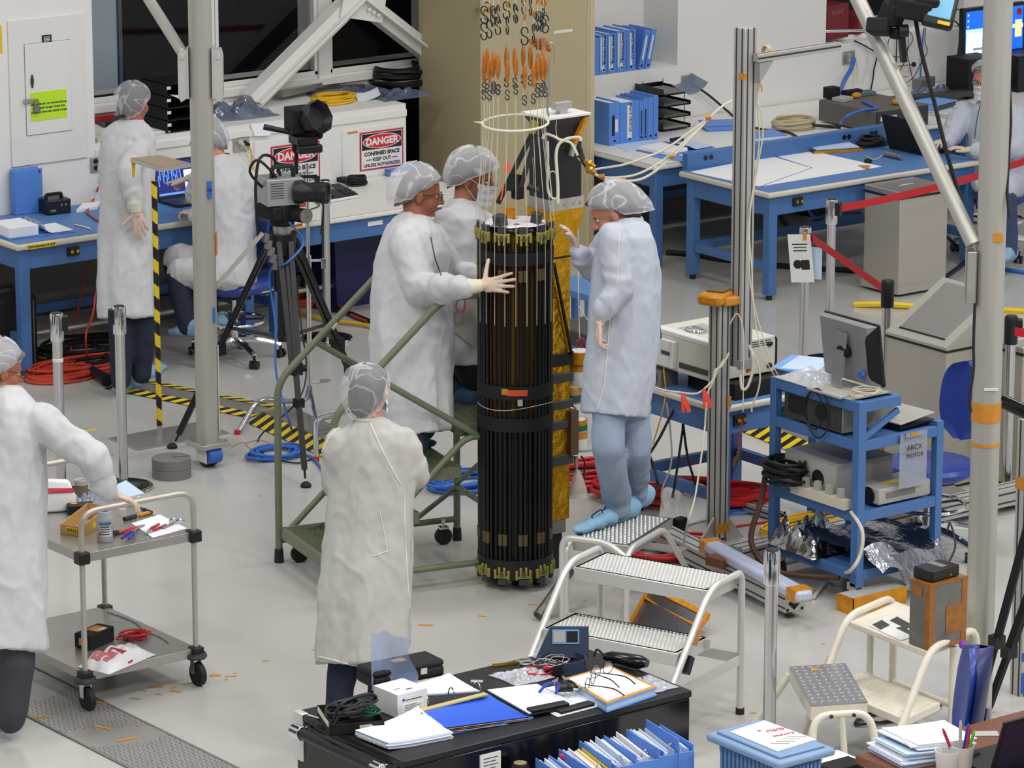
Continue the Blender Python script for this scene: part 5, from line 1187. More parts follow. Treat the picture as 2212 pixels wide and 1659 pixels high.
MB().prism([(0,.0),(.13,.0),(0,.15)],-.008,.008,lambda x,z,y:(x+.045,y-.02,z+.05)).prism([(0,.0),(.13,.0),(0,.15)],-.008,.008,lambda x,z,y:(-x-.045,y-.02,z+.05)).build('corner_bracket',M_alu,t,fixn=True)
d1=tp+.02
p1=dep(1600,790,d1);z0=p1.z;z1=dep(1606,52,depth(V((p1.x,p1.y,1.6)))-.2).z
t=thing('slotted_post','tall slotted aluminium post with cross arm bolted beside the shorter post','post',(p1.x,p1.y,z0),radians(4))
hh=z1-z0;a,s=MB(),MB();extr(a,s,(0,0,0),(0,0,hh),.085,.085);q=a.build('post_body',M_ext,t,bevel=.003);s.build('slot',M_slot,q)
za=hh-.155
a,s=MB(),MB();extr(a,s,(.01,-.07,za),(.62,-.07,za),.042,.042,n=1);q=a.build('cross_arm',M_ext,t,bevel=.002);s.build('slot',M_slot,q)
MB().prism([(0,0),(.1,0),(0,-.11)],-.09,-.05,lambda x,z,y:(x+.02,y,z+za-.024)).build('gusset',M_alu,t,fixn=True)
MB().box(-.045,-.03,-.0445,.0,hh-.27,hh-.235).build('tape_patch',M_orange,t);MB().box(-.07,.02,-.075,-.045,-.0,.05).build('clamp_plate',M_alu,t);MB().box(.0,.05,-.05,-.04,-.03,.02).build('tape_wrap',M_orange,t)
ca=V((p1.x,p1.y,z0+za));M_strap=mat('strap_tan',(206,180,140),.7)
def lw(x,y):return dep(x,y,d1-.25)
g=MB();c=lw(1657,112)
for k in range(3):g.tube([c+V((.008*k-.01+.026*cos(2*pi*i/8)*0,-.028*cos(2*pi*i/8),.032*sin(2*pi*i/8)))for i in range(8)],.006,6,2,True)
g.tube([lw(1655,122),lw(1650,140),lw(1642,165),lw(1637,190)],[.014,.011,.012,.009],6,3);g.tube([lw(1640,180),lw(1634,200),lw(1632,226)],[.012,.01,.004],6,2);g.tube([lw(1640,182),lw(1646,188),lw(1645,198)],.005,6,2)
tag(g.build('strap',M_strap,org=c),'tan strap wound round the cross arm with a hanging tail','strap')
for pts,r,lab in(([(1634,222),(1645,245),(1648,290),(1640,340),(1630,400),(1620,460),(1617,520)],.004,'cream cord hanging down beside the tall slotted post, right one'),([(1636,222),(1640,300),(1632,370),(1622,440),(1616,520)],.004,'cream cord hanging down beside the tall slotted post, left one')):
    cable('cord',[lw(x,y)for x,y in pts],r,M_cord,lab,cat='cord')
for pts,lab in(([(1618,500),(1625,600),(1628,660),(1636,720),(1650,770),(1680,820),(1715,850)],'long thin cream wire curving from the tall post to the blue cart, upper one'),([(1618,520),(1622,620),(1640,700),(1670,790),(1700,830),(1760,870)],'long thin cream wire curving from the tall post to the blue cart, lower one')):
    cable('wire',[lw(x,y)for x,y in pts],.0028,M_cord,lab,cat='wire')
for pts,r,lab in(([(1618,745),(1626,770),(1626,800),(1615,835),(1603,840),(1600,810)],.008,'thick white hose loop under the tall slotted post'),([(1620,750),(1635,780),(1642,815),(1636,850),(1625,875),(1624,890)],.005,'thin white cable looping down by the tall slotted post'),([(1575,762),(1560,790),(1545,800),(1540,820),(1527,835),(1505,850),(1470,848),(1430,842),(1405,832)],.006,'cream cord swagged from the short slotted post to the leaning person'),([(1565,775),(1550,800),(1538,830),(1530,845),(1526,870),(1523,920)],.005,'second cream cord falling from the short slotted post')):
    cable('cord',[dep(x,y,tp-.15)for x,y in pts],r,M_cord,lab,cat='cord')
cable('cord',[dep(1523,920,tp-.2),dep(1513,1000,tp-.3),dep(1500,1080,tp-.4),dep(1485,1130,tp-.45),at(1476,1178,.1)],.005,M_cord,'cream cord falling to the floor rail by the speaker',cat='cord')
cable('wire',[dep(1577,700,tp-.15),dep(1590,678,tp-.15),dep(1600,690,tp-.15),dep(1606,720,tp-.15),dep(1606,800,tp-.15),dep(1605,890,tp-.15)],.003,M_cord,'thin white wire arching beside the amber taped post head',cat='wire')
M_neon=mat('neon_red',(250,84,66),.5)
for(x,y),lab in(((1474,850),'neon red ribbon tied on the swagged cord, left one'),((1520,840),'neon red ribbon tied on the swagged cord beside the short post')):
    a=dep(x,y,tp-.17);g=MB()
    g.rings([[a+V((-.008,0,0)),a+V((.008,0,0)),a+V((.008,.004,0)),a+V((-.008,.004,0))],[a+V((.0,-.006,-.045)),a+V((.026,-.02,-.045)),a+V((.026,-.016,-.045)),a+V((.0,-.002,-.045))],[a+V((.022,-.016,-.105)),a+V((.04,-.028,-.1)),a+V((.04,-.024,-.1)),a+V((.022,-.012,-.105))]])
    g.rings([[a+V((-.006,0,0)),a+V((.0,0,0)),a+V((.0,.004,0)),a+V((-.006,.004,0))],[a+V((-.006,-.006,-.1)),a+V((.002,-.02,-.1)),a+V((.002,-.016,-.1)),a+V((-.006,-.002,-.1))]])
    tag(g.build('ribbon',M_neon,org=a),lab,'ribbon')
cable('wire',[dep(1603,905,tp-.2),dep(1601,930,tp-.2),dep(1597,950,tp-.2),dep(1596,975,tp-.2)],.004,M_red,'thin red wire with yellow connectors hanging by the short post',cat='wire')
a=dep(1596,985,tp-.2);g=MB().obox(a,(.018,.018,.05),(0,.2,0));g.obox(a+V((-.012,.01,-.03)),(.018,.018,.05),(0,.3,0));tag(g.build('connector',M_brownf,org=a),'small brown and yellow connectors hanging on the red wire','connector')
def rail(label,a,b,w=.12,h=.1,z=.04,n=2):
    a=V(a);b=V(b);t=thing('floor_rail',label,'rail',(a.x,a.y,0),atan2(b.y-a.y,b.x-a.x));L=(b-a).length
    m,s=MB(),MB();extr(m,s,(0,0,z+h/2),(L,0,z+h/2),w,h,n=n);q=m.build('rail_body',M_ext,t,bevel=.003);s.build('slot',M_slot,q)
    k=MB()
    for x in(.05,L*.5,L-.05):k.cyl((x,0,0),(x,0,z),.014).cyl((x,0,0),(x,0,.008),.025)
    k.build('levelling_foot',M_brownf,t)
    e=MB().obox((L+.0005,0,z+h/2),(.004,w*.5,h*.5),(radians(45),0,0)).build('end_hole',M_blackM,t);e2=MB()
    for y in(-1,1):
        for zz in(-1,1):e2.cyl((L-.001,y*w*.36,z+h/2+zz*h*.36),(L+.003,y*w*.36,z+h/2+zz*h*.36),.008)
    e2.build('screw_hole',M_blackM,t);return t
rail('long slotted floor rail running under the short post towards the camera',at(1392,1118,.14),at(1717,1297,.1))
rail('long slotted floor rail running right behind the blue instrument cart',at(1590,1180,.14)+V((0,0,0)),at(2260,1030,.14))
rail('thin slotted floor rail behind the leaning person feet',at(1405,1025,.05),at(1690,1110,.05),.05,.05,.01,1)
g=MB();a,b=at(1528,1175,.19),at(1740,1290,.17);g.bar(a,b,.1,.06);o=g.build('wrapped_bar',veil('blue_film',(196,204,228),.85,.25,12,spec=.8),org=a,bevel=.02);tag(o,'bar wrapped in pale blue film lying along the floor rail','bar')
g=MB();d=(b-a).normalized();g.bar(a+d*.0,a+d*.06,.104,.064);tag(g.build('tape_wrap',M_orange,org=a),'amber tape at the upper end of the film wrapped bar','tape')
g=MB();g.bar(b-d*.1,b-d*.02,.106,.066);tag(g.build('tape_wrap',M_orange,org=b),'amber tape at the lower end of the film wrapped bar','tape')
bx('wood_block',1550,1222,.11,.07,.05,.14,mat('brown_block',(110,66,36),.5),'small brown block on the floor rail','block',radians(-80))
a=at(1425,1145,0);t=thing('speaker','white floor speaker box with dark oval opening behind the small step stool','speaker',(a.x+.1,a.y-.05,0),radians(6))
MB().rings([[V((x,y,0))for x,y in((0,0),(.26,0),(.26,.18),(0,.18))],[V((x,y,.2))for x,y in((.03,.04),(.25,.04),(.25,.17),(.03,.17))]]).build('box',M_label,t,bevel=.02)
MB().lathe([(.001,0),(.05,0),(.055,.004),(.001,.005)],(0,0,0),24).xf(Matrix.Translation((.14,.11,.199))@Matrix.Diagonal((1.6,.9,1,1))).build('opening',M_blackM,t)
bx('black_box',1468,1180,.07,.05,.16,.0,M_blackM,'black upright block in front of the white speaker box','box',.2)
coil('cable_coil',at(1480,1085,0),.42,.16,.016,9,M_red,'heap of thick red cable on the floor behind the leaning person',81,.01,jit=.3,rot=radians(-50))
coil('cable_coil',at(1250,1040,0),.3,.18,.014,8,M_red,'heap of red cable on the floor right of the gold mast',83,.008,jit=.35)
coil('cable_coil',at(1440,1195,0),.2,.16,.01,6,M_red,'loops of red cable beside the small step stool',85,.006,jit=.4)
coil('cable_coil',at(1010,1050,0),.22,.14,.008,9,M_cableBl,'heap of blue cable on the floor behind the ladder',87,.006,jit=.3)
coil('cable_coil',at(1500,1070,0),.16,.1,.006,3,M_cableBl,'loose blue cable loop left of the short slotted post',89,.004,jit=.3)
coil('cable_coil',at(1590,1100,0),.14,.1,.006,3,M_cableBl,'loose blue cable loop right of the short slotted post',90,.004,jit=.3)
coil('cable_coil',at(1760,1135,0),.34,.09,.007,9,M_cableY,'yellow rope heap on the floor behind the blue instrument cart',91,.004,jit=.25)
cable('cable',[at(1570,1140,.01),at(1650,1128,.01),at(1720,1118,.01),at(1800,1105,.01)],.006,M_red,'thin red cable on the floor behind the blue instrument cart')
cable('cable',[at(1400,1062,.012),at(1480,1062,.012),at(1560,1064,.012),at(1650,1066,.012)],.012,M_cableB,'black cable lying straight across the floor behind the short post')
for i,(pts,m,r,lab)in enumerate((
    ([(1468,862),(1445,905),(1425,945),(1400,985)],M_cableB,.008,'black cable slanting down from the blue bench, left one'),
    ([(1466,880),(1475,915),(1470,960),(1463,1010),(1455,1060),(1448,1090)],M_cableB,.007,'black cable hanging from the blue bench in front of the floor'),
    ([(1472,880),(1478,935),(1486,990),(1500,1040),(1512,1100)],M_cableB,.007,'black cable hanging from the blue bench, the one ending farthest right'),
    ([(1440,870),(1447,920),(1450,1000),(1430,1060),(1432,1100)],M_lgrey,.005,'grey cable hanging from the blue bench'),
    ([(1388,905),(1396,960),(1412,1010),(1420,1050),(1405,1085)],M_cableB,.008,'black cable behind the leaning person legs'),
    ([(1437,760),(1434,800),(1438,850),(1428,900),(1410,960)],M_tape,.004,'thin tan wire hanging from the beige instrument'))):
    q=[dep(x,y,tp+.6-.1*j/len(pts))for j,(x,y)in enumerate(pts)];e=at(*pts[-1],.012)
    if m is M_cableB and i in(1,2,4):q[-1]=e
    cable('cable',q,r,m,lab)
nb=bench('small blue bench carrying the beige instrument behind the slotted posts',13.50,14.32,16.14,17.0,.76,M_mat,.02,.16)
Zb=.76
ins=thing('instrument','beige rack instrument with feet and black handle on the small blue bench','instrument',(13.56,16.28,Zb+.1))
M_bei=mat('instrument_beige',(214,212,198),.5)
IL,IW,IH=.44,.56,.2
MB().box(0,IL,0,IW,0,IH).build('case',M_bei,ins,bevel=.006);MB().box(-.004,.05,-.004,IW+.004,IH-.01,IH+.018).build('front_bezel',M_label,ins,bevel=.006)
MB().box(-.03,0,.3,.48,.02,IH-.03).build('plug_in_panel',M_label,ins,bevel=.004);k=MB();k.box(-.034,-.03,.44,.462,.04,IH-.05).box(-.034,-.03,.33,.4,.09,.11);k.build('panel_slot',M_dgrey,ins)
MB().box(-.004,0,.02,.28,.03,.06).build('vent',M_dgrey,ins);k=MB()
for z in(.04,.16):k.ell((IL-.04,-.006,z),(.02,.01,.014))
k.build('rubber_foot',M_black,ins);k=MB()
for i in range(3):k.box(.1,IL-.03,-.002,0,IH-.02-.012*i,IH-.016-.012*i)
k.build('vent',M_dgrey,ins)
MB().tube(fillet([(IL,.03,IH-.02),(IL+.035,.03,IH-.02),(IL+.035,.03,.03),(IL,.03,.03)],.015),.006,8,0).build('handle',M_black,ins)
MB().box(.0,.03,.5,.54,IH+.018,IH+.03).build('tape_patch',M_tape,ins);MB().box(.12,.3,.25,.45,IH,IH+.002).build('grey_label',M_lgrey,ins)
g=MB();c=V((13.72,16.62,Zb+.1+IH+.008));g.tube([c+V((.045*cos(2*pi*i/12),.06*sin(2*pi*i/12),0))for i in range(12)],.007,6,2,True);tag(g.build('ring',M_chrome,org=c),'chrome ring lying on the beige instrument','ring')
bx('black_case',1600,838,.42,.4,.09,Zb,M_blackM,'black flat case under the beige instrument','case')
o=MB().box(-.06,.06,-.05,.3,0,.085).build('power_supply',M_grey,loc=(13.58,16.72,Zb));tag(o,'grey power supply with fan under the beige instrument','power supply')
t_=MB().lathe([(.02,0),(.038,0),(.038,.004),(.02,.004)],(0,0,0),20,Matrix.Rotation(radians(-90),3,'Y'));t_.xf(Matrix.Translation((-.06,.02,.045))).build('fan_grille',M_dgrey,o)
MB().box(-.064,-.06,.12,.26,.05,.08).build('yellow_label',M_yellow,o)
bx('instrument',1268,735,.3,.4,.09,.62,M_dgrey,'grey box on a blue table seen behind the counterweight string','box')
t=thing('side_table','small pale blue table seen between the gold mast and the leaning person','table',at(1262,830,0))
MB().box(-.12,.16,-.2,.3,.58,.62).build('table_top',M_mat,t);[MB().box(x,x+.04,y,y+.04,0,.58).build('leg',M_blue,t)for x in(-.11,.11)for y in(-.18,.24)]
a=dep(1424,680,tp+.4);b=dep(1436,722,tp+.4);tag(MB().rings([[a,a+V((.02,.0,-.13)),a+V((.0,.02,-.17)),a+V((-.03,.03,-.1))],[p+V((.004,.006,0))for p in(a,a+V((.02,.0,-.13)),a+V((.0,.02,-.17)),a+V((-.03,.03,-.1)))]]).build('laptop_lid',M_blackM,org=a,fixn=True),'black lid corner standing behind the leaning person','lid')
C0=at(1848,1312);CX,CY=.585,.70
ct=thing('instrument_cart','blue steel instrument cart with four shelves on casters at right','cart',(C0.x,C0.y,0))
def post(x,y,z0,z1,s=.045):MB().box(x,x+s,y,y+s,z0,z1).build('post',M_blue,ct,bevel=.003)
post(0,0,.1,1.083,.05);post(0,CY-.045,.1,1.083);post(CX-.045,0,.1,.9);post(CX-.045,CY-.045,.1,.9)
def shelf(z,x1,h=.055,name='shelf'):
    e=.003;g=MB().box(e,x1-e,e,.03,z-h,z).box(e,x1-e,CY-.03,CY-e,z-h,z).box(e,.03,.03,CY-.03,z-h,z).box(x1-.03,x1-e,.03,CY-.03,z-h,z).box(.03,x1-.03,.03,CY-.03,z-.02,z-.012);g.build(name,M_blue,ct,bevel=.003)
shelf(1.08,.29);shelf(.875,CX);shelf(.50,CX);shelf(.19,CX)
MB().bar((.28,.02,1.0),(.04,.02,.885),.02,.03).build('shelf_brace',M_blue,ct);MB().bar((.28,CY-.02,1.0),(.04,CY-.02,.885),.02,.03).build('shelf_brace',M_blue,ct)
for x,y in((.03,.04),(.03,CY-.05),(CX-.04,.04),(CX-.04,CY-.05)):
    c=MB().box(x-.03,x+.03,y-.03,y+.03,.08,.12).build('caster_fork',M_lgrey,ct);MB().cyl((x-.018,y,.052),(x+.018,y,.052),.052,seg=20).build('caster_wheel',M_rubber,c)
def on(cx,cy,z):return(C0.x+cx,C0.y+cy,z)
t=thing('monitor','grey flat monitor seen from behind on the blue cart','monitor',on(.13,.12,1.08),radians(-0))
m4=Matrix.Translation((.02,.15,.19))@Matrix.Rotation(radians(-8),4,'Y')@Matrix.Diagonal((.8,.82,.95,1))
bk=MB().rings([[V((-.0,-.20,-.155)),V((-.0,.24,-.155)),V((-.0,.24,.175)),V((0,-.20,.175))],[V((.05,-.25,-.165)),V((.05,.25,-.165)),V((.05,.25,.18)),V((.05,-.25,.18))]]).xf(m4);bk.build('rear_shell',mat('monitor_grey',(150,150,152),.4,.3),t,bevel=.004,fixn=True)
MB().box(.05,.075,-.255,.255,-.17,.185).xf(m4).build('bezel',M_blackG,t,bevel=.004);
e=MB().rings([[V((-.002,-.2,-.12)),V((-.002,-.2,.13)),V((-.002,-.18,.1)),V((-.002,-.18,-.09))],[V((.05,-.253,-.16)),V((.05,-.253,.178)),V((.05,-.245,.16)),V((.05,-.245,-.14))]]).xf(m4).build('side_panel',M_blackM,t,fixn=True)
MB().bar((-.05,.16,.0),(-.035,.16,.1),.07,.012,(1,0,0)).bar((-.035,.16,.08),(-.015,.16,.3),.075,.014,(1,0,0)).build('stand',mat('stand_silver',(178,178,180),.3,.6),t);MB().box(-.16,.1,.0,.26,0,.015).build('stand_foot',M_lgrey,t,bevel=.004);MB().cyl((-.03,.15,.2),(.02,.15,.2),.035).build('pivot',M_black,t)
MB().cyl((.0,.03,.1),(.02,.03,.1),.02).build('blue_plug',M_cableBl,t)
card('paper_sheet',at(1745,785,1.09),1.088,radians(30),.3,.2,M_paperB,'pale blue sheet on the top shelf of the blue cart','sheet',.0)
a=V(on(.12,.5,1.09));crumple('plastic_bag',a.x,a.y,.13,.17,.05,1.085,veil('clear_plastic',(226,230,240),.55,.15,18,spec=1),'clear plastic bag with blue print beside the monitor foot','bag',21)
o=MB().rings([[V((-.03,-.3,0)),V((.24,-.3,0)),V((.24,.3,0)),V((-.03,.3,0))],[V((-.03,-.3,.004)),V((.24,-.3,.004)),V((.24,.3,.004)),V((-.03,.3,.004))]]).build('white_board',M_lgrey,loc=on(.03,.37,1.081));tag(o,'grey board lying on the top shelf of the blue cart','board')
bx('blue_folder',1730,792,.34,.24,.02,.765,M_binderL,'blue folder lying behind the blue cart on the small bench','folder',.5)
coil('cable_coil',on(.1,.07,1.1),.07,.05,.003,4,M_cableW,'thin white cable loop at the near corner of the cart top',93,.006,jit=.4)
g=MB();c=V(on(-.02,.3,.97));g.tube([c+V((-.0,.09*cos(2*pi*i/10),.13*sin(2*pi*i/10)))for i in range(10)],.005,6,2,True);g.tube([c+V((.0,.03+.07*cos(2*pi*i/10),.01+.1*sin(2*pi*i/10)))for i in range(10)],.005,6,2,True);tag(g.build('cable_coil',M_cableB,org=c),'black cable loops hanging on the side of the blue cart','cable')
def inst(label,cx,cy,z,w,d,h,m,face='x'):
    t=thing('instrument',label,'instrument',on(cx,cy,z));MB().box(0,w,0,d,0,h).build('case',m,t,bevel=.006)
    MB().box(-.006,0,.01,d-.01,.01,h-.01).build('rear_panel',M_dgrey if face=='d' else M_lgrey,t)
    g=MB().lathe([(.012,0),(.045,0),(.045,.004),(.012,.004)],(0,0,0),20,Matrix.Rotation(radians(-90),3,'Y'));g.xf(Matrix.Translation((-.006,d*.35,h*.5))).build('fan_grille',M_black,t)
    MB().box(-.012,-.006,d*.62,d*.9,h*.25,h*.75).build('connector_panel',M_black,t);return t
M_ins2=mat('instrument_warm_grey',(134,132,122),.5);M_ins3=mat('instrument_cool_grey',(146,145,146),.5)
inst('grey green instrument on the second shelf of the blue cart',.03,.16,.88,.36,.46,.165,M_ins2,'d')
inst('grey computer box on the third shelf of the blue cart',.04,.2,.505,.38,.42,.2,M_ins3,'x')
t=thing('laptop','silver grey closed laptop on the second shelf of the blue cart','laptop',on(.33,.05,.88),radians(5));MB().box(0,.26,0,.42,.0,.012).build('base',M_black,t);MB().box(0.0,.26,.0,.42,.02,.03).xf(Matrix.Rotation(radians(-5),4,'Y')).build('lid',M_lgrey,t,bevel=.004);MB().ell((.13,.2,.037),(.02,.012,.001)).build('lid_mark',M_label,t)
t=inst('light grey instrument with yellow sticker at the front of the third shelf',.17,.03,.505,.36,.2,.085,mat('instrument_pale',(172,170,164),.5));MB().box(.1,.2,.06,.1,.085,.087).build('sticker',M_yellow,t);MB().box(.05,.25,-.003,0,.03,.06).build('vent',M_grey,t)
t=thing('tester','yellow handheld meter leaning on the third shelf of the blue cart','meter',on(.38,.28,.51));MB().obox((0,0,.1),(.06,.11,.2),(0,radians(25),0)).build('body',mat('meter_yellow',(214,140,24),.5),t,bevel=.02);MB().obox((-.02,-.01,.1),(.05,.08,.14),(0,radians(25),0)).build('face',M_blackM,t)
o=MB().box(0,.05,-.21,.21,0,.05).build('power_strip',M_cableW,loc=on(-.03,.28,.505));tag(o,'cream power strip along the left side of the third shelf','power strip')
k=MB()
for i in range(4):k.box(.01,.04,-.17+.09*i,-.14+.09*i,.05,.1)
k.build('plug',M_lgrey,o)
coil('cable_coil',on(-.02,.55,.55),.09,.12,.009,10,M_cableB,'thick bundle of black cable at the left end of the third shelf',95,.012,jit=.3)
cable('cable',[on(.0,.05,.5),on(-.01,-.05,.42),on(-.03,-.06,.3),on(-.05,.0,.2),at(1800,1240,.03),at(1758,1290,.015)],.01,M_cableW,'cream cable curling from the cart shelf down to the floor')
cable('cable',[on(-.03,.68,.6),on(-.12,.62,.45),on(-.2,.6,.25),on(-.16,.5,.12),on(-.08,.35,.1),on(.02,.15,.12)],.016,mat('braid_brown',(78,48,38),.6),'thick brown braided cable hanging in an arc left of the blue cart')
M_bag=veil('foil_bag',(150,156,172),.85,.12,10,spec=1,bump=.8)
g=MB().sheet(lambda a,b:(.0+.19*a,.004*sin(a*9)+.004*noise.noise(V((a*4,b*6,2))),-.29*b),14,16).build('pouch',M_bag,loc=on(.27,-.012,.875));tag(g,'clear hand labelled pouch hanging on the front of the blue cart','pouch')
q=text_mb('ARCX',.04,(1,0,0),(0,0,1),(.09,-.012,-.09));q.join(text_mb('MOTOR',.032,(1,0,0),(0,0,1),(.095,-.012,-.13)));q.build('lettering',M_ink,g,ang=0);MB().box(.03,.15,-.012,-.008,-.018,.006).build('foil_strip',M_foil,g);MB().box(.06,.11,-.014,-.011,-.012,.004).build('amber_tape',M_orange,g)
def drape(a,b):
    u=a;x=.06+.5*u;k=noise.noise(V((u*4,b*3,5)))
    if b<.5:return(x,.55-1.1*b,.27+.05*k+.04*sin(u*7))
    q=(b-.5)*2;return(x+.05*q,-.02-.06*q+.02*k,.25-.17*q*(1 if u>.3 else .4)+.03*k)
tag(MB().sheet(drape,34,34).build('foil_blanket',mat('foil_blanket',(172,174,178),.2,1,bump=.9,bscale=16),loc=(C0.x,C0.y,0),ang=0),'crumpled silver foil blanket spilling over the bottom shelf of the blue cart','foil')
crumple('foil_bag',C0.x+.12,C0.y+.5,.16,.2,.16,.19,mat('foil_blanket',(172,174,178),.2,1),'second crumpled silver foil bag at the left of the cart bottom shelf','foil',29)
o=thing('amber_box','flat amber taped box on the floor in front of the blue cart','box',at(1843,1330,0));MB().box(0,.36,0,.12,0,.09).build('carton',M_lgrey,o);MB().box(-.004,.364,-.004,.0,-.0,.092).box(-.004,0,-.004,.124,0,.092).build('amber_film',mat('amber_shiny',(222,150,28),.2,.4,var=.2,vscale=20),o)
def bin_box(label,p,lx,ly,h,slant,lid=0):
    t=thing('waste_bin',label,'bin',(p.x,p.y,0))
    MB().box(0,lx,0,ly,.04,h).build('bin_body',M_steelL,t,bevel=.004);MB().box(-.006,lx+.006,-.006,ly+.006,h,h+.014).build('gasket',M_black,t);MB().box(-.012,lx+.012,-.012,ly+.012,.02,.07).build('base_frame',M_steelL,t);MB().box(.03,lx-.03,.03,ly-.03,0,.03).build('plinth',M_black,t)
    if slant:
        MB().rings([[V((-.006,-.006,h+.014)),V((lx+.006,-.006,h+.014)),V((lx+.006,ly+.006,h+.014)),V((-.006,ly+.006,h+.014))],[V((-.006,-.006,h+.03)),V((lx+.006,-.006,h+.03+slant)),V((lx+.006,ly+.006,h+.03+slant)),V((-.006,ly+.006,h+.03))]]).build('sloped_lid',M_steelL,t)
        ang=atan2(slant,lx)
        MB().box(.05,sqrt(lx**2+slant**2)-.03,.06,ly-.06,.0,.003).xf(Matrix.Translation((0,0,h+.031))@Matrix.Rotation(-ang,4,'Y')).build('flap',M_steel,t)
        MB().box(.045,.055,.06,ly-.06,.002,.006).xf(Matrix.Translation((0,0,h+.031))@Matrix.Rotation(-ang,4,'Y')).build('flap_gap',M_black,t)
    else:
        MB().box(-.004,lx+.004,-.004,ly+.004,h+.01,h+.05).build('flat_lid',M_steel,t,bevel=.006);MB().box(lx*.35,lx*.65,ly*.5,ly*.53,h+.05,h+.052).build('lid_mark',M_label,t)
    return t
bin_box('upright flat topped steel bin behind the red belt',V((18.28,19.98,0)),.44,.36,.68,0)
bin_box('large steel bin with sloped lid behind the blue cart',V((15.2,16.2,0)),.42,.5,.80,.26)
bin_box('steel bin at the right edge half hidden by the pipe mast',V((15.55,15.95,0)),.3,.3,.78,.0)
c=at(2002,1190);chr_=stool('blue task chair with oval back behind the blue cart',c,radians(-100),.5,True,True,.25)
PR=at(2110,1575);t=thing('gantry_mast','tall aluminium pipe mast in the right foreground with slanting brace','mast',PR)
MB().cyl((0,0,.0),(0,0,4.4),.066,seg=36).build('pipe',M_pipe,t)
dR=depth(PR+V((0,0,2.3)))
zb_=zb0=dep(2110,530,dR).z
b0=dep(2103,528,dR-.02)-V(PR);b1=dep(1850,-8,dR+.25)-V(PR);b1=b0+(b1-b0)*1.25
MB().cyl(b0,b1,.036,seg=18).build('brace',M_pipe,t)
g=MB();x=b0.x;g.box(-.075,-.066,-.05,.05,zb_-.28,zb_-.02).box(-.11,-.066,.04,.05,zb_-.28,zb_-.02).box(-.11,-.066,-.05,-.04,zb_-.26,zb_-.02);g.xf(Matrix.Rotation(radians(-37),4,'Z')).build('bracket',M_alu,t,bevel=.003)
for z,h,s in((zb0+.02,.026,0),(dep(2110,910,dR).z,.045,1),(dep(2110,985,dR).z,.008,1)):
    if s:MB().lathe([(.066,z-h),(.0685,z-h),(.0685,z+h),(.066,z+h)],seg=36).build('tape_band',M_tape,t)
MB().box(.0,.045,-.0685,-.06,zb0+.03,zb0+.07).xf(Matrix.Rotation(radians(-37),4,'Z')).build('tape_patch',M_tape,t);MB().box(-.02,.045,-.069,-.06,dep(2120,853,dR).z-.006,dep(2120,853,dR).z+.006).xf(Matrix.Rotation(radians(-37),4,'Z')).build('white_tie',M_label,t)
def rw_(x,y,dd=-.1):return dep(x,y,dR+dd)
cable('cable',[rw_(2165,-10),rw_(2168,60),rw_(2178,140),rw_(2184,250),rw_(2180,330),rw_(2176,420),rw_(2180,470)],.006,M_cableB,'black cable running down the front of the right pipe mast')
cable('cable',[rw_(2106,655),rw_(2103,740),rw_(2103,800),rw_(2094,860),rw_(2098,890)],.007,M_cableB,'black cable hanging below the brace bracket of the right mast')
cable('cable',[rw_(1976,30,.1),rw_(1990,110,.1),rw_(2018,220,.1),rw_(2045,330,.1),rw_(2078,440,.1)],.01,M_cableB,'black cable slanting from the clamp across the brace')
cc=rw_(1900,58,.1);t=thing('clamp','black photo clamp with silver rods on the brace of the right mast','clamp',cc)
g=MB();g.obox((0,0,0),(.13,.1,.07),(0,.3,.6)).obox((.04,-.04,.06),(.1,.08,.1),(.3,.2,0)).obox((.06,-.05,-.03),(.05,.05,.05));g.build('clamp_body',M_blackM,t,bevel=.01)
g=MB().bar((.07,-.07,-.02),(.085,-.075,-.16),.03,.025).cyl((.05,-.07,-.015),(.09,-.09,-.015),.03);g.build('clamp_lever',M_black,t)
g=MB().cyl((-.06,0,-.01),(-.22,.12,-.015),.006).bar((-.06,0,0),(.06,-.06,.06),.03,.008).cyl((.05,-.05,.05),(.08,-.06,.2),.006);g.build('rod',M_chrome,t)
def terminal(label,x,y,s=1,rz=0):
    p=rw_(x,y,.05);t=thing('handheld_terminal',label,'terminal',p,radians(-37+rz));m4=Matrix.Rotation(radians(-35),4,'X')@Matrix.Rotation(radians(14),4,'Y')
    MB().box(-.075*s,.075*s,-.02,.025,-.08*s,.1*s).xf(m4).build('casing',M_black,t,bevel=.015);q=MB().box(-.055*s,.055*s,-.0225,-.02,-.035*s,.08*s).xf(m4).build('screen',mat('terminal_screen',(110,168,200),.3,emit=.35),t)
    MB().box(.0,.06*s,-.0225,-.02,-.068*s,-.05*s).xf(m4).build('yellow_label',M_yellow,t);return t
terminal('black handheld terminal with pale blue screen beside the top right clamp',2030,28,.95)
g=MB();a=rw_(1962,18,.08);g.obox(a,(.2,.12,.09),(0,.2,-.6)).obox(rw_(1998,12,.08),(.12,.1,.08),(0,.1,-.6));g.bar(rw_(1930,30,.08),rw_(2000,20,.08),.04,.03);tag(g.build('mount_arm',M_blackM,org=a,bevel=.012),'black mounting arm between the clamp and the handheld terminal','mount')
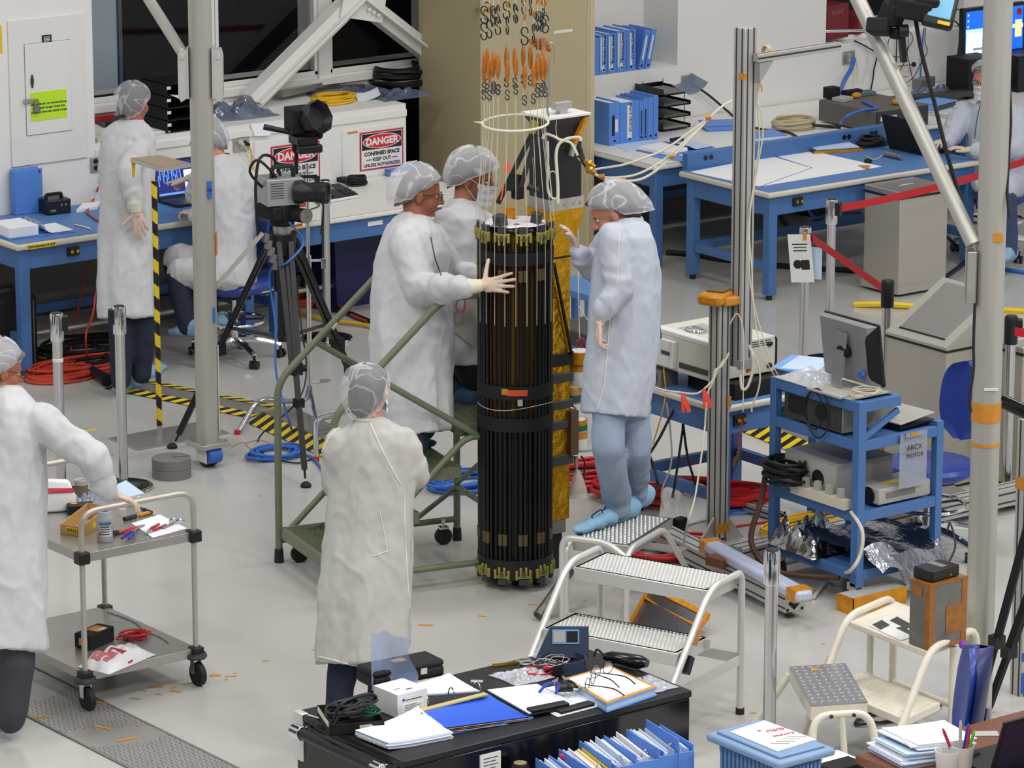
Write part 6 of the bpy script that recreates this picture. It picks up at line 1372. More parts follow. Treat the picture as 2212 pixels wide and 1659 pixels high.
# ================================================================ steel cart at left, floor strip and tape scraps
K0=at(186,1532);KX,KY=.62,.84
sc_=thing('steel_cart','stainless two shelf cart on casters in front of the leaning man at left','cart',(K0.x,K0.y,0));kz=zl_=None
def zfor(P,py):
    lo,hi=-1,4
    for _ in range(40):
        m=(lo+hi)/2;q=V((P.x,P.y,m));t=depth(q);yy=829.5-FPX*((q-CAMP).dot(UPV))/t
        if yy>py:lo=m
        else:hi=m
    return lo
ZU,ZL=zfor(K0,1196),zfor(K0,1452)
for x in(0,KX):
    for y in(0,KY):
        lg=MB().cyl((x,y,.15),(x,y,ZU+.02),.0135,seg=14).build('leg',M_steelL,sc_)
        c=MB().lathe([(.001,.135),(.05,.135),(.055,.145),(.05,.16),(.001,.165)],(x,y,0),20).build('caster_bumper',M_dgrey,sc_)
        MB().bar((x-.02,y,.06),(x-.02,y,.14),.035,.006,(1,0,0)).bar((x+.02,y,.06),(x+.02,y,.14),.035,.006,(1,0,0)).build('caster_fork',M_chrome,c)
        MB().cyl((x-.014,y-.015,.058),(x+.014,y-.015,.058),.058,seg=24).build('caster_wheel',M_rubber,c)
        for z in(ZL,ZU):MB().box(x-.03,x+.03,y-.03,y+.03,z-.05,z+.008).build('corner_block',M_black,sc_,bevel=.006)
for z in(ZL,ZU):
    MB().box(-.005,KX+.005,-.005,KY+.005,z-.045,z-.04).box(-.006,KX+.006,-.008,.004,z-.045,z).box(-.006,KX+.006,KY-.004,KY+.008,z-.045,z).box(-.008,.004,-.006,KY+.006,z-.045,z).box(KX-.004,KX+.008,-.006,KY+.006,z-.045,z).box(0,KX,0,KY,z-.006,z).build('shelf',M_steel,sc_,bevel=.002)
for y in(0,KY):MB().tube(fillet([(0,y,ZU),(0,y,ZU+.2),(KX,y,ZU+.2),(KX,y,ZU)],.09,6),.0145,12,0).build('push_handle',M_steelL,sc_)
def bxc(name,px,py,w,d,h,z,m,label,cat,rz=0,bev=.004):return bx(name,px,py,w,d,h,z,m,label,cat,rz,bev)
z=ZU+.001
def pack(name,c,w,d,h,m,label,rz=0,marks=(),seed=1,cat='packet'):
    t=thing(name,label,cat,c,rz);g=MB()
    def f(a,b):
        u,v=a*2-1,b*2-1;e=(1-u**4)*(1-v**4);n=noise.noise(V((u*3+seed,v*3,seed)))
        return(u*w/2*(1+.04*n),v*d/2,h*e*(.75+.4*n)+.002)
    g.sheet(f,18,14);g.build('wrapper',m,t,ang=60)
    for x0,x1,y0,y1,mm in marks:
        def q(a,b):
            p=f((x0+(x1-x0)*a+1)/2,(y0+(y1-y0)*b+1)/2);return(p[0],p[1],p[2]+.0015)
        MB().sheet(q,8,4).build('printed_band',mm,t)
    return t
M_pack=mat('pack_white',(234,234,236),.35);M_pink=mat('pack_pink',(206,120,126),.5);M_packred=mat('pack_red',(186,40,62),.5)
p=at(136,1100,z);t=thing('wipes_packet','white crumpled wipes packet standing on the cart top beside the man','packet',p,radians(-20))
MB().rings([[V((-.1,-.05,0)),V((.05,-.06,0)),V((.06,.03,0)),V((-.1,.05,0))],[V((-.09,-.045,.09)),V((.06,-.05,.07)),V((.06,.03,.08)),V((-.09,.04,.1))],[V((-.08,-.01,.16)),V((.03,-.03,.15)),V((.03,.01,.15)),V((-.08,.02,.16))]]).build('wrapper',M_pack,t,bevel=.012,ang=70)
MB().rings([[V((-.092,-.0465,.1)),V((.05,-.049,.095)),V((.05,-.045,.095)),V((-.092,-.042,.1))],[V((-.088,-.035,.122)),V((.046,-.043,.115)),V((.046,-.038,.115)),V((-.088,-.03,.122))]]).build('printed_band',M_packred,t,fixn=True)
p=at(176,1072,z);t=thing('jar','grey brown jar with pale lid at the back of the cart top','jar',p);MB().lathe([(.001,0),(.033,0),(.034,.075),(.001,.08)],seg=20).build('jar_body',mat('taupe',(112,104,92),.5),t);MB().lathe([(.034,.062),(.036,.062),(.036,.085),(.001,.088)],seg=20).build('lid',M_lgrey,t)
t=thing('kraft_bin','open kraft card parts bin with yellow labels on the cart top','parts bin',at(178,1160,z),radians(30))
g=MB();L_,W_,H_=.27,.12,.085
g.rings([[V((0,0,0)),V((L_,0,0)),V((L_,W_,0)),V((0,W_,0))],[V((0,0,.05)),V((L_,0,H_)),V((L_,W_,H_)),V((0,W_,.05))],[V((.005,.005,.05)),V((L_-.005,.005,H_)),V((L_-.005,W_-.005,H_)),V((.005,W_-.005,.05))],[V((.005,.005,.006)),V((L_-.005,.005,.006)),V((L_-.005,W_-.005,.006)),V((.005,W_-.005,.006))]]);g.build('bin_body',mat('kraft',(190,150,96),.7),t)
q=MB().box(-.001,0,.012,.09,.012,.04).box(.1,.13,-.001,0,.015,.04).box(.2,.225,-.001,0,.02,.055).build('label',M_yellow,t);text_mb('SMALL',.024,(0,-1,0),(0,0,1),(-.0018,.05,.018)).build('lettering',M_ink,q,ang=0)
p=at(227,1168,z);t=thing('squeeze_bottle','translucent bottle with blue cap at the near edge of the cart top','bottle',p)
MB().lathe([(.001,0),(.036,0),(.038,.004),(.038,.12),(.03,.145),(.02,.15),(.001,.15)],seg=24).build('bottle_body',mat('frosted',(214,218,222),.3,trans=.25),t);MB().lathe([(.023,.142),(.023,.168),(.001,.17)],seg=20).build('cap',mat('cap_blue',(40,96,196),.4),t)
def wrap(r,z0,z1,a0,a1):
    return MB().sheet(lambda a,b:(r*cos(a0+(a1-a0)*a),r*sin(a0+(a1-a0)*a),z0+(z1-z0)*b),12,1)
wrap(.0384,.03,.1,-2.9,-1.2).build('label',M_label,t);wrap(.0387,.085,.1,-2.9,-1.2).build('label_band',mat('label_blue',(90,140,200),.5),t)
g=MB();R_=.0389
for a in range(4):g.join(wrap(R_,.075-.012*a,.079-.012*a,-2.7,-1.5+.1*(a%2)))
g.build('lettering',M_ink,t);wrap(.039,.034,.048,-2.85,-2.7).build('label_mark',M_red,t)
M_handR=mat('grip_red',(206,44,48),.4);M_handB=mat('grip_blue',(36,64,176),.4)
def pliers(name,c,rz,m,label,L=.15,cat='pliers',open_=.16):
    t=thing(name,label,cat,c,rz)
    g=MB().cyl((0,0,.008),(.045,0,.008),.009,.003,8).cyl((-.01,0,.003),(-.01,0,.014),.012);g.build('jaws',M_steel,t)
    g=MB()
    for s in(-1,1):g.tube([(-.015,s*.004,.008),(-.05,s*L*open_*.6,.009),(-L*.9,s*L*open_*.75,.008)],[.006,.0075,.006],8)
    g.build('grip',m,t);return t
pliers('pliers',at(300,1142,z),radians(20),M_handR,'red handled pliers, upper pair on the cart top');pliers('pliers',at(322,1152,z+.0),radians(-150),M_packred,'dark red handled pliers near the cart edge');pliers('pliers',at(290,1150,z+.012),radians(40),M_handB,'blue handled pliers between the red pairs on the cart');pliers('pliers',at(262,1150,z),radians(15),M_black,'black handled pliers beside the bottle on the cart')
t=thing('scissors','steel scissors on white paper near the right edge of the cart top','scissors',at(372,1132,z+.004),radians(30));g=MB().bar((-.09,0,.004),(.02,.004,.004),.01,.003).bar((-.09,.004,.007),(.02,-.006,.007),.01,.003);g.build('blade',M_steel,t)
for s in(-1,1):
    g=MB();g.tube([(.05+.028*cos(2*pi*i/8),s*.018+.015*sin(2*pi*i/8),.005)for i in range(8)],.004,6,2,True);g.build('handle',M_chrome,t)
paper('paper_sheet',[(284,1131),(345,1112),(404,1142),(330,1162)],z,M_paper,'white paper under the scissors on the cart top','sheet')
paper('paper_sheet',[(247,1050),(272,1038),(312,1066),(270,1076)],z+.004,M_paperB,'white sheet with blue mark beside the glove of the leaning man','sheet')
paper('copper_sheet',[(272,1094),(283,1082),(316,1082),(296,1090)],z+.004,mat('copper',(222,176,132),.3,.8),'small copper sheet beside the glove of the leaning man','sheet',.004)
o=MB().cyl(at(291,1092,z+.008),at(312,1101,z+.008),.006);tag(o.build('marker',M_dgrey,org=at(291,1092,z)),'dark marker pen on the cart top','pen');o=MB().cyl(at(312,1101,z+.009),at(327,1107,z+.009),.009);tag(o.build('marker_cap',M_black,org=at(312,1101,z)),'black cap of the marker on the cart top','cap')
t=thing('screwdriver','black and yellow screwdriver with amber tape on the cart top','screwdriver',at(268,1126,z),radians(12));MB().cyl((0,0,.01),(.08,0,.01),.01).build('grip',M_black,t);MB().cyl((.08,0,.01),(.15,.0,.01),.003).build('shaft',M_yellow,t);MB().box(.1,.17,-.012,.012,.004,.014).build('tape_flag',M_tape,t)
t=thing('flashlight','black tool with orange label lying beside the kraft bin','tool',at(145,1110,z),radians(-20));MB().box(0,.13,-.03,.03,0,.05).build('body',M_black,t,bevel=.01);MB().box(.02,.05,-.018,.018,.05,.052).build('label',M_orange,t);MB().cyl((.13,0,.025),(.15,0,.025),.02).build('lens',M_chrome,t)
crumple('foil_pouch',at(190,1090,z).x,at(190,1090,z).y,.08,.06,.06,z,M_bag,'crumpled silver pouch behind the kraft bin','pouch',41)
p=at(265,1112,z);tag(MB().lathe([(.022,0),(.02,.03),(.001,.035)],seg=14).build('clear_cup',veil('clear_cup_m',(214,214,210),.45,.2),loc=p),'small clear cup beside the glove on the cart','cup')
z=ZL+.001
t=thing('battery_pack','black battery pack with yellow end on the lower cart shelf','battery',at(203,1392,z),radians(22));MB().box(-.09,.1,-.05,.05,0,.075).build('case',M_blackM,t,bevel=.006);MB().box(-.094,-.09,-.03,.02,.02,.055).build('yellow_face',M_tape,t);MB().box(-.02,.06,-.04,.03,.075,.077).build('label',M_tape,t);MB().box(.0,.05,-.045,-.02,.077,.078).build('sticker',M_label,t)
q=pack('wipes_packet',at(252,1428,z),.36,.2,.075,M_pack,'white packet with red print and the number 100 on the lower cart shelf',radians(20),((-.75,-.25,-.5,.5,M_pink),(-.15,.05,-.95,.8,M_packred)),7)
text_mb('100',.06,(0,-1,0),(1,0,0),(.09,.02,.082)).build('lettering',M_ink,q,ang=0)
coil('cord_bundle',at(290,1379,z),.07,.04,.0035,10,M_red,'small bundle of red cord on the lower cart shelf',43,.003,jit=.5,cat='cord')
cable('wire',[at(232,1322,z+.003),at(262,1332,z+.003),at(292,1345,z+.003),at(312,1362,z+.003),at(345,1376,z+.003),at(364,1388,z+.003)],.0025,M_grey,'thin grey wire lying across the lower cart shelf',cat='wire')
paper('scratch_mark',[(236,1343),(266,1341),(258,1349),(262,1343)],z,M_lgrey,'pale taped mark on the lower cart shelf','mark',.001)
xa,xb=at(160,1600).x,at(300,1555).x;yb_,ya_=at(60,1450).y+.9,12.2
fs=MB().box(min(xa,xb),max(xa,xb),ya_,yb_,.0,.004).build('floor_strip',mat('strip_metal',(190,189,184),.35,.6,var=.06,vscale=5));tag(fs,'studded metal floor strip in the bottom left corner','floor strip')
g=MB();w_=abs(xb-xa);x0=min(xa,xb);ys=ya_+1.0
M_hole=mat('stud_dark',(92,92,98),.5)
nx=16
ny=int((yb_-ys)/(w_/nx))
for i in range(nx):
    for j in range(ny):
        x=x0+w_*(i+.5+.25*(j%2))/nx;y=ys+w_/nx*j
        if noise.noise(V((x*2.5,y*2.5,4)))<-.18:continue
        r=.0045;g.add([(x-r,y-r,.0045),(x+r,y-r,.0045),(x+r,y+r,.0045),(x-r,y+r,.0045)],[(0,1,2,3)])
q=g.build('studs',M_hole,fs);q['kind']='stuff';q.parent=fs
for x in(x0,x0+w_):MB().box(x-.006,x+.006,ya_,yb_,.004,.006).build('edge_strip',M_grey,fs)
scr=[(88,1549,.08,.02),(222,1571,.1,.02),(273,1597,.11,.02),(220,1518,.08,.02),(293,1509,.06,.015),(337,1484,.07,.02),(380,1493,.06,.02),(373,1485,.04,.012),(343,1500,.04,.01),(405,1476,.06,.015),(465,1459,.06,.03),(499,1461,.06,.018),(488,1468,.02,.01),(508,1454,.02,.01),(573,1428,.035,.018),(678,1404,.025,.012),(920,1350,.08,.025),(1042,1331,.045,.018),(973,1214,.07,.012),(950,1221,.04,.016),(562,1071,.02,.012),(1150,1306,.05,.01),(1262,1298,.02,.01),(1168,1402,.05,.012),(310,1492,.03,.01),(243,982,.015,.03),(1778,1391,.03,.008),(1627,1540,.03,.012)]
rnd=random.Random(12)
wh=lambda x,y:('on the studded floor strip' if(x,y)in((88,1549),(222,1571),(273,1597),(220,1518))else 'under or beside the steel cart' if x<520 and y>1300 else 'on the open floor left of the standing woman' if x<700 else 'near the foot of the black cylinder' if y<1360 and x<1300 else 'near the step stools')
for i,(x,y,w,h)in enumerate(scr):
    p=at(x,y,.005 if i<4 else .001);r=radians(-37+rnd.uniform(-30,60));g=MB();k=[(-w/2,-h/2),(w/2*rnd.uniform(.8,1),-h/2),(w/2,h/2*rnd.uniform(.5,1)),(-w/2*rnd.uniform(.7,1),h/2)]
    g.rings([[V((a,b,0))for a,b in k],[V((a,b,.001))for a,b in k]]);o=g.build('tape_scrap',M_tape,loc=(p.x,p.y,p.z),fixn=True,ang=0);o.rotation_euler=(0,0,r)
    tag(o,'small orange tape scrap stuck '+wh(x,y),'tape scrap','orange tape scraps '+wh(x,y))
p=at(196,929);tag(MB().box(-.05,.04,-.012,.012,0,.002).build('tape_scrap',M_hy,loc=p),'short hazard tape scrap on the floor left of the striped pole','tape scrap')
a,b=at(1232,1232,.2),at(1162,1330,.03);tag(MB().cyl(a,b,.025,seg=16).cyl(b+(a-b)*.0,b+(a-b)*.14,.027,seg=16).build('metal_tube',mat('worn_metal',(120,118,108),.4,.7,var=.4,vscale=25),org=b),'worn metal tube with amber taped end leaning behind the silver step stool','tube')
a=at(1365,1420,0);pts=[at(1357,1355,.0),at(1475,1400,.0),wy(1530,1330,at(1475,1400,0).y+.12),wy(1405,1268,at(1357,1355,0).y+.12)]
g=MB().rings([pts,[p+V((.01,.02,0))for p in pts]]);o=g.build('foil_panel',mat('panel_foil',(132,132,134),.3,.9,bump=.3,bscale=12),org=pts[0],fixn=True);tag(o,'grey foil panel edged with amber tape leaning behind the silver step stool','panel')
for i in range(4):
    a,b=pts[i]-pts[0],pts[(i+1)%4]-pts[0];q=MB().bar(a+V((-.003,-.004,0)),b+V((-.003,-.004,0)),.03,.012,(0,1,0)).build('tape_edge',M_orange,o)
q=MB().bar((pts[3]+(pts[0]-pts[3])*.25)-pts[0]+V((-.004,-.006,0)),(pts[2]+(pts[1]-pts[2])*.35)-pts[0]+V((-.004,-.006,0)),.025,.006,(0,1,0)).build('tape_strip',M_orange,o)
# ================================================================ white step stools at bottom right
M_wst=mat('chipped_white',(228,222,206),.5,var=.06,vscale=30)
zt=.55;A=at(1835,1342,zt);B=at(1995,1405,zt);C_=at(1932,1300,zt)
ux=(C_-A);uy=(B-A);t=thing('step_stool','chipped white two step stool carrying the taped metal box','step stool',(A.x,A.y,0))
ux.z=uy.z=0
if True:
    o=V((0,0,0));D=ux.normalized()*.40;E=uy.normalized()*.56
    g=MB().rings([[o+V((0,0,zt-.03)),o+D+V((0,0,zt-.03)),o+D+E+V((0,0,zt-.03)),o+E+V((0,0,zt-.03))],[o+V((0,0,zt)),o+D+V((0,0,zt)),o+D+E+V((0,0,zt)),o+E+V((0,0,zt))]]);g.build('top_tread',M_wst,t,fixn=True,bevel=.006)
    Fw=-ux.normalized()
    for e,nm in((V((0,0,0))-uy.normalized()*.015,'a'),(E+uy.normalized()*.015,'b')):
        pts=[e+D+V((0,0,.0)),e+D+V((0,0,zt+.02)),e+V((0,0,zt+.02)),e+Fw*.42]
        MB().tube(fillet(pts,.09,5),.018,12,0).build('side_frame',M_wst,t)
        MB().cyl(e+D*.5+V((0,0,.12)),e+D*.5+V((0,0,zt-.02)),.016).build('rear_leg',M_wst,t)
    o2_=Fw*.18;z2=.28;d2=ux.normalized()*.30
    g=MB().rings([[o2_+V((0,0,z2-.04)),o2_+d2+V((0,0,z2-.04)),o2_+d2+E+V((0,0,z2-.04)),o2_+E+V((0,0,z2-.04))],[o2_+V((0,0,z2)),o2_+d2+V((0,0,z2)),o2_+d2+E+V((0,0,z2)),o2_+E+V((0,0,z2))]]);lt_=g.build('lower_tread',M_wst,t,fixn=True,bevel=.005)
    g=MB();u1,v1=ux.normalized(),uy.normalized()
    for i in range(7):
        for j in range(13):c=o2_+u1*(.025+.042*i)+v1*(.03+.042*j)+V((0,0,z2));g.obox(c,(.016,.006,.005),(0,0,.8 if(i+j)%2 else-.8))
    g.build('tread_bump',M_wst,lt_)['kind']='stuff'
    g=MB().tube(fillet([D+V((0,0,.15)),D+E+V((0,0,.15))],.05),.016,10,0);g.build('rear_rail',M_wst,t)
    MB().bar(Fw*.12+V((0,-.0,.40))+uy.normalized()*-.034,Fw*.19+V((0,0,.31))+uy.normalized()*-.034,.02,.01).build('tape_strip',M_tape,t)
q4=[at(1705,1440,.4),at(1752,1524,.4),at(1874,1516,.4),at(1826,1432,.4)]
c=sum(q4,V())/4;t=thing('step_stool','single step with diamond plate top on a white tube frame','step stool',(c.x,c.y,0))
L4=[p-V((c.x,c.y,0))for p in q4];g=MB().rings([[p-V((0,0,.006))for p in L4],L4]);pl_=g.build('diamond_plate',mat('plate',(176,176,182),.35,.8),t,fixn=True)
g=MB();e1,e2=L4[1]-L4[0],L4[3]-L4[0]
for i in range(11):
    for j in range(7):
        p=L4[0]+e1*((i+.6)/11.4)+e2*((j+.6)/7.3);g.obox(p+V((0,0,.001)),(.022,.007,.004),(0,0,.5 if(i+j)%2 else 2.0))
g.build('plate_bump',M_aluL,pl_)['kind']='stuff'
MB().rings([[p*1.0-V((0,0,.07))for p in L4],[p-V((0,0,.0065))for p in L4]]).build('step_box',M_wst,t,fixn=True)
MB().tube(fillet([L4[0]*1.9-V((0,0,.78))if 0 else V((L4[0].x*1.05-.16,L4[0].y+.16,0)),V((L4[0].x*1.05,L4[0].y,.36))],.05),.018,10,0).build('side_leg',M_wst,t)
f1,f2=L4[1]-V((0,0,.03)),L4[2]-V((0,0,.03));n1=V((-.03,-.05,0))
MB().tube(fillet([V((f1.x-.13,f1.y-.16,0)),f1+n1,f2+n1,V((f2.x-.03,f2.y-.16,0))],.08,6),.018,12,0).build('front_bow',M_wst,t)
MB().cyl((f1+f2)/2+n1-V((0,0,.0)),V(((f1+f2).x/2-.03,(f1+f2).y/2-.1,0)),.015).build('middle_leg',M_wst,t)
for k in(.3,.7):
    b_=f1+(f2-f1)*k+n1;MB().cyl(b_+V((-.01,-.018,0)),b_+V((-.013,-.024,0)),.009).build('bolt',M_dgrey,t)
MB().box(L4[0].x+.05,L4[0].x+.08,L4[0].y-.12,L4[0].y-.08,.4,.402).build('tape_scrap',M_tape,t)
b0=at(2006,1407,zt);zt2=zt+.002;t=thing('metal_box','square metal can wrapped in amber tape standing on the white step stool','box',(b0.x,b0.y,zt2))
MB().box(0,.225,0,.135,0,.31).build('can_body',mat('can_metal',(134,130,126),.4,.7,var=.15,vscale=14),t,bevel=.005)
M_ot=mat('old_tape',(158,100,34),.3,spec=.6,var=.3,vscale=20)
MB().box(-.002,.03,-.002,0,0,.31).box(-.002,0,0,.03,0,.31).box(.1,.21,-.0025,-.0,.06,.19).box(-.0025,0,.05,.12,.24,.29).box(.195,.227,-.002,0,.0,.312).box(0,.225,-.003,0,.0,.02).build('amber_tape',M_ot,t)
MB().box(-.003,.228,-.003,.138,.302,.312).build('rim_tape',M_ot,t)
t=thing('black_box','small black electronics box on top of the amber taped can','box',(b0.x+.02,b0.y+.01,zt2+.313),radians(4));MB().box(0,.18,0,.12,0,.055).build('case',M_black,t,bevel=.008);MB().box(.08,.12,.02,.11,.055,.056).build('top_label',M_grey,t);MB().box(.12,.126,-.001,0,.012,.02).build('green_lamp',mat('lamp_green',(120,200,60),.4),t)
cable('cable',[V((b0.x+.19,b0.y+.1,zt2+.34)),V((b0.x+.26,b0.y+.12,zt2+.42)),V((b0.x+.3,b0.y+.2,zt2+.5)),V((b0.x+.33,b0.y+.25,zt2+.45))],.005,M_cableB,'thin black lead leaving the small black electronics box')
o=paper('photo_print',[(1877,1352),(1918,1332),(1988,1372),(1945,1384)],zt+.002,M_label,'white sheet printed with dark pictures on the white step stool','print')
for i,cs in enumerate(([(1884,1349),(1905,1339),(1922,1350),(1902,1360)],[(1922,1340),(1938,1332),(1975,1352),(1958,1358)],[(1935,1356),(1950,1353),(1980,1370),(1968,1372)])):
    c4_=[at(x,y,zt+.0055)for x,y in cs];MB().rings([[p-o.location for p in c4_],[p-o.location+V((0,0,.0004))for p in c4_]]).build('printed_picture',M_dgrey,o,fixn=True)
tag(MB().ell((0,0,.02),(.02,.02,.02)).build('purple_cap',mat('purple',(130,60,190),.5),loc=at(2080,1402,zt)),'small purple cap beside the taped can at the pipe mast','cap')
pe=at(2206,1498);t=thing('slotted_post','slotted aluminium post at the right photo edge','post',pe);a_,s_=MB(),MB();extr(a_,s_,(0,0,0),(0,0,1.36),.08,.08);q=a_.build('post_body',M_ext,t);s_.build('slot',M_slot,q);MB().box(-.045,.0,-.045,-.041,.02,.12).box(-.045,.0,-.045,-.041,.18,.22).build('blue_tape',mat('tape_blue',(40,84,186),.5),t);MB().box(-.0425,.0425,-.0425,.0425,1.02,1.08).build('tape_wrap',M_tape,t)
a=dep(2165,866,depth(pe)-.6);b=dep(2250,906,depth(pe)-.7);tag(MB().cyl(a,b,.034,seg=18).build('foam_grip',M_blackG,org=a),'shiny black rolled grip at the right photo edge','grip')
t=thing('tripod','black tripod legs at the lower right photo edge','tripod',at(2150,1585));o=V(t.location)
for a,b,k in(((2225,1120),(2098,1590),1350),((2240,1240),(2133,1536),1465)):
    d_=depth(o)-.05;e=at(b[0],b[1],.0)if b[1]<1550 else at(b[0],b[1],0);s_=dep(a[0],a[1],depth(e)-.35);g=MB().bar(s_-o,(s_+(e-s_)*.55)-o,.045,.035);g.bar(s_+(e-s_)*.5-o,e-o,.032,.028);q=g.build('leg',M_blackM,t);MB().obox(s_+(e-s_)*.56-o,(.06,.055,.06)).build('leg_clamp',M_black,q)
stool('blue task chair seen edge on behind the brown desk',at(1968,1872),radians(-127),.46,True,True,.24)
coil('cable_coil',at(1940,1545),.22,.07,.006,3,M_cableB,'black cable loops on the floor under the white step stool',97,.004,jit=.3)
# ================================================================ black cabinet in front with everything on it
ZC=.95;cfr=at(1495,1491,ZC);xl=at(618,1534,ZC).x;yb=at(1262,1390,ZC).y
xl=at(925,1642,ZC).x-.0;xl=min(xl,at(618,1534,ZC).x+.02)
cb=thing('cabinet','glossy black rolling cabinet in the foreground with a cluttered top','cabinet',(xl,cfr.y,0));CLX,CLY=cfr.x-xl,yb-cfr.y
MB().box(.005,CLX-.005,.005,CLY-.005,.1,ZC-.03).build('cabinet_body',mat('cabinet_black',(13,14,18),.16),cb,bevel=.008)
MB().box(0,CLX,0,CLY,ZC-.03,ZC).build('cabinet_top',mat('cabinet_top_black',(24,24,28),.4,bump=.08,bscale=200),cb,bevel=.005)
g=MB().box(-.004,.03,CLY-.06,CLY+.004,.75,ZC+.003).build('corner_guard',M_aluL,cb,bevel=.006)
q=MB().cyl((-.05,.12,ZC-.05),(-.05,CLY-.1,ZC-.05),.022,seg=16).build('push_bar',M_black,cb)
for y in(.1,CLY-.1):MB().cyl((-.05,y-.03,ZC-.05),(-.05,y+.03,ZC-.05),.03,seg=16).bar((-.05,y,ZC-.05),(.01,y,ZC-.05),.04,.04).build('bar_bracket',M_chrome,cb,bevel=.004)
x_=at(880,1640,ZC).x-xl;MB().box(.37,.47,-.0015,.005,ZC-.135,ZC-.055).build('paper_label',M_label,cb)
k=MB()
for i in range(4):k.box(.385,.455-.01*(i%2),-.0022,-.0015,ZC-.075-.014*i,ZC-.072-.014*i)
k.build('lettering',M_ink,cb)
for x in(.08,CLX-.08):
    for y in(.08,CLY-.08):MB().cyl((x-.02,y,.05),(x+.02,y,.05),.05).build('caster_wheel',M_rubber,cb)
z=ZC+.001
p=at(752,1565,z);t=thing('parts_tray','black tray full of tangled leads at the left end of the cabinet top','tray',p,radians(-22))
MB().box(-.1,.12,-.12,.12,0,.005).box(-.1,-.095,-.12,.12,0,.05).box(.115,.12,-.12,.12,0,.05).box(-.1,.12,-.12,-.115,0,.045).box(-.1,.12,.115,.12,0,.05).build('tray',M_blackM,t);MB().box(-.102,-.099,-.1,.1,.03,.05).build('tan_edge',M_cableW,t);MB().box(.02,.07,-.122,-.12,.01,.035).build('label',M_cableW,t)
coil('cable_coil',p+V((0,0,.03)),.075,.06,.007,7,M_cableB,'black leads heaped in the tray on the cabinet',101,.008,jit=.4)
coil('wire_tangle',p+V((.06,-.03,.04)),.05,.05,.0022,12,mat('green_wire',(30,96,70),.5),'tangle of thin green wire in the tray on the cabinet',102,.003,jit=.6)
g=MB();g.tube([at(720,1560,z+.05),at(738,1520,z+.13),at(790,1500,z+.13),at(812,1505,z+.1),at(800,1515,z+.08)],.007);g.tube([at(722,1565,z+.05),at(745,1535,z+.12),at(800,1520,z+.1),at(815,1512,z+.09),at(800,1520,z+.06)],.006);tag(g.build('power_lead',M_cableB,org=p),'black power lead standing up out of the tray on the cabinet','lead')
o=MB().cyl(at(665,1544,z+.005),at(704,1556,z+.005),.003);tag(o.build('cable_tie',M_label,org=at(665,1544,z)),'white cable tie on the left end of the cabinet top','cable tie')
p=at(868,1551,z);t=thing('carton','small white carton with blue printed label on the cabinet top','carton',(p.x-.02,p.y,z),radians(2))
MB().box(-.0,.15,.0,.16,0,.1).build('box',M_label,t,bevel=.002);k=MB().box(.02,.13,-.0012,0,.02,.055).build('label',M_paper,t)
k=MB();k.box(.025,.035,-.0018,0,.068,.078);k.build('label_mark',M_handB,t);k=MB()
for i in range(4):k.box(.035,.115-.02*(i%2),-.002,-.0012,.026+.007*i,.0275+.007*i)
k.box(.04,.12,-.0012,0,.068,.071);k.box(.03,.06,.06,.065,.1,.1005).box(.07,.1,.03,.04,.1,.1005);k.build('lettering',M_dgrey,t)
def stackp(label,cs,z,n,th,m=M_paper,lift=.02,rnd_=.006,name='paper_stack'):
    c=[at(x,y,z)for x,y in cs];cc=sum(c,V())/len(c);t=thing(name,label,'papers',(cc.x,cc.y,z));r=random.Random(len(label))
    for i in range(n):
        o=V((r.uniform(-rnd_,rnd_),r.uniform(-rnd_,rnd_),0));zz=th*i
        def f(a,b,o=o,zz=zz):
            p=(c[0]*(1-a)+c[1]*a)*(1-b)+(c[3]*(1-a)+c[2]*a)*b-cc+o;return(p.x,p.y,zz+.001+lift*(a**3)*(b**2)*(i/n+.3)+lift*.5*((1-a)**4))
        MB().sheet(f,8,8,th*.9).build('sheet',M_paperB if(i%3==1 and m is M_paper)else m,t,ang=30)
    return t
q=stackp('stack of white papers at the front left edge of the cabinet top',[(838,1622),(978,1594),(905,1550),(770,1595)],z,7,.004)
l4=[at(868,1581,z+.04),at(890,1592,z+.04)]
stackp('white papers lying behind the open blue binder on the cabinet',[(880,1506),(1035,1495),(972,1462),(862,1490)],z,3,.003,lift=.01)
def standpouch(a,b):return(.17*a+.02*sin(6*b)*a,.03*sin(4*a)+.03*b,.24*b*(1-.15*a)+.015*noise.noise(V((a*4,b*4,1))))
o=MB().sheet(standpouch,12,14).build('pouch',veil('blue_clear',(150,168,208),.6,.12,12,spec=1),loc=at(803,1492,z));o.rotation_euler=(0,0,radians(-30));tag(o,'bluish clear pouch standing at the back of the cabinet top','pouch')
p=at(800,1478,z);t=thing('glasses_case','black hard case with orange label at the back edge of the cabinet top','case',at(803,1489,z),radians(-4));MB().box(0,.34,-.02,.13,0,.05).build('lower_shell',M_blackM,t,bevel=.014);MB().box(0,.34,-.02,.13,.046,.075).build('lid',M_blackM,t,bevel=.014);MB().box(.14,.2,.05,.09,.075,.0757).build('label',M_tape,t);k=MB().box(.22,.25,-.026,-.02,.03,.055).build('latch',M_steel,t)
c0=at(955,1588,z);t=thing('ring_binder','open ring binder with bright blue divider in the middle of the cabinet top','binder',(c0.x,c0.y,z),radians(0))
cs=[at(957,1590,z),at(1152,1552,z),at(1058,1496,z),at(905,1535,z)];L4=[p-c0 for p in cs]
MB().rings([[V((p.x,p.y,0))for p in L4],[V((p.x,p.y,.006))for p in L4]]).build('cover',M_binder,t,fixn=True)
bl=[at(965,1572,z+.03),at(1145,1548,z+.012),at(1058,1500,z+.025),at(908,1540,z+.04)];B4=[p-c0 for p in bl]
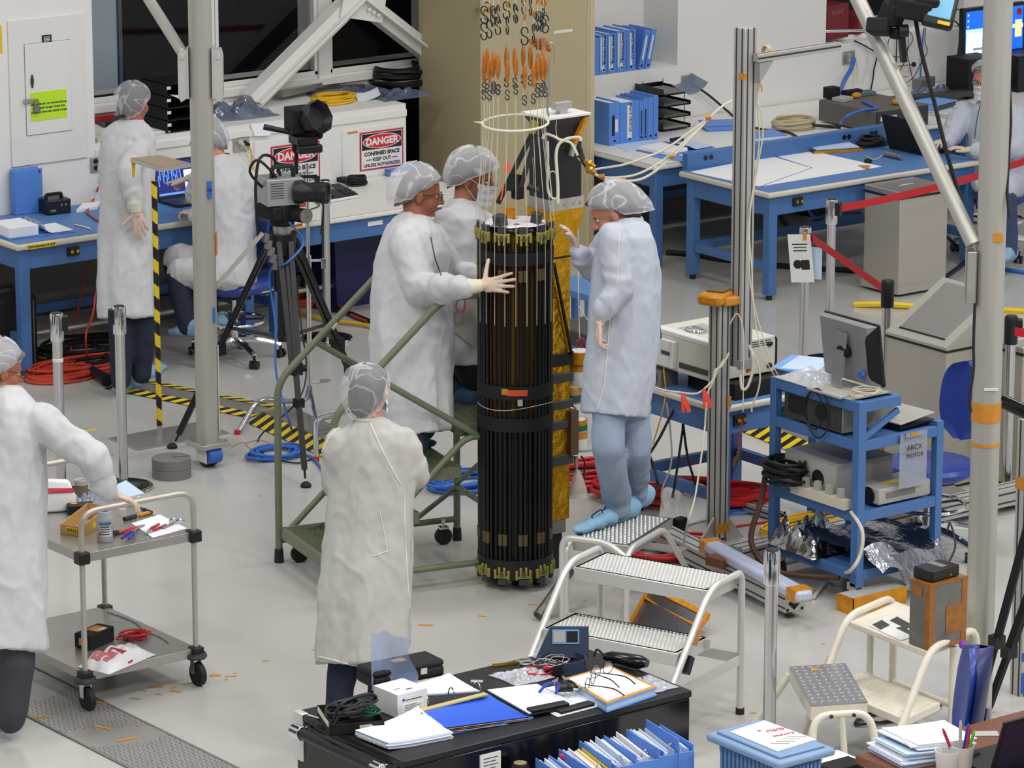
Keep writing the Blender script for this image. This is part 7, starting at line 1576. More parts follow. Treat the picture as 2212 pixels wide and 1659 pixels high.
def bs(a,b):p=(B4[0]*(1-a)+B4[1]*a)*(1-b)+(B4[3]*(1-a)+B4[2]*a)*b;return(p.x,p.y,p.z-z*0+.0-.012*sin(pi*b))
for i in range(4):
    q=MB().sheet(lambda a,b:tuple(V(bs(a,b))-V((-.001*i,.002*i,.006*i))),8,8).build('divider' if i==0 else 'page',mat('divider_blue',(38,92,214),.4)if i==0 else(M_tape if i==2 else M_paper),t)
rg=[at(1045,1496,z),at(905,1531,z)]
g=MB()
for i in range(4):a=at(910,1533-1.5*i,z+.02+.01*i)-c0;b=at(1050,1497-1.5*i,z+.02+.01*i)-c0;g.bar(a-V((0,0,.012)),b-V((0,0,.012)),.03,.006)
g.build('page_edge',mat('page_tan',(190,176,120),.6),t)
for k in(.1,.5,.9):
    c=rg[1]+(rg[0]-rg[1])*k-c0;MB().tube([c+V((0,.022*cos(pi*j/8)*1.0,.02+.035*sin(pi*j/8)))for j in range(9)],.0028,6,0).build('ring',M_chrome,t)
for x,y,lab in((945,1560,'steel bull clip under the near left corner of the open binder, rear one'),(952,1572,'steel bull clip under the near left corner of the open binder, front one')):
    p=at(x,y,z);g=MB();g.tube([p+V((0,0,.008)),p+V((.03,-.03,.008)),p+V((.09,-.05,.008)),p+V((.09,-.06,.004)),p+V((.03,-.045,.004))],.004,6,2);tag(g.build('bull_clip',M_chrome,org=p),lab,'clip')
def clipboard(label,cs,z,m):
    c=[at(x,y,z)for x,y in cs];t=thing('clipboard',label,'clipboard',(c[0].x,c[0].y,z));L=[V((p.x-c[0].x,p.y-c[0].y,0))for p in c]
    MB().rings([L,[p+V((0,0,.004))for p in L]]).build('board',m,t,fixn=True,bevel=.001);mm=sum(L,V())/4
    MB().rings([[mm+(p-mm)*.93+V((0,0,.0045))for p in L],[mm+(p-mm)*.93+V((0,0,.007))for p in L]]).build('pages',M_paper,t,fixn=True)
    a,b=L[0]+(L[1]-L[0])*.08,L[0]+(L[1]-L[0])*.82;n=(L[3]-L[0]).normalized();MB().bar(a+n*.03+V((0,0,.012)),b+n*.03+V((0,0,.012)),.045,.014).build('clip',M_black,t,bevel=.004);return t
clipboard('lower white clipboard partly hidden under the other one on the cabinet',[(1205,1550),(1305,1524),(1212,1480),(1110,1503)],z,M_paper)
clipboard('upper white clipboard with black clip at the front of the cabinet top',[(1142,1547),(1252,1525),(1160,1478),(1045,1492)],z+.012,M_blackM)
cs=[(1311,1529),(1419,1493),(1318,1446),(1217,1474)];c=[at(x,y,z+.02)for x,y in cs];t=thing('ring_binder','blue binder with amber edged white cover sheet at the cabinet right end','binder',(c[0].x,c[0].y,z));L=[V((p.x-c[0].x,p.y-c[0].y,0))for p in c]
MB().rings([L,[p+V((0,0,.006))for p in L]]).rings([[p+V((0,0,.03))for p in L],[p+V((0,0,.036))for p in L]]).build('cover',M_binderL,t,fixn=True);mm=sum(L,V())/4
MB().rings([[mm+(p-mm)*.97+V((0,0,.007))for p in L],[mm+(p-mm)*.97+V((0,0,.029))for p in L]]).build('pages',M_paperB,t,fixn=True)
MB().rings([[mm+(p-mm)*.99+V((0,0,.0362))for p in L],[mm+(p-mm)*.99+V((0,0,.038))for p in L]]).build('amber_edge',M_tape,t,fixn=True);MB().rings([[mm+(p-mm)*.88+V((0,0,.0382))for p in L],[mm+(p-mm)*.88+V((0,0,.0395))for p in L]]).build('cover_sheet',M_sheet,t,fixn=True)
zg=z+.041
M_lens=veil('lens',(220,224,230),.15,.05,spec=1)
def glasses(name,c,rz,m,label,parent=None,s=1.0,fold=False):
    t=thing(name,label,'glasses',c,rz)if parent is None else parent;pr=t
    g=MB()
    for k in(-1,1):g.tube([(k*.033*s+.026*s*cos(2*pi*i/12),0,.022*s+.02*s*sin(2*pi*i/12))for i in range(12)],.0013*s,5,2,True)
    g.tube([(-.008*s,0,.028*s),(0,.002,.031*s),(.008*s,0,.028*s)],.0014*s,5,2)
    g.build('rim',m,pr)
    for k in(-1,1):MB().lathe([(.001,0),(.025*s,0),(.025*s,.0008),(.001,.0008)],(0,0,0),16,Matrix.Rotation(radians(90),3,'X')).xf(Matrix.Translation((k*.033*s,0,.022*s))).build('lens',M_lens,pr)
    for k in(-1,1):MB().tube([(k*.06*s,0,.03*s),(k*.068*s,.02*s,.03*s),(k*.068*s,.1*s,.026*s),(k*.064*s,.14*s,.004*s)],[.0018*s,.0018*s,.0024*s,.0024*s],6,4).build('temple',m,pr)
    return t
glasses('eyeglasses',at(1300,1460,zg),radians(190),M_blackM,'black framed glasses lying on the amber edged sheet',None,1.15);glasses('eyeglasses',at(1275,1484,zg),radians(215),mat('dark_metal',(40,36,34),.3,.6),'thin wire glasses lying nearest the camera on the amber edged sheet',None,1.2)
pliers('pliers',at(1200,1476,z+.04),radians(40),M_handB,'blue handled pliers lying on the white clipboard',.16,open_=.28)
pliers('pliers',at(1222,1472,z+.045),radians(70),M_blackM,'black handled tool lying behind the blue pliers',.12)
p=at(1216,1492,z+.03);t=thing('tape_measure','black and silver round tool lying on the clipboards','tool',p,radians(-30));MB().cyl((-.03,0,.012),(.04,0,.012),.017,seg=14).build('body',M_black,t);MB().cyl((.04,0,.012),(.06,0,.012),.013).cyl((.06,0,.012),(.12,-.0,.008),.0025).build('tip',M_chrome,t)
p=at(1188,1448,z+.02);t=thing('soldering_lead','red handled tool with coiled thin wires behind the clipboards','tool',p,radians(-10));MB().cyl((-.03,0,.012),(.09,-.01,.012),.011,.008).build('handle',M_red,t)
g=MB();r=random.Random(3)
for i in range(4):
    cx_,cy_=r.uniform(-.04,.05),r.uniform(-.03,.05);g.tube([(cx_+.05*cos(2*pi*j/8)*r.uniform(.8,1.2),cy_+.035*sin(2*pi*j/8)*r.uniform(.8,1.2),.02+.02*r.random())for j in range(8)],.0012,5,3,True)
g.build('lead',M_cableW,t)
coil('cord_bundle',at(1170,1455,z),.06,.04,.003,5,M_red,'red cord loops on the clear bag behind the clipboards',111,.003,jit=.5,cat='cord')
crumple('plastic_bag',at(1130,1462,z).x,at(1130,1462,z).y,.1,.09,.03,z,veil('clear_plastic',(226,230,240),.55,.15,18,spec=1),'clear bag of white bits behind the clipboards','bag',51)
t=thing('scissors','gold and steel scissors at the back of the cabinet top','scissors',at(1118,1434,z),radians(165));g=MB().bar((0,0,.005),(.11,.004,.005),.012,.004).bar((0,.004,.009),(.11,-.004,.009),.012,.004);g.build('blade',mat('brass',(208,170,60),.3,1),t)
for s in(-1,1):g=MB();g.tube([(-.035+.03*cos(2*pi*i/8),s*.02+.018*sin(2*pi*i/8),.006)for i in range(8)],.005,6,2,True);g.build('handle',M_steel,t)
p=at(1215,1447,z);t=thing('head_magnifier','dark blue head magnifier with twin lenses standing on the cabinet top','magnifier',p,radians(-37))
M_mag=mat('magnifier_blue',(52,64,86),.45)
rs=[]
for i in range(24):
    a=2*pi*i/24;x,y=.1*cos(a),.085*sin(a);d=V((cos(a),sin(a),0));rs.append([V((x,y,0)),V((x,y,.055)),V((x,y,.055))-d*.006,V((x,y,0))-d*.006])
rs.append(rs[0]);MB().rings(rs,cap=False).build('headband',M_mag,t)
vz=MB().rings([[V((-.11,.06,.03)),V((.11,.06,.03)),V((.11,.068,.03)),V((-.11,.068,.03))],[V((-.05,.09,.16)),V((.11,.09,.16)),V((.11,.097,.16)),V((-.05,.097,.16))]]);vz.build('visor',M_mag,t,bevel=.003)
q=MB().box(-.042,.07,-.003,0,0,.06).xf(Matrix.Translation((0,.071,.09))@Matrix.Rotation(radians(-14),4,'X')).build('lens_frame',mat('lens_frame_blue',(110,164,214),.5),t)
MB().box(-.036,.01,-.0045,-.003,.007,.053).xf(Matrix.Translation((0,.071,.09))@Matrix.Rotation(radians(-14),4,'X')).build('clear_lens',M_lgrey,q);MB().box(.017,.064,-.0045,-.003,.007,.053).xf(Matrix.Translation((0,.071,.09))@Matrix.Rotation(radians(-14),4,'X')).build('dark_lens',M_black,q)
MB().cyl((-.02,-.084,.03),(-.02,-.1,.03),.022).build('rear_knob',M_black,t)
crumple('plastic_bag',at(1195,1420,z).x-.01,at(1195,1420,z).y-.02,.1,.05,.06,z+.02,veil('clear_plastic',(226,230,240),.55,.15,18,spec=1),'crumpled clear bag with blue print inside the head magnifier band','bag',53)
t=thing('eyeglass_case','black soft glasses case right of the head magnifier','case',at(1352,1440,z),radians(-66));MB().rings([[V((x,.034*cos(a)*s,.03+.028*sin(a)*s))for a in[2*pi*i/16 for i in range(16)]]for x,s in((-.1,.5),(-.07,.9),(.0,1),(.07,1),(.1,.6))]).build('pouch',M_blackG,t);MB().tube([(-.1,0,.03),(-.14,.01,.05),(-.15,.0,.02)],.005).build('strap',M_black,t)
crumple('plastic_bag',at(1420,1482,z).x,at(1420,1482,z).y+.03,.06,.1,.012,z,veil('clear_plastic',(226,230,240),.55,.15,18,spec=1),'thin clear film at the right edge of the cabinet top','bag',57)
card('clear_film',at(1030,1472,z),z,radians(-40),.05,.03,M_lgrey,'tiny pale scrap at the back of the cabinet top','scrap',0)
zb=.87;bx0=at(1155,1640,zb);tw_=thing('side_table','low dark table in front of the black cabinet carrying blue binders','table',(bx0.x-.15,bx0.y-.38,0))
MB().box(0,1.1,0,.36,.49,.53).build('table_top',M_dgrey,tw_);[MB().box(x,x+.05,y,y+.05,0,.49).build('leg',M_black,tw_)for x in(0,1.05)for y in(0,.31)]
def openbinder(px,py,w,label,rz,hgt=.34,yellow=False,seed=0):
    p=at(px,py,zb);t=thing('ring_binder',label,'binder',(p.x,p.y,.53),radians(rz),'blue binders full of papers in front of the cabinet')
    d=.27;h=hgt
    MB().box(0,.005,-d,0,0,h).box(w-.005,w,-d,0,0,h-.005).box(0,w,-d-.005,-d,0,h-.03).build('cover',M_binder,t,bevel=.002)
    r=random.Random(seed);n=max(4,int(w/.007));
    for i in range(n):
        x=.008+(w-.016)*i/n;zz=h-.05+r.uniform(0,.05)
        if r.random()<.15:zz+=.015
        m=M_yellow if(yellow and i%4==2)else(M_paperB if r.random()<.5 else M_paper)
        MB().rings([[V((x,-d+.02,.01)),V((x+.004,-d+.02,.01)),V((x+.004,-.01,.01)),V((x,-.01,.01))],[V((x+.006,-d+.02+r.uniform(0,.02),zz-.02)),V((x+.01,-d+.02,zz-.02)),V((x+.01,-.01,zz)),V((x+.006,-.01,zz))]]).build('pages',m,t,ang=0)
    MB().tube([(w*.3,-d+.05,h-.06),(w*.5,-d+.04,h-.0),(w*.8,-d+.05,h-.06)],.003).build('ring',M_chrome,t)
    return t
for i,(px,py,w,lab,h,yl)in enumerate(((1156,1632,.07,'leftmost blue binder in the row before the cabinet',.33,0),(1184,1628,.085,'second blue binder from the left, pink flags in its pages',.335,1),(1206,1620,.12,'blue binder with fanned white papers, third from the left',.345,1),(1250,1607,.12,'blue binder with dark tabs, third from the right',.355,0),(1303,1598,.13,'tall blue binder bulging with papers, second from the right',.36,0),(1352,1590,.16,'widest blue binder at the right end of the row, one cover raised',.37,0))):
    openbinder(px,py,w,lab,-10,h,yl,i)
bx('pink_flag',1226,1640,.03,.06,.02,.845,mat('pink_flag',(230,70,110),.5),'pink sticky flag among the binder pages','flag',.3)
q=openbinder(1394,1584,.006,'raised blue binder cover at the right end of the binder row',-10,.40,0,9)
for ch in list(q.children):
    if not ch.name.startswith('cover'):bpy.data.objects.remove(ch)
p=at(1117,1645,.85);t=thing('tape_spool','black spool with gold label in front of the cabinet','spool',(p.x,p.y-.02,.53));MB().lathe([(.001,0),(.038,0),(.038,.3),(.03,.32),(.001,.32)],seg=24).build('spool',M_black,t);MB().lathe([(.001,.32),(.026,.32),(.026,.322),(.001,.322)],seg=24).build('label',mat('olive_label',(150,140,96),.4),t);MB().box(-.012,.012,-.0395,-.037,.24,.29).build('side_label',M_label,t)
zt=1.0;a=at(1536,1574,zt);b=at(1682,1642,zt);c=at(1804,1608,zt);t=thing('storage_tub','pale blue ribbed plastic tub with lid and a paper on top','tub',(b.x,b.y,.66));ly,lx=(a-b).length,(c-b).length
M_tubm=mat('tub_blue',(112,150,196),.35,trans=.15);M_tubl=mat('tub_lid_blue',(140,172,210),.35,trans=.15);R_=Matrix.Identity(4)
h=zt-.66
MB().rings([[V((x0+.03*s,y0+.03*s,z))for x0,y0 in()]or[V((.035+.02*k,.035+.02*k,z)),V((lx-.035-.02*k,.035+.02*k,z)),V((lx-.035-.02*k,ly-.035-.02*k,z)),V((.035+.02*k,ly-.035-.02*k,z))]for k,z in((1,0),(0,h-.04))]if True else[]).build('tub_body',M_tubm,t,bevel=.01)
g=MB()
for i in range(10):x=.05+(lx-.1)*(i+.5)/10;g.box(x-.006,x+.006,.03,.04,.02,h-.06)
for i in range(14):y=.05+(ly-.1)*(i+.5)/14;g.box(.03,.04,y-.006,y+.006,.02,h-.06)
g.build('rib',M_tubm,t)
MB().box(0,lx,0,ly,h-.045,h-.012).build('lid_rim',M_tubl,t,bevel=.012);MB().box(.03,lx-.03,.03,ly-.03,h-.014,h).build('lid_panel',M_tubl,t,bevel=.006)
q=stackp('white handwritten sheet lying on the blue tub lid',[(1680,1624),(1764,1598),(1652,1557),(1577,1581)],zt+.001,2,.001,M_label,0,.001)
for s,x,y,m,sz in(('HDRU',1674,1574,M_packred,.035),('9',1636,1576,M_packred,.03),('Koroles',1690,1585,M_packred,.03)):
    pp=at(x,y,zt+.0045);text_mb(s,sz,(-1,.1,0),(-.1,-1,0),pp-V(q.location)).build('lettering',mat('pen_pink',(206,90,120),.6),q,ang=0)
k=MB()
for i in range(4):a_=at(1664+12*i,1606-5*i,zt+.004)-V(q.location);k.bar(a_,a_+V((.06,-.045,0)),.002,.0006)
k.build('lettering',M_ink,q)
p=at(1700,1659,.66);q_=at(1800,1622,.658);x0_=b.x-.05;t=thing('side_table','white table under the blue tub','table',(x0_,q_.y-.6,0));XR=at(1856,1640,.655).x-x0_;YR_=max(.6,a.y-q_.y+.62)
MB().box(0,XR,0,.6,.63,.658).build('table_top',M_lam,t);[MB().box(x,x+.04,y,y+.04,0,.63).build('leg',M_grey,t)for x in(.02,XR-.06)for y in(.02,.54)]
p=at(1815,1657,.66);tag(MB().box(-.1,.06,-.08,.02,0,.03).build('keyboard',M_navy if 0 else M_blackM,loc=p),'dark slim box at the photo bottom edge beside the blue tub','box')
zd=.75;A=at(1850,1632,zd);Bk=at(2215,1537,zd);t=thing('desk','brown wood desk in the bottom right corner','desk',(A.x,Bk.y-1.6,0))
M_wood=mat('wood_brown',(112,70,50),.45,var=.12,vscale=6,stretch=(1,12,1))
dy=Bk.y-A.y
MB().rings([[V((0,0,zd-.04)),V((2.2,0,zd-.04)),V((2.2,1.62,zd-.04)),V((0,1.62,zd-.04))],[V((0,0,zd)),V((2.2,0,zd)),V((2.2,1.62,zd)),V((0,1.62,zd))]]).build('desk_top',M_wood,t,bevel=.006);[MB().box(x,x+.06,y,y+.06,0,zd-.04).build('leg',M_black,t)for x in(.03,2.1)for y in(.03,1.5)]
z=zd+.001
for i,(cs,n,lab,nm)in enumerate((([(1955,1662),(2085,1640),(2030,1598),(1880,1622)],6,'bottom stack of bluish papers on the brown desk',0),([(1960,1640),(2095,1624),(2010,1580),(1890,1604)],5,'middle stack of fanned papers on the brown desk',1),([(1985,1622),(2112,1606),(2040,1570),(1905,1585)],4,'top stack of fanned white papers under the pen on the brown desk',2))):
    stackp(lab,cs,z+.035*i,n,.006,M_paper,.006,.018)
o=MB().cyl(at(1946,1592,z+.125),at(1968,1615,z+.125),.004);tag(o.build('pen',M_label,org=at(1946,1592,z+.12)),'white pen with blue tip on the top of the paper stack','pen');
p=at(2075,1668,z);t=thing('pen_cup','white plastic cup holding pens on the brown desk','cup',p)
MB().lathe([(.001,0),(.04,0),(.052,.115),(.0505,.115),(.039,.006),(.001,.006)],seg=28).build('cup',mat('cup_white',(216,216,212),.5),t)
t2=p
for i,(dx,dy_,lx_,ly_,m,lab)in enumerate(((-.02,.0,-.09,.03,M_packred,'red pen leaning left in the white pen cup'),(.0,.01,.015,.02,M_lgrey,'grey marker standing in the middle of the white pen cup'),(.015,-.01,.045,-.01,M_packred,'red and white marker at the right of the white pen cup'),(.02,.02,.07,.02,M_handB,'blue marker leaning right in the white pen cup'),(.02,0,.06,-.02,mat('green_pen',(90,190,70),.4),'green pen at the right rim of the white pen cup'))):
    a=V(p)+V((dx*.6,dy_*.6,.02));b=V(p)+V((lx_*.75,ly_,.175+.02*(i==1)-.02*(i==4)));g=MB().cyl(a,b,.0065).cyl(b,b+(b-a).normalized()*.015,.0065,.003);tag(g.build('marker' if i in(1,2,3)else 'pen',m,org=a),lab,'pen')
card('plastic_packet',at(2130,1585,z),z,radians(-35),.1,.06,M_lgrey,'small clear packet on the brown desk beside the laptop','packet',0)
p=at(2045,1672,z);t=thing('paper_cup','second white cup just peeping in at the bottom edge','cup',p);MB().lathe([(.04,0),(.05,.1),(.048,.1),(.038,0)],seg=24).build('cup',M_label,t)
p=at(2118,1672,z);t=thing('laptop','laptop with dark navy screen at the bottom right corner','laptop',(p.x,p.y-.05,z),radians(0))
T=Matrix.Translation((0,0,.012))@Matrix.Rotation(radians(17),4,'X')@Matrix(((1,0,.0,0),(0,1,0,0),(0,0,1,0),(0,0,0,1)))
MB().box(0,.36,0,.24,0,.02).build('keyboard_base',M_black,t,bevel=.004)
MB().box(0,.36,-.006,.006,0,.25).xf(T).build('lid',M_black,t,bevel=.004);MB().box(.012,.348,-.0075,-.006,.014,.235).xf(T).build('screen',mat('navy_screen',(16,20,62),.3),t)
bx('tape_dispenser',2098,1640,.06,.05,.03,z,M_blackM,'black object behind the laptop lid','box',.2)
# ================================================================ people
M_skin=mat('skin',(196,132,106),.5,var=.06,vscale=30);M_skin2=mat('skin_tan',(168,104,78),.5,var=.06,vscale=30)
def cloth(name,rgb):
    m=mat(name,rgb,.85,bump=.1,bscale=260,spec=.2);N=m.node_tree.nodes;L=m.node_tree.links;b=N['Principled BSDF']
    tc=N.new('ShaderNodeTexCoord');mp=N.new('ShaderNodeMapping');mp.inputs['Scale'].default_value=(1,1,.5);n=N.new('ShaderNodeTexNoise');n.inputs['Scale'].default_value=6;n.inputs['Detail'].default_value=1.2;n.inputs['Distortion'].default_value=.5
    L.new(tc.outputs['Object'],mp.inputs[0]);L.new(mp.outputs[0],n.inputs[0]);bp=N.new('ShaderNodeBump');bp.inputs['Strength'].default_value=.4;bp.inputs['Distance'].default_value=.03
    L.new(n.outputs[0],bp.inputs['Height']);old=b.inputs['Normal'].links[0].from_socket;L.new(old,bp.inputs['Normal']);L.new(bp.outputs[0],b.inputs['Normal']);return m
def net(name,lo,hi):
    m=mat(name,(234,235,240),.8,bump=.3,bscale=90,spec=.2);N=m.node_tree.nodes;L=m.node_tree.links;b=N['Principled BSDF'];out=N['Material Output']
    tc=N.new('ShaderNodeTexCoord');n=N.new('ShaderNodeTexNoise');n.inputs['Scale'].default_value=7;n.inputs['Detail'].default_value=.3;n.inputs['Distortion'].default_value=1.3;L.new(tc.outputs['Object'],n.inputs[0])
    a=N.new('ShaderNodeMath');a.operation='SUBTRACT';a.inputs[1].default_value=.5;L.new(n.outputs[0],a.inputs[0]);c=N.new('ShaderNodeMath');c.operation='ABSOLUTE';L.new(a.outputs[0],c.inputs[0])
    r=N.new('ShaderNodeMapRange');r.inputs[1].default_value=0;r.inputs[2].default_value=.045;r.inputs[3].default_value=hi;r.inputs[4].default_value=lo;L.new(c.outputs[0],r.inputs[0])
    t=N.new('ShaderNodeBsdfTransparent');mx=N.new('ShaderNodeMixShader');L.new(r.outputs[0],mx.inputs[0]);L.new(t.outputs[0],mx.inputs[1]);L.new(b.outputs[0],mx.inputs[2]);L.new(mx.outputs[0],out.inputs[0]);return m
M_coat=cloth('coat_white',(203,204,207));M_coatA=cloth('coat_front',(189,188,183));M_coatE=cloth('coat_bluish',(188,194,207))
M_glove=mat('glove_latex',(214,190,172),.5,bump=.1,bscale=80);M_cuff=mat('glove_cuff',(222,220,196),.6,bump=.1,bscale=80)
M_shoe=mat('shoe_cover_blue',(138,182,212),.75,bump=.25,bscale=60);M_navyj=mat('dark_jeans',(28,36,56),.8);M_jeans=mat('light_jeans',(150,166,190),.85,bump=.25,bscale=70,var=.1,vscale=12);M_greyp=mat('grey_trousers',(64,62,70),.8)
M_hairD=mat('hair_dark',(44,38,36),.7);M_hairG=mat('hair_grey',(110,106,102),.7)
M_bon=net('bonnet_mesh',.24,.52);M_bonW=net('bonnet_mesh_white',.36,.68);M_mask=mat('mask_white',(232,234,238),.8)
M_eyew=mat('eye_white',(224,220,214),.3);M_iris=mat('iris',(40,28,22),.2);M_lip=mat('lip',(160,88,78),.5);M_gl=mat('spectacle_metal',(50,46,44),.35,.6)
class Person:
    def __init__(s,name,label,root,t0,yaw,group=None):
        s.P=V(root);s.t=t0;s.root=thing('person',label,'person',s.P);a=radians(yaw);s.f=V((cos(a),sin(a),0));s.l=V((-sin(a),cos(a),0));s.body=MB();s.seed=sum(map(ord,label))%97
    def J(s,px,py,dd=0):return dep(px,py,s.t+dd)-s.P
    def chain(s,mb,pts,rad):
        for a,b,r0,r1 in zip(pts,pts[1:],rad,rad[1:]):mb.cap(a,b,r0,r1,16)
    def head(s,c,yaw,pitch=0,roll=0,sc=1.0,skin_m=None,neck=None,hair=M_hairD,bonnet=M_bon,bon_r=(.122,.112,.125),bon_off=(-.012,0,.022),mask=False,spectacles=False,eyes=True,tail=0):
        R_=Matrix.Rotation(radians(yaw),3,'Z')@Matrix.Rotation(radians(pitch),3,'Y')@Matrix.Rotation(radians(roll),3,'X')
        def h(x,y,z):return c+R_@(V((x,y,z))*sc)
        b=s.body;E=lambda p,r:b.ell(h(*p),[q*sc for q in r],R_,20,12)
        E((-.005,0,.03),(.098,.077,.088));E((.03,0,-.04),(.066,.060,.078));E((.068,0,-.098),(.026,.028,.02));E((.075,0,.022),(.022,.052,.016))
        E((.055,.038,-.035),(.034,.026,.034));E((.055,-.038,-.035),(.034,.026,.034));E((.087,0,-.066),(.014,.024,.012));E((.02,0,-.075),(.06,.052,.04))
        b.cap(h(.090,0,.012),h(.116,0,-.028),.009*sc,.0145*sc);E((.1,.012,-.033),(.013,.01,.009));E((.1,-.012,-.033),(.013,.01,.009))
        for k in(-1,1):E((-.008,k*.079,-.008),(.021,.011,.033))
        if neck is not None:b.cap(h(-.025,0,-.05),neck,.058*sc,.066*sc)
        if eyes:
            g=MB();g2=MB();g3=MB()
            for k in(-1,1):g.ell(h(.0775,k*.031,.003),(.011*sc,.013*sc,.008*sc),R_);g2.ell(h(.0862,k*.031,.003),(.0035*sc,.0055*sc,.0055*sc),R_);g3.bar(h(.0925,k*.018,.024),h(.083,k*.05,.022),.004,.006)
            q=g.build('eye',M_eyew,s.root);g2.build('iris',M_iris,q);g3.build('eyebrow',hair,s.root)
            MB().ell(h(.094,0,-.066),(.008*sc,.024*sc,.008*sc),R_).build('lips',M_lip,s.root)
        g=MB()
        rs=[]
        for i in range(13):
            t=pi*(.04+.5*i/12)
            rs.append([h(-.012+.111*sin(t)*cos(2*pi*j/24),.089*sin(t)*sin(2*pi*j/24),.028+.102*cos(t)+(-.09*max(0,-cos(2*pi*j/24))+.075*max(0,cos(2*pi*j/24)+.25)-.01)*(i/12)**2)for j in range(24)])
        g.rings(rs,cap=False);g.build('hair',hair,s.root)
        rs=[];N=44;br=bon_r
        for i in range(19):
            t=i/18;th=pi*(.03+.66*t)
            row=[]
            for j in range(N):
                a=2*pi*j/N;n=1.3*noise.noise(V((cos(a)*2.2+s.seed,sin(a)*2.2,t*2.4)))+.8*noise.noise(V((cos(a)*5,sin(a)*5+s.seed,t*4)))
                pl=.035*sin(a*13+s.seed+2*sin(a*3))*t**2;k=1+.07*n+pl
                if t>.8:k*=1-.4*(t-.8)
                bk=max(0,-cos(a));z=br[2]*cos(th)*(1 if th<pi/2 else .8)
                row.append(h(bon_off[0]+br[0]*k*sin(th)*cos(a)-tail*bk*t**2,bon_off[1]+br[1]*k*sin(th)*sin(a),bon_off[2]+z*k-(.05+tail*.5)*bk*t**2+.085*max(0,cos(a)+.15)*t**2.2))
            rs.append(row)
        g=MB().rings(rs,cap=False);g.build('hair_net',bonnet,s.root,ang=80)
        MB().tube(rs[-1],.0035*sc,6,0,True).build('elastic_band',bonnet,s.root)
        if mask:
            g=MB()
            def mk(a,b_):
                u=(a*2-1)*1.25;r=.108+.012*cos(u*2)+.0022*sin(b_*19);z=-.122+.118*b_
                return h(.028+(r-.02)*cos(u)*(1-.12*(1-b_))+.014*(b_>.8)*cos(u*2),(r-.02)*sin(u)*.86,z)
            g.sheet(mk,18,24);g.build('face_mask',M_mask,s.root,ang=80)
            g=MB()
            for k in(-1,1):g.tube([h(.055,k*.07,-.01),h(-.01,k*.088,.02)],.0018,5,0).tube([h(.05,k*.07,-.09),h(-.01,k*.088,-.03)],.0018,5,0)
            g.build('mask_strap',M_mask,s.root)
        if spectacles:
            g=MB();gl=MB()
            for k in(-1,1):
                g.tube([h(.108,k*.032+.024*cos(2*pi*i/12),.002+.018*sin(2*pi*i/12))for i in range(12)],.0017,5,2,True);g.tube([h(.108,k*.056,.006),h(.1,k*.074,.01),h(-.005,k*.085,.01)],.0017,5,3)
                gl.add([h(.1085,k*.032+.023*cos(2*pi*i/12),.002+.0175*sin(2*pi*i/12))for i in range(12)],[tuple(range(12))])
            g.tube([h(.108,-.008,.006),h(.111,0,.009),h(.108,.008,.006)],.0016,5,2);q=g.build('spectacles',M_gl,s.root);gl.build('lens',M_lens,q)
        s.h=h
    def finish(s,skin_m,vox=.0065):
        skin(s.body,vox,'body',skin_m,s.root,2)
    def coat(s,rings,sleeves,m,fold=.05,kf=7,vox=.0095,amp=1.0,collar=None,hem_tilt=0,name='lab_coat'):
        """rings: (centre, half width across, half depth); sleeves: (points, radii)"""
        g=MB();n=36;cs=[V(r[0])for r in rings];rs=[]
        for i,(c,w,d)in enumerate(rings):
            tg=(cs[min(i+1,len(cs)-1)]-cs[max(i-1,0)]).normalized();sv=s.l-tg*s.l.dot(tg);sv.normalize();fv=sv.cross(tg)
            if fv.dot(s.f)<0:fv=-fv
            t=max(0,(i/(len(rings)-1)-.42)/.58)
            row=[]
            for j in range(n):
                a=2*pi*j/n;k=1+fold*t*(sin(kf*a+s.seed)+.5*sin((kf+4)*a+2.1*s.seed))
                row.append(V(c)+fv*(d*cos(a)*k)+sv*(w*sin(a)*k)+V((0,0,hem_tilt*cos(a)*(1 if i==len(rings)-1 else 0))))
            rs.append(row)
        g.rings(rs)
        for pts,rad in sleeves:
            s.chain(g,pts,rad)
        q=s.seed
        sl=[(V(a),V(b))for pts,rad in sleeves for a,b in zip(pts,pts[1:])]
        def disp(p):
            w=1.0
            r=.011*noise.noise(V((p.x*7+q,p.y*7,p.z*2.6)))+.0065*noise.noise(V((p.x*15,p.y*15+q,p.z*7)))+.003*noise.noise(V((p.x*34,p.y*34,p.z*19+q)))
            for k_,(fx,fz)in enumerate(((5,1.7),(8,4))):
                e=abs(noise.noise(V((p.x*fx+q*.3,p.y*fx,p.z*fz+k_*9))));r+=(.0055,.004)[k_]*max(0,1-e*7)
            for a,b in sl:
                ab=b-a;t=max(0,min(1,(p-a).dot(ab)/ab.length_squared));dd=(p-(a+ab*t)).length
                if dd<.12:
                    r+=.009*(1-dd/.12)*sin(46*t*ab.length+5*noise.noise(p*9)+q)*(.4+.6*abs(noise.noise(p*5)))*2
                    break
            return r*amp
        s.coat_o=skin(g,vox,name,m,s.root,3,disp)
        if collar:
            c,r,m2=collar;g=MB();R2=s.l.cross(V((0,0,1)))
            g.tube([V(c)+s.f*(r*cos(2*pi*i/16))+s.l*(r*.95*sin(2*pi*i/16))+V((0,0,.012*cos(2*pi*i/16)*-1))for i in range(16)],.012,8,2,True);g.build('collar',m2,s.root)
        return s.coat_o
    def hit(s,px,py):
        """point where the line of sight through a pixel meets the coat"""
        o=s.coat_o
        if not hasattr(s,'bvh'):
            from mathutils.bvhtree import BVHTree
            s.bvh=BVHTree.FromPolygons([v.co.copy()for v in o.data.vertices],[tuple(p.vertices)for p in o.data.polygons])
        r=s.bvh.ray_cast(CAMP-s.P,ray(px,py).normalized());return None if r[0]is None else(r[0]+r[1]*.001)
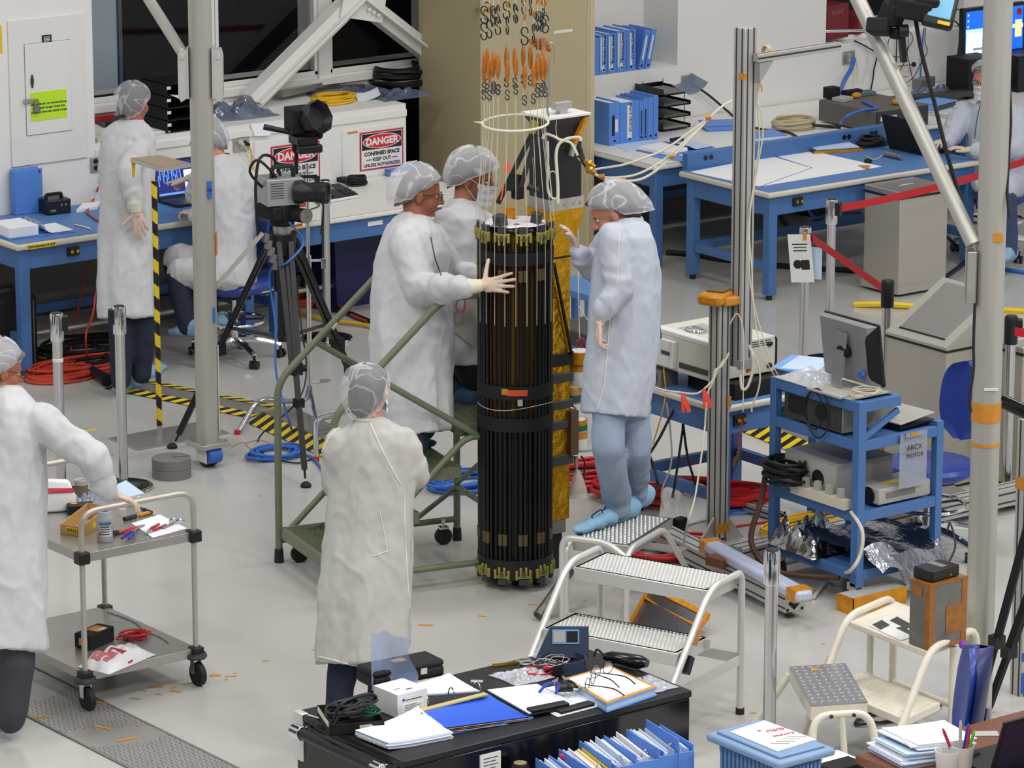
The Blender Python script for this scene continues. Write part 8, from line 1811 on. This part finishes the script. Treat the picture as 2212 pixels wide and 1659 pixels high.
    def seam(s,pts,r,m,name='seam',sub=3):
        P=[]
        for(x0,y0),(x1,y1)in zip(pts,pts[1:]):
            for k in range(8):
                q=s.hit(x0+(x1-x0)*k/8,y0+(y1-y0)*k/8)
                if q is not None:P.append(q)
        if len(P)>3:MB().tube(P,r,6,0).build(name,m,s.root)
    def legs(s,chains,m,vox=.011,name='trousers',amp=1.0):
        g=MB()
        for pts,rad in chains:
            s.chain(g,pts,rad);s.chain(s.body,pts,[r*.78 for r in rad])
        q=s.seed
        skin(g,vox,name,m,s.root,2,lambda p:amp*(.006*noise.noise(V((p.x*12,p.y*12,p.z*9+q)))+.004*sin(p.z*55+4*noise.noise(p*8))*max(0,noise.noise(V((p.x*5,p.y*5,p.z*4+q))))))
    def shoe(s,heel,toe,m=M_shoe,w=.055,h=.075,ank=None,lace=False):
        heel,toe=V(heel),V(toe);d=(toe-heel).normalized();u=V((0,0,1));sd=u.cross(d);g=MB()
        for t,ww,hh in((0,.75,1.05),(.25,.85,1.1),(.5,.95,.9),(.75,1.05,.68),(1,.8,.5)):
            c=heel+(toe-heel)*t;R_=Matrix((d,sd,u)).transposed();g.ell(c+u*(h*hh*.5),(.075,w*ww,h*hh*.62),R_,16,10)
        if ank is not None:g.cap(heel+d*.05+u*h*.6,ank,.058,.056)
        q=s.seed;o=skin(g,.008,'shoe_cover',m,s.root,2,lambda p:.005*noise.noise(V((p.x*22+q,p.y*22,p.z*22)))+.002*noise.noise(p*60))
        s.body.cap(heel+d*.02+u*.04,toe-d*.06+u*.03,.028,.02)
        if lace:
            c=heel+(toe-heel)*.62+u*(h*.78);MB().tube([c,c+d*.03+u*.03+sd*.02,c+d*.09+u*.01+sd*.01,c+d*.06-u*.015,c+d*.01+u*.0,c-d*.03+u*.03,c-d*.01+u*.01],.0035,6,4).build('tie',M_navyj,s.root)
    def hand(s,w,d,n,side,curl=(.3,.3,.35,.4),thumb=.5,spread=.1,m=M_glove,sc=1.0,cuff=None,thumb_curl=.3,name='glove'):
        """w wrist, d finger direction, n palm normal; side +1 if the thumb lies along d x n"""
        w=V(w);d=V(d).normalized();n=V(n);n=(n-d*n.dot(d)).normalized();u=d.cross(n)*side;g=MB()
        g.ell(w+d*.05*sc,(.05*sc,.038*sc,.0145*sc),Matrix((d,u,n)).transposed(),16,10);g.cap(w-d*.02*sc,w+d*.02*sc,.026*sc,.027*sc)
        for i,(off,b,L_)in enumerate(((.030,.088,.076),(.010,.093,.084),(-.010,.089,.078),(-.029,.080,.060))):
            a=spread*(1.5-i)*.8;fd=(d*cos(a)+u*sin(a)).normalized();p=w+d*b*sc+u*off*sc;g.cap(w+d*.02*sc+u*off*.55*sc,p,.0125*sc,.011*sc);ang=0
            for k,fr in enumerate((.45,.31,.24)):
                ang+=curl[i]*(.8 if k==0 else 1);q=p+(fd*cos(ang)+n*sin(ang))*L_*fr*sc;g.cap(p,q,(.0102-.0009*k)*sc,(.0096-.0009*k)*sc,10);p=q
        td=(u*sin(thumb*1.35)+d*cos(thumb*1.35)+n*.25).normalized();p=w+d*.028*sc+u*.026*sc;g.cap(w+d*.01*sc+u*.01*sc,p,.016*sc,.0145*sc)
        for k,L_ in enumerate((.042,.034,.026)):
            dd=(td*cos(thumb_curl*k)+d*sin(thumb_curl*k)).normalized();q=p+dd*L_*sc;g.cap(p,q,(.0125-.0012*k)*sc,(.0115-.0012*k)*sc,10);p=q
        o=skin(g,.0036,name,m,s.root,1,lambda p:.0008*noise.noise(p*70))
        s.body.cap(w,w+d*.05,.02,.016)
        if cuff is not None:
            e=V(cuff);g=MB();x=(e-w);rs=[];z=x.normalized();a=z.orthogonal().normalized();b=z.cross(a)
            for i in range(9):t=i/8;r=.032+.012*t+.0015*sin(i*2.4);rs.append([w+x*(t*1.0-.12)+(a*cos(2*pi*j/18)+b*sin(2*pi*j/18))*r for j in range(18)])
            MB().rings(rs).build('glove_cuff',M_cuff,s.root)
        return o
    def arm(s,sh,el,wr,r=(.047,.038,.027)):s.chain(s.body,[sh,el,wr],r)
    def torso(s,pts,rad):s.chain(s.body,pts,rad)
R3=lambda s,rows:[(s.J(x,y,d),w,dd)for x,y,d,w,dd in rows]
P=at(778,1592);A=Person('a','person seen from behind in long off-white coat and hair net, arms folded, nearest the camera',P,depth(P+V((0,0,.95))),38)
J=A.J
A.head(J(797,846,.02),30,-4,0,.98,neck=J(800,925,.0),hair=M_hairD,bon_r=(.124,.118,.132),bon_off=(-.02,.006,.012),mask=True,eyes=True,tail=.01)
sl=[([J(872,955,.02),J(893,1022,.04),J(835,1050,.27)],(.07,.074,.056)),([J(733,958,.0),J(722,1040,.06),J(790,1060,.28)],(.07,.066,.056))]
A.coat(R3(A,[(800,904,0,.062,.062),(801,918,0,.11,.085),(803,934,.0,.165,.105),(804,962,.01,.2,.125),(804,990,.02,.208,.135),(800,1060,.03,.205,.14),(795,1150,.03,.205,.15),(790,1250,.02,.215,.165),(787,1340,.01,.222,.175),(786,1433,.0,.222,.18)]),sl,M_coatA,fold=.05,kf=6,collar=(J(800,908,0),.066,M_coatA))
A.torso([J(800,935,.02),J(800,1080,.03),J(795,1250,.03)],(.1,.12,.13))
for q in sl:A.arm(*q[0])
A.legs([([J(752,1300,.05),J(742,1440,.03),J(728,1545,.02),J(727,1590,.02)],(.088,.072,.058,.055)),([J(835,1310,.02),J(828,1450,.02),J(818,1560,.0),J(818,1598,0)],(.088,.072,.058,.055))],M_navyj)
A.shoe(V(at(722,1612)-P),V(at(745,1585)-P));A.shoe(V(at(815,1622)-P),V(at(840,1594)-P))
A.hand(J(835,1060,.28),J(770,1050,.3)-J(835,1060,.28),V((0,0,-1)),1,(.7,.7,.7,.7));A.hand(J(785,1068,.3),J(850,1060,.3)-J(785,1068,.3),V((0,0,-1)),-1,(.7,.7,.7,.7))
A.finish(M_skin)
M_seam=mat('seam_cream',(222,220,206),.8)
A.seam([(800,915),(822,965),(850,1020),(868,1050)],.004,M_seam);A.seam([(742,915),(715,940),(698,970),(690,990)],.004,M_seam);A.seam([(873,1060),(875,1150),(880,1250),(888,1350)],.003,M_seam);A.seam([(820,1100),(832,1160),(838,1200)],.0025,M_seam,'pocket_seam');A.seam([(805,1202),(845,1188)],.003,M_seam,'pocket_seam');A.seam([(688,1418),(760,1436),(840,1446),(884,1442)],.004,M_seam,'hem')
P=at(8,1568);B=Person('b','person leaning over the steel cart at the left edge, grey trousers',P,depth(P+V((0,0,.95))),-20)
J=B.J
B.head(J(0,798,0),-8,18,0,1.0,neck=J(8,862,0),hair=M_hairG,bonnet=M_bonW,bon_r=(.118,.108,.122),bon_off=(-.03,0,.03),spectacles=True)
sl=[([J(88,912,-.1),J(196,985,-.12),J(228,1056,-.05)],(.09,.078,.056)),([J(-70,910,.12),J(-60,1020,.3),J(10,1080,.35)],(.09,.075,.055))]
B.coat(R3(B,[(6,842,0,.07,.07),(12,858,0,.12,.1),(20,885,0,.19,.14),(22,940,0,.215,.165),(12,1030,0,.205,.19),(5,1130,0,.2,.2),(2,1230,0,.21,.21),(2,1310,0,.215,.215),(4,1398,0,.22,.22)]),sl,M_coat,fold=.04,kf=5,collar=(J(8,848,0),.072,M_coat),hem_tilt=-.02)
B.torso([J(12,890,0),J(5,1050,0),J(2,1230,0)],(.12,.14,.14))
for q in sl:B.arm(*q[0])
B.legs([([J(25,1290,-.05),J(38,1430,-.06),J(28,1535,-.02),J(24,1556,0)],(.1,.082,.07,.066)),([J(-35,1290,.08),J(-30,1430,.08),J(-40,1540,.1)],(.1,.082,.066))],M_greyp)
B.shoe(V(at(-8,1578)-P),V(at(30,1560)-P));B.shoe(V(at(-70,1555)-P),V(at(-20,1540)-P))
B.hand(J(244,1068,-.03),J(288,1082,.02)-J(244,1068,-.03),V((0,0,-1)),1,(.3,.35,.4,.45),.4,.12,cuff=J(232,1056,-.05));B.hand(J(14,1082,.35),J(60,1095,.36)-J(14,1082,.35),V((0,0,-1)),-1)
B.finish(M_skin2)
MB().tube([J(-20,838,-.05)+V((0,0,0)),J(8,846,-.075),J(36,858,-.07)],.009,8,4).build('shirt_collar',mat('shirt_crimson',(150,32,64),.7),B.root)
lw_=L0+Matrix.Rotation(LA,3,'Z')@V((.42,-.40,0));P=V((lw_.x,lw_.y,0));C=Person('c','person in glasses and white coat on the ladder, gloved hand laid on the black cylinder',P,depth(P+V((0,0,1.2))),-22)
J=C.J;tq=depth(CP+V((0,0,1.6)))-C.t
C.head(J(908,418,0),-31,10,0,1.04,neck=J(903,488,0),hair=M_hairG,bonnet=M_bonW,bon_r=(.128,.118,.118),bon_off=(-.036,0,.04),spectacles=True,tail=.02)
wr=J(1012,622,tq-.26)
sl=[([J(882,528,-.14),J(908,625,-.2),J(995,622,tq-.25)],(.105,.085,.064)),([J(935,520,.18),J(990,585,.2),J(1030,602,.1)],(.092,.076,.058))]
C.coat(R3(C,[(901,462,0,.078,.078),(898,478,0,.12,.105),(893,502,0,.19,.14),(893,545,.0,.205,.18),(890,620,0,.195,.205),(889,700,0,.195,.215),(889,780,0,.2,.215),(893,860,0,.2,.205),(903,936,0,.19,.175)]),sl,M_coat,fold=.055,kf=6,collar=(J(902,468,0),.08,M_coat))
C.torso([J(898,505,0),J(890,650,0),J(890,800,0)],(.12,.15,.14))
for q in sl:C.arm(*q[0])
zs3=.64+.0;zs2=.42
def lad(x,y,z):return L0+Matrix.Rotation(LA,3,'Z')@V((x,y,0))+V((0,0,z))-P
f3,f2=lad(.56,-.3,zs3),lad(.33,-.48,zs2)
C.legs([([J(905,850,.06),J(912,920,.08),lad(.53,-.3,zs3+.12)],(.095,.08,.065)),([J(885,850,-.08),J(892,960,-.1),lad(.31,-.48,zs2+.12)],(.095,.08,.065))],M_navyj)
C.shoe(lad(.50,-.3,zs3),lad(.70,-.33,zs3),mat('shoe_cover_dark',(62,98,130),.75,bump=.25,bscale=60));C.shoe(lad(.30,-.48,zs2),lad(.49,-.52,zs2),mat('shoe_cover_dark',(62,98,130),.75))
hw=J(1036,617,tq-.235);C.hand(hw,J(1100,612,tq-.215)-hw,J(1040,617,tq+.2)-J(1040,617,tq-.2),1,(.05,.04,.06,.1),.98,.2,sc=1.05,cuff=J(1004,620,tq-.25),thumb_curl=.05);C.hand(J(1034,602,.1),J(1070,612,.06)-J(1034,602,.1),V((0,-1,0)),-1,(.3,.3,.3,.3))
C.finish(M_skin2)
C.seam([(930,512),(940,560),(955,600)],.003,M_dgrey,'placket');C.seam([(880,700),(882,760),(884,830)],.0028,M_seam,'pocket_seam')
lp_=L0+Matrix.Rotation(LA,3,'Z')@V((1.0,-.22,0));P=V((lp_.x,lp_.y,0));D=Person('d','person in face mask and white coat on the ladder top behind the man in glasses',P,depth(P+V((0,0,1.6)))+.05,-30)
J=D.J
D.head(J(1022,385,0),-50,12,0,1.05,neck=J(1005,455,0),hair=M_hairD,bonnet=M_bonW,bon_r=(.14,.128,.125),bon_off=(-.02,0,.036),mask=True)
sl=[([J(965,490,-.1),J(960,590,-.12),J(1030,640,-.05)],(.095,.08,.058)),([J(1040,490,.18),J(1060,580,.2),J(1080,600,.1)],(.09,.075,.055))]
D.coat(R3(D,[(1003,432,0,.075,.075),(1001,448,0,.12,.1),(998,475,0,.19,.13),(995,530,0,.2,.16),(992,610,0,.19,.17),(990,700,0,.185,.17),(988,790,0,.185,.17)]),sl,M_coat,fold=.05,collar=(J(1004,440,0),.078,M_coat))
D.torso([J(998,480,0),J(992,610,0),J(992,720,0)],(.12,.14,.14))
for q in sl:D.arm(*q[0])
def ldd(x,y,z):return L0+Matrix.Rotation(LA,3,'Z')@V((x,y,0))+V((0,0,z))-P
D.legs([([J(1000,720,-.06),J(1012,790,-.06),ldd(.98,-.36,.98)],(.1,.085,.066)),([J(1020,720,.12),J(1030,790,.12),ldd(1.0,-.12,.98)],(.1,.085,.066))],mat('black_trousers',(18,20,28),.8))
D.shoe(ldd(.94,-.36,.862),ldd(1.12,-.4,.862),mat('shoe_cover_dark',(62,98,130),.75));D.shoe(ldd(.94,-.12,.862),ldd(1.12,-.16,.862),mat('shoe_cover_dark',(62,98,130),.75))
D.hand(J(1036,642,-.03),J(1070,650,0)-J(1036,642,-.03),V((0,0,-1)),1,(.4,.4,.4,.4));D.hand(J(1084,602,.1),J(1110,605,.08)-J(1084,602,.1),V((0,0,-1)),-1,(.4,.4,.4,.4))
D.finish(M_skin2)
a,b,c,d=[D.J(x,y,-.2)+D.P for x,y in((952,695),(1038,640),(1046,700),(1040,762))];o=MB().rings([[a,b,c,d],[p+V((.004,.006,0))for p in(a,b,c,d)]]).build('clipboard',M_lgrey,org=a,fixn=True);tag(o,'pale board held at the hip by the masked person on the ladder','board')
fz=.422;P=V((at(1320,1140,fz).x,at(1320,1140,fz).y,0));E_=Person('e','person in pale jeans leaning towards the gold foil mast from the small stool',P,depth(P+V((0,0,1.2))),146)
J=E_.J
E_.head(J(1322,458,0),143,30,0,1.02,neck=J(1352,500,0),hair=M_hairD,bonnet=M_bonW,bon_r=(.128,.112,.118),bon_off=(-.034,0,.036),tail=.055)
wr=J(1298,690,-.22)
sl=[([J(1328,520,-.15),J(1336,622,-.2),J(1306,668,-.22)],(.092,.08,.058)),([J(1312,530,.2),J(1280,580,.22),J(1252,548,.12)],(.085,.07,.052))]
E_.coat(R3(E_,[(1352,472,0,.075,.075),(1353,486,0,.13,.11),(1352,515,0,.185,.145),(1352,570,0,.19,.168),(1350,650,0,.185,.18),(1345,730,0,.185,.182),(1335,810,0,.185,.18),(1326,897,0,.182,.172)]),sl,M_coatE,fold=.035,kf=5,collar=(J(1352,478,0),.078,M_coatE),hem_tilt=.0)
E_.torso([J(1352,520,0),J(1350,650,0),J(1340,800,0)],(.12,.14,.14))
for q in sl:E_.arm(*q[0])
h1,t1=V(at(1362,1118,fz)-P),V(at(1262,1150,fz)-P);h2,t2=V(at(1392,1090,fz)-P),V(at(1330,1108,fz)-P)
h1.z=t1.z=h2.z=t2.z=fz
E_.legs([([J(1318,850,-.05),J(1314,965,-.08),h1+(t1-h1)*.3+V((0,0,.12)),h1+(t1-h1)*.3+V((0,0,.07))],(.09,.086,.076,.072)),([J(1362,850,.06),J(1372,965,.1),h2+(t2-h2)*.3+V((0,0,.12)),h2+(t2-h2)*.3+V((0,0,.08))],(.1,.084,.07,.066))],M_jeans,amp=1.5)
E_.shoe(h1,t1,w=.056,h=.09,lace=True);E_.shoe(h2,t2,w=.055,h=.095)
E_.hand(J(1297,688,-.22),J(1286,745,-.2)-J(1297,688,-.22),J(1340,700,-.2)-J(1290,700,-.2),1,(.5,.55,.6,.6),.3,.05,cuff=J(1308,655,-.22));E_.hand(J(1250,545,.12),J(1234,502,.08)-J(1250,545,.12),J(1200,560,.1)-J(1250,545,.12),-1,(.35,.3,.3,.35),.2,.02)
E_.finish(M_skin)
E_.seam([(1318,690),(1312,760),(1306,830),(1290,890)],.003,M_seam,'side_seam');E_.seam([(1338,500),(1336,560),(1333,620)],.003,M_seam,'sleeve_seam')
P=at(292,838);F_=Person('f','person seen from behind standing at the left blue bench, gloved hand on hip',P,depth(P+V((0,0,1))),40)
J=F_.J
F_.head(J(289,222,0),22,4,0,1.0,neck=J(287,272,0),hair=M_hairD,bon_r=(.118,.112,.125),bon_off=(-.02,0,.016))
sl=[([J(312,302,-.02),J(276,372,-.22),J(292,448,-.2)],(.07,.064,.052)),([J(242,302,.02),J(234,390,.1),J(248,450,.25)],(.07,.062,.05))]
F_.coat(R3(F_,[(285,258,0,.066,.066),(284,268,0,.11,.09),(280,288,0,.16,.105),(276,330,0,.175,.125),(274,420,0,.168,.135),(273,500,0,.172,.145),(273,590,0,.182,.15),(275,686,0,.185,.15)]),sl,M_coat,fold=.04,kf=6,collar=(J(285,262,0),.07,M_coat))
F_.torso([J(280,300,0),J(275,420,0),J(274,560,0)],(.11,.12,.13))
for q in sl:F_.arm(*q[0])
F_.legs([([J(258,600,.0),J(262,720,-.02),J(262,805,.0),J(262,822,0)],(.095,.08,.066,.064)),([J(300,600,.05),J(310,720,.05),J(306,790,.1),J(306,808,.1)],(.095,.08,.066,.064))],M_navyj)
F_.shoe(V(at(262,848)-P),V(at(306,828)-P),lace=True);F_.shoe(V(at(300,826)-P),V(at(345,800)-P))
F_.hand(J(294,455,-.22),J(304,492,-.2)-J(294,455,-.22),J(300,470,.2)-J(300,470,-.2),-1,(.15,.12,.12,.2),.9,.16,cuff=J(291,436,-.23));F_.hand(J(242,452,.26),J(260,470,.3)-J(242,452,.26),V((0,0,-1)),1)
F_.finish(M_skin2)
F_.seam([(302,515),(304,570),(307,640),(309,680)],.003,M_seam,'back_seam')
st=.53;P=V((sc.x,sc.y,0));G_=Person('g','person seated at the laptop, partly hidden by the left pipe mast',P,depth(P+V((0,0,.9))),118)
J=G_.J
G_.head(J(448,298,.05),125,8,0,1.0,neck=J(468,345,.02),hair=M_hairG,bon_r=(.12,.112,.12),bon_off=(-.02,0,.02),bonnet=M_bonW)
sl=[([J(535,395,-.05),J(530,470,.05),J(440,400,.28),J(418,383,.32)],(.09,.075,.06,.052)),([J(436,380,.12),J(420,460,.18),J(408,455,.26)],(.088,.074,.055))]
sl[0]=([J(440,385,.1),J(425,420,.2),J(425,386,.3)],(.088,.07,.05));sl[1]=([J(535,395,-.05),J(500,480,-.1),J(425,468,.06)],(.09,.076,.055))
G_.coat(R3(G_,[(470,335,.02,.066,.066),(472,345,.02,.11,.09),(480,366,0,.18,.12),(490,410,-.02,.2,.145),(494,470,-.02,.195,.155),(494,530,0,.2,.165),(490,590,.0,.215,.19),(486,612,0,.21,.19)]),sl+[([J(480,578,0),J(385,560,.2)],(.12,.1)),([J(490,590,-.1),J(395,590,-.02)],(.12,.1))],M_coat,fold=.02,collar=(J(470,338,.02),.07,mat('shirt_red',(170,50,50),.7)))
G_.torso([J(478,370,0),J(492,470,0),J(490,570,0)],(.11,.12,.13))
for q in sl:G_.arm(*q[0])
G_.legs([([J(480,590,-.05),J(385,600,-.02),J(402,690,-.05),J(404,705,-.05)],(.085,.08,.064,.062)),([J(480,580,.05),J(380,575,.2),J(450,660,.15),J(455,690,.15)],(.085,.08,.064,.06))],M_navyj)
G_.shoe(J(425,722,-.08),J(382,722,.02),h=.08);G_.shoe(J(470,705,.12),J(430,700,.18),h=.08)
G_.hand(J(414,384,.3),J(365,392,.34)-J(414,384,.3),V((0,0,-1)),1,(.05,.9,.9,.9),.2,.05);G_.hand(J(420,462,.08),J(380,452,.2)-J(420,462,.08),V((0,0,-1)),-1,(.7,.7,.7,.7),.3)
G_.finish(M_skin)
MB().cyl(J(430,385,.29),J(424,385,.295),.043,seg=18).build('wrist_strap',M_blackM,G_.root)
P=V((at(2150,430,.45).x+.05,at(2150,430,.45).y,0));hx=at(2135,335,.78);P=V((hx.x+.22,hx.y+.16,0));H_=Person('h','person in face mask and white coat typing on a laptop at the far right',P,depth(P+V((0,0,.9))),190)
J=H_.J
H_.head(J(2128,172,0),205,8,0,1.0,neck=J(2150,222,.05),hair=M_hairG,bonnet=M_bonW,bon_r=(.112,.106,.112),bon_off=(-.03,0,.036),mask=True,spectacles=True)
sl=[([J(2085,245,.12),J(2052,295,.02),J(2048,305,-.1)],(.088,.076,.052)),([J(2195,255,-.05),J(2200,320,-.25),J(2110,325,-.3)],(.09,.076,.052))]
H_.coat(R3(H_,[(2148,208,.02,.066,.066),(2148,216,.02,.11,.09),(2147,234,.02,.18,.115),(2146,270,.0,.2,.14),(2147,320,0,.2,.155),(2152,370,0,.205,.17),(2160,420,0,.21,.185)]),sl+[([J(2160,400,0),J(2130,395,-.35)],(.12,.1)),([J(2180,400,-.1),J(2170,412,-.4)],(.12,.1))],M_coatE,fold=.03,collar=(J(2148,211,.02),.07,M_coatE))
H_.torso([J(2148,240,0),J(2148,320,0),J(2155,390,0)],(.11,.12,.13))
for q in sl:H_.arm(*q[0])
H_.legs([([J(2160,405,0),J(2128,408,-.35),J(2140,500,-.3),J(2140,535,-.3)],(.085,.08,.064,.06)),([J(2185,410,-.1),J(2172,424,-.42),J(2180,520,-.38),J(2180,545,-.38)],(.085,.08,.064,.06))],mat('mid_jeans',(58,70,104),.8))
H_.shoe(J(2145,548,-.28),J(2120,552,-.42),h=.08);H_.shoe(J(2185,560,-.36),J(2160,566,-.5),h=.08)
H_.hand(J(2046,303,-.1),J(2024,308,-.2)-J(2046,303,-.1),V((0,0,-1)),-1,(.25,.25,.3,.3),.4,.12);H_.hand(J(2098,326,-.3),J(2062,316,-.32)-J(2098,326,-.3),V((0,0,-1)),1,(.25,.25,.3,.3),.4,.12)
H_.finish(M_skin)
MB().tube([J(2122,214,-.11),J(2112,250,-.15),J(2105,300,-.16)],.004,6,3).build('lanyard',M_dgrey,H_.root)
stool('blue stool under the masked person at the far right',V((H_.P.x+.02,H_.P.y,0)),radians(100),.46,False,True,.22)
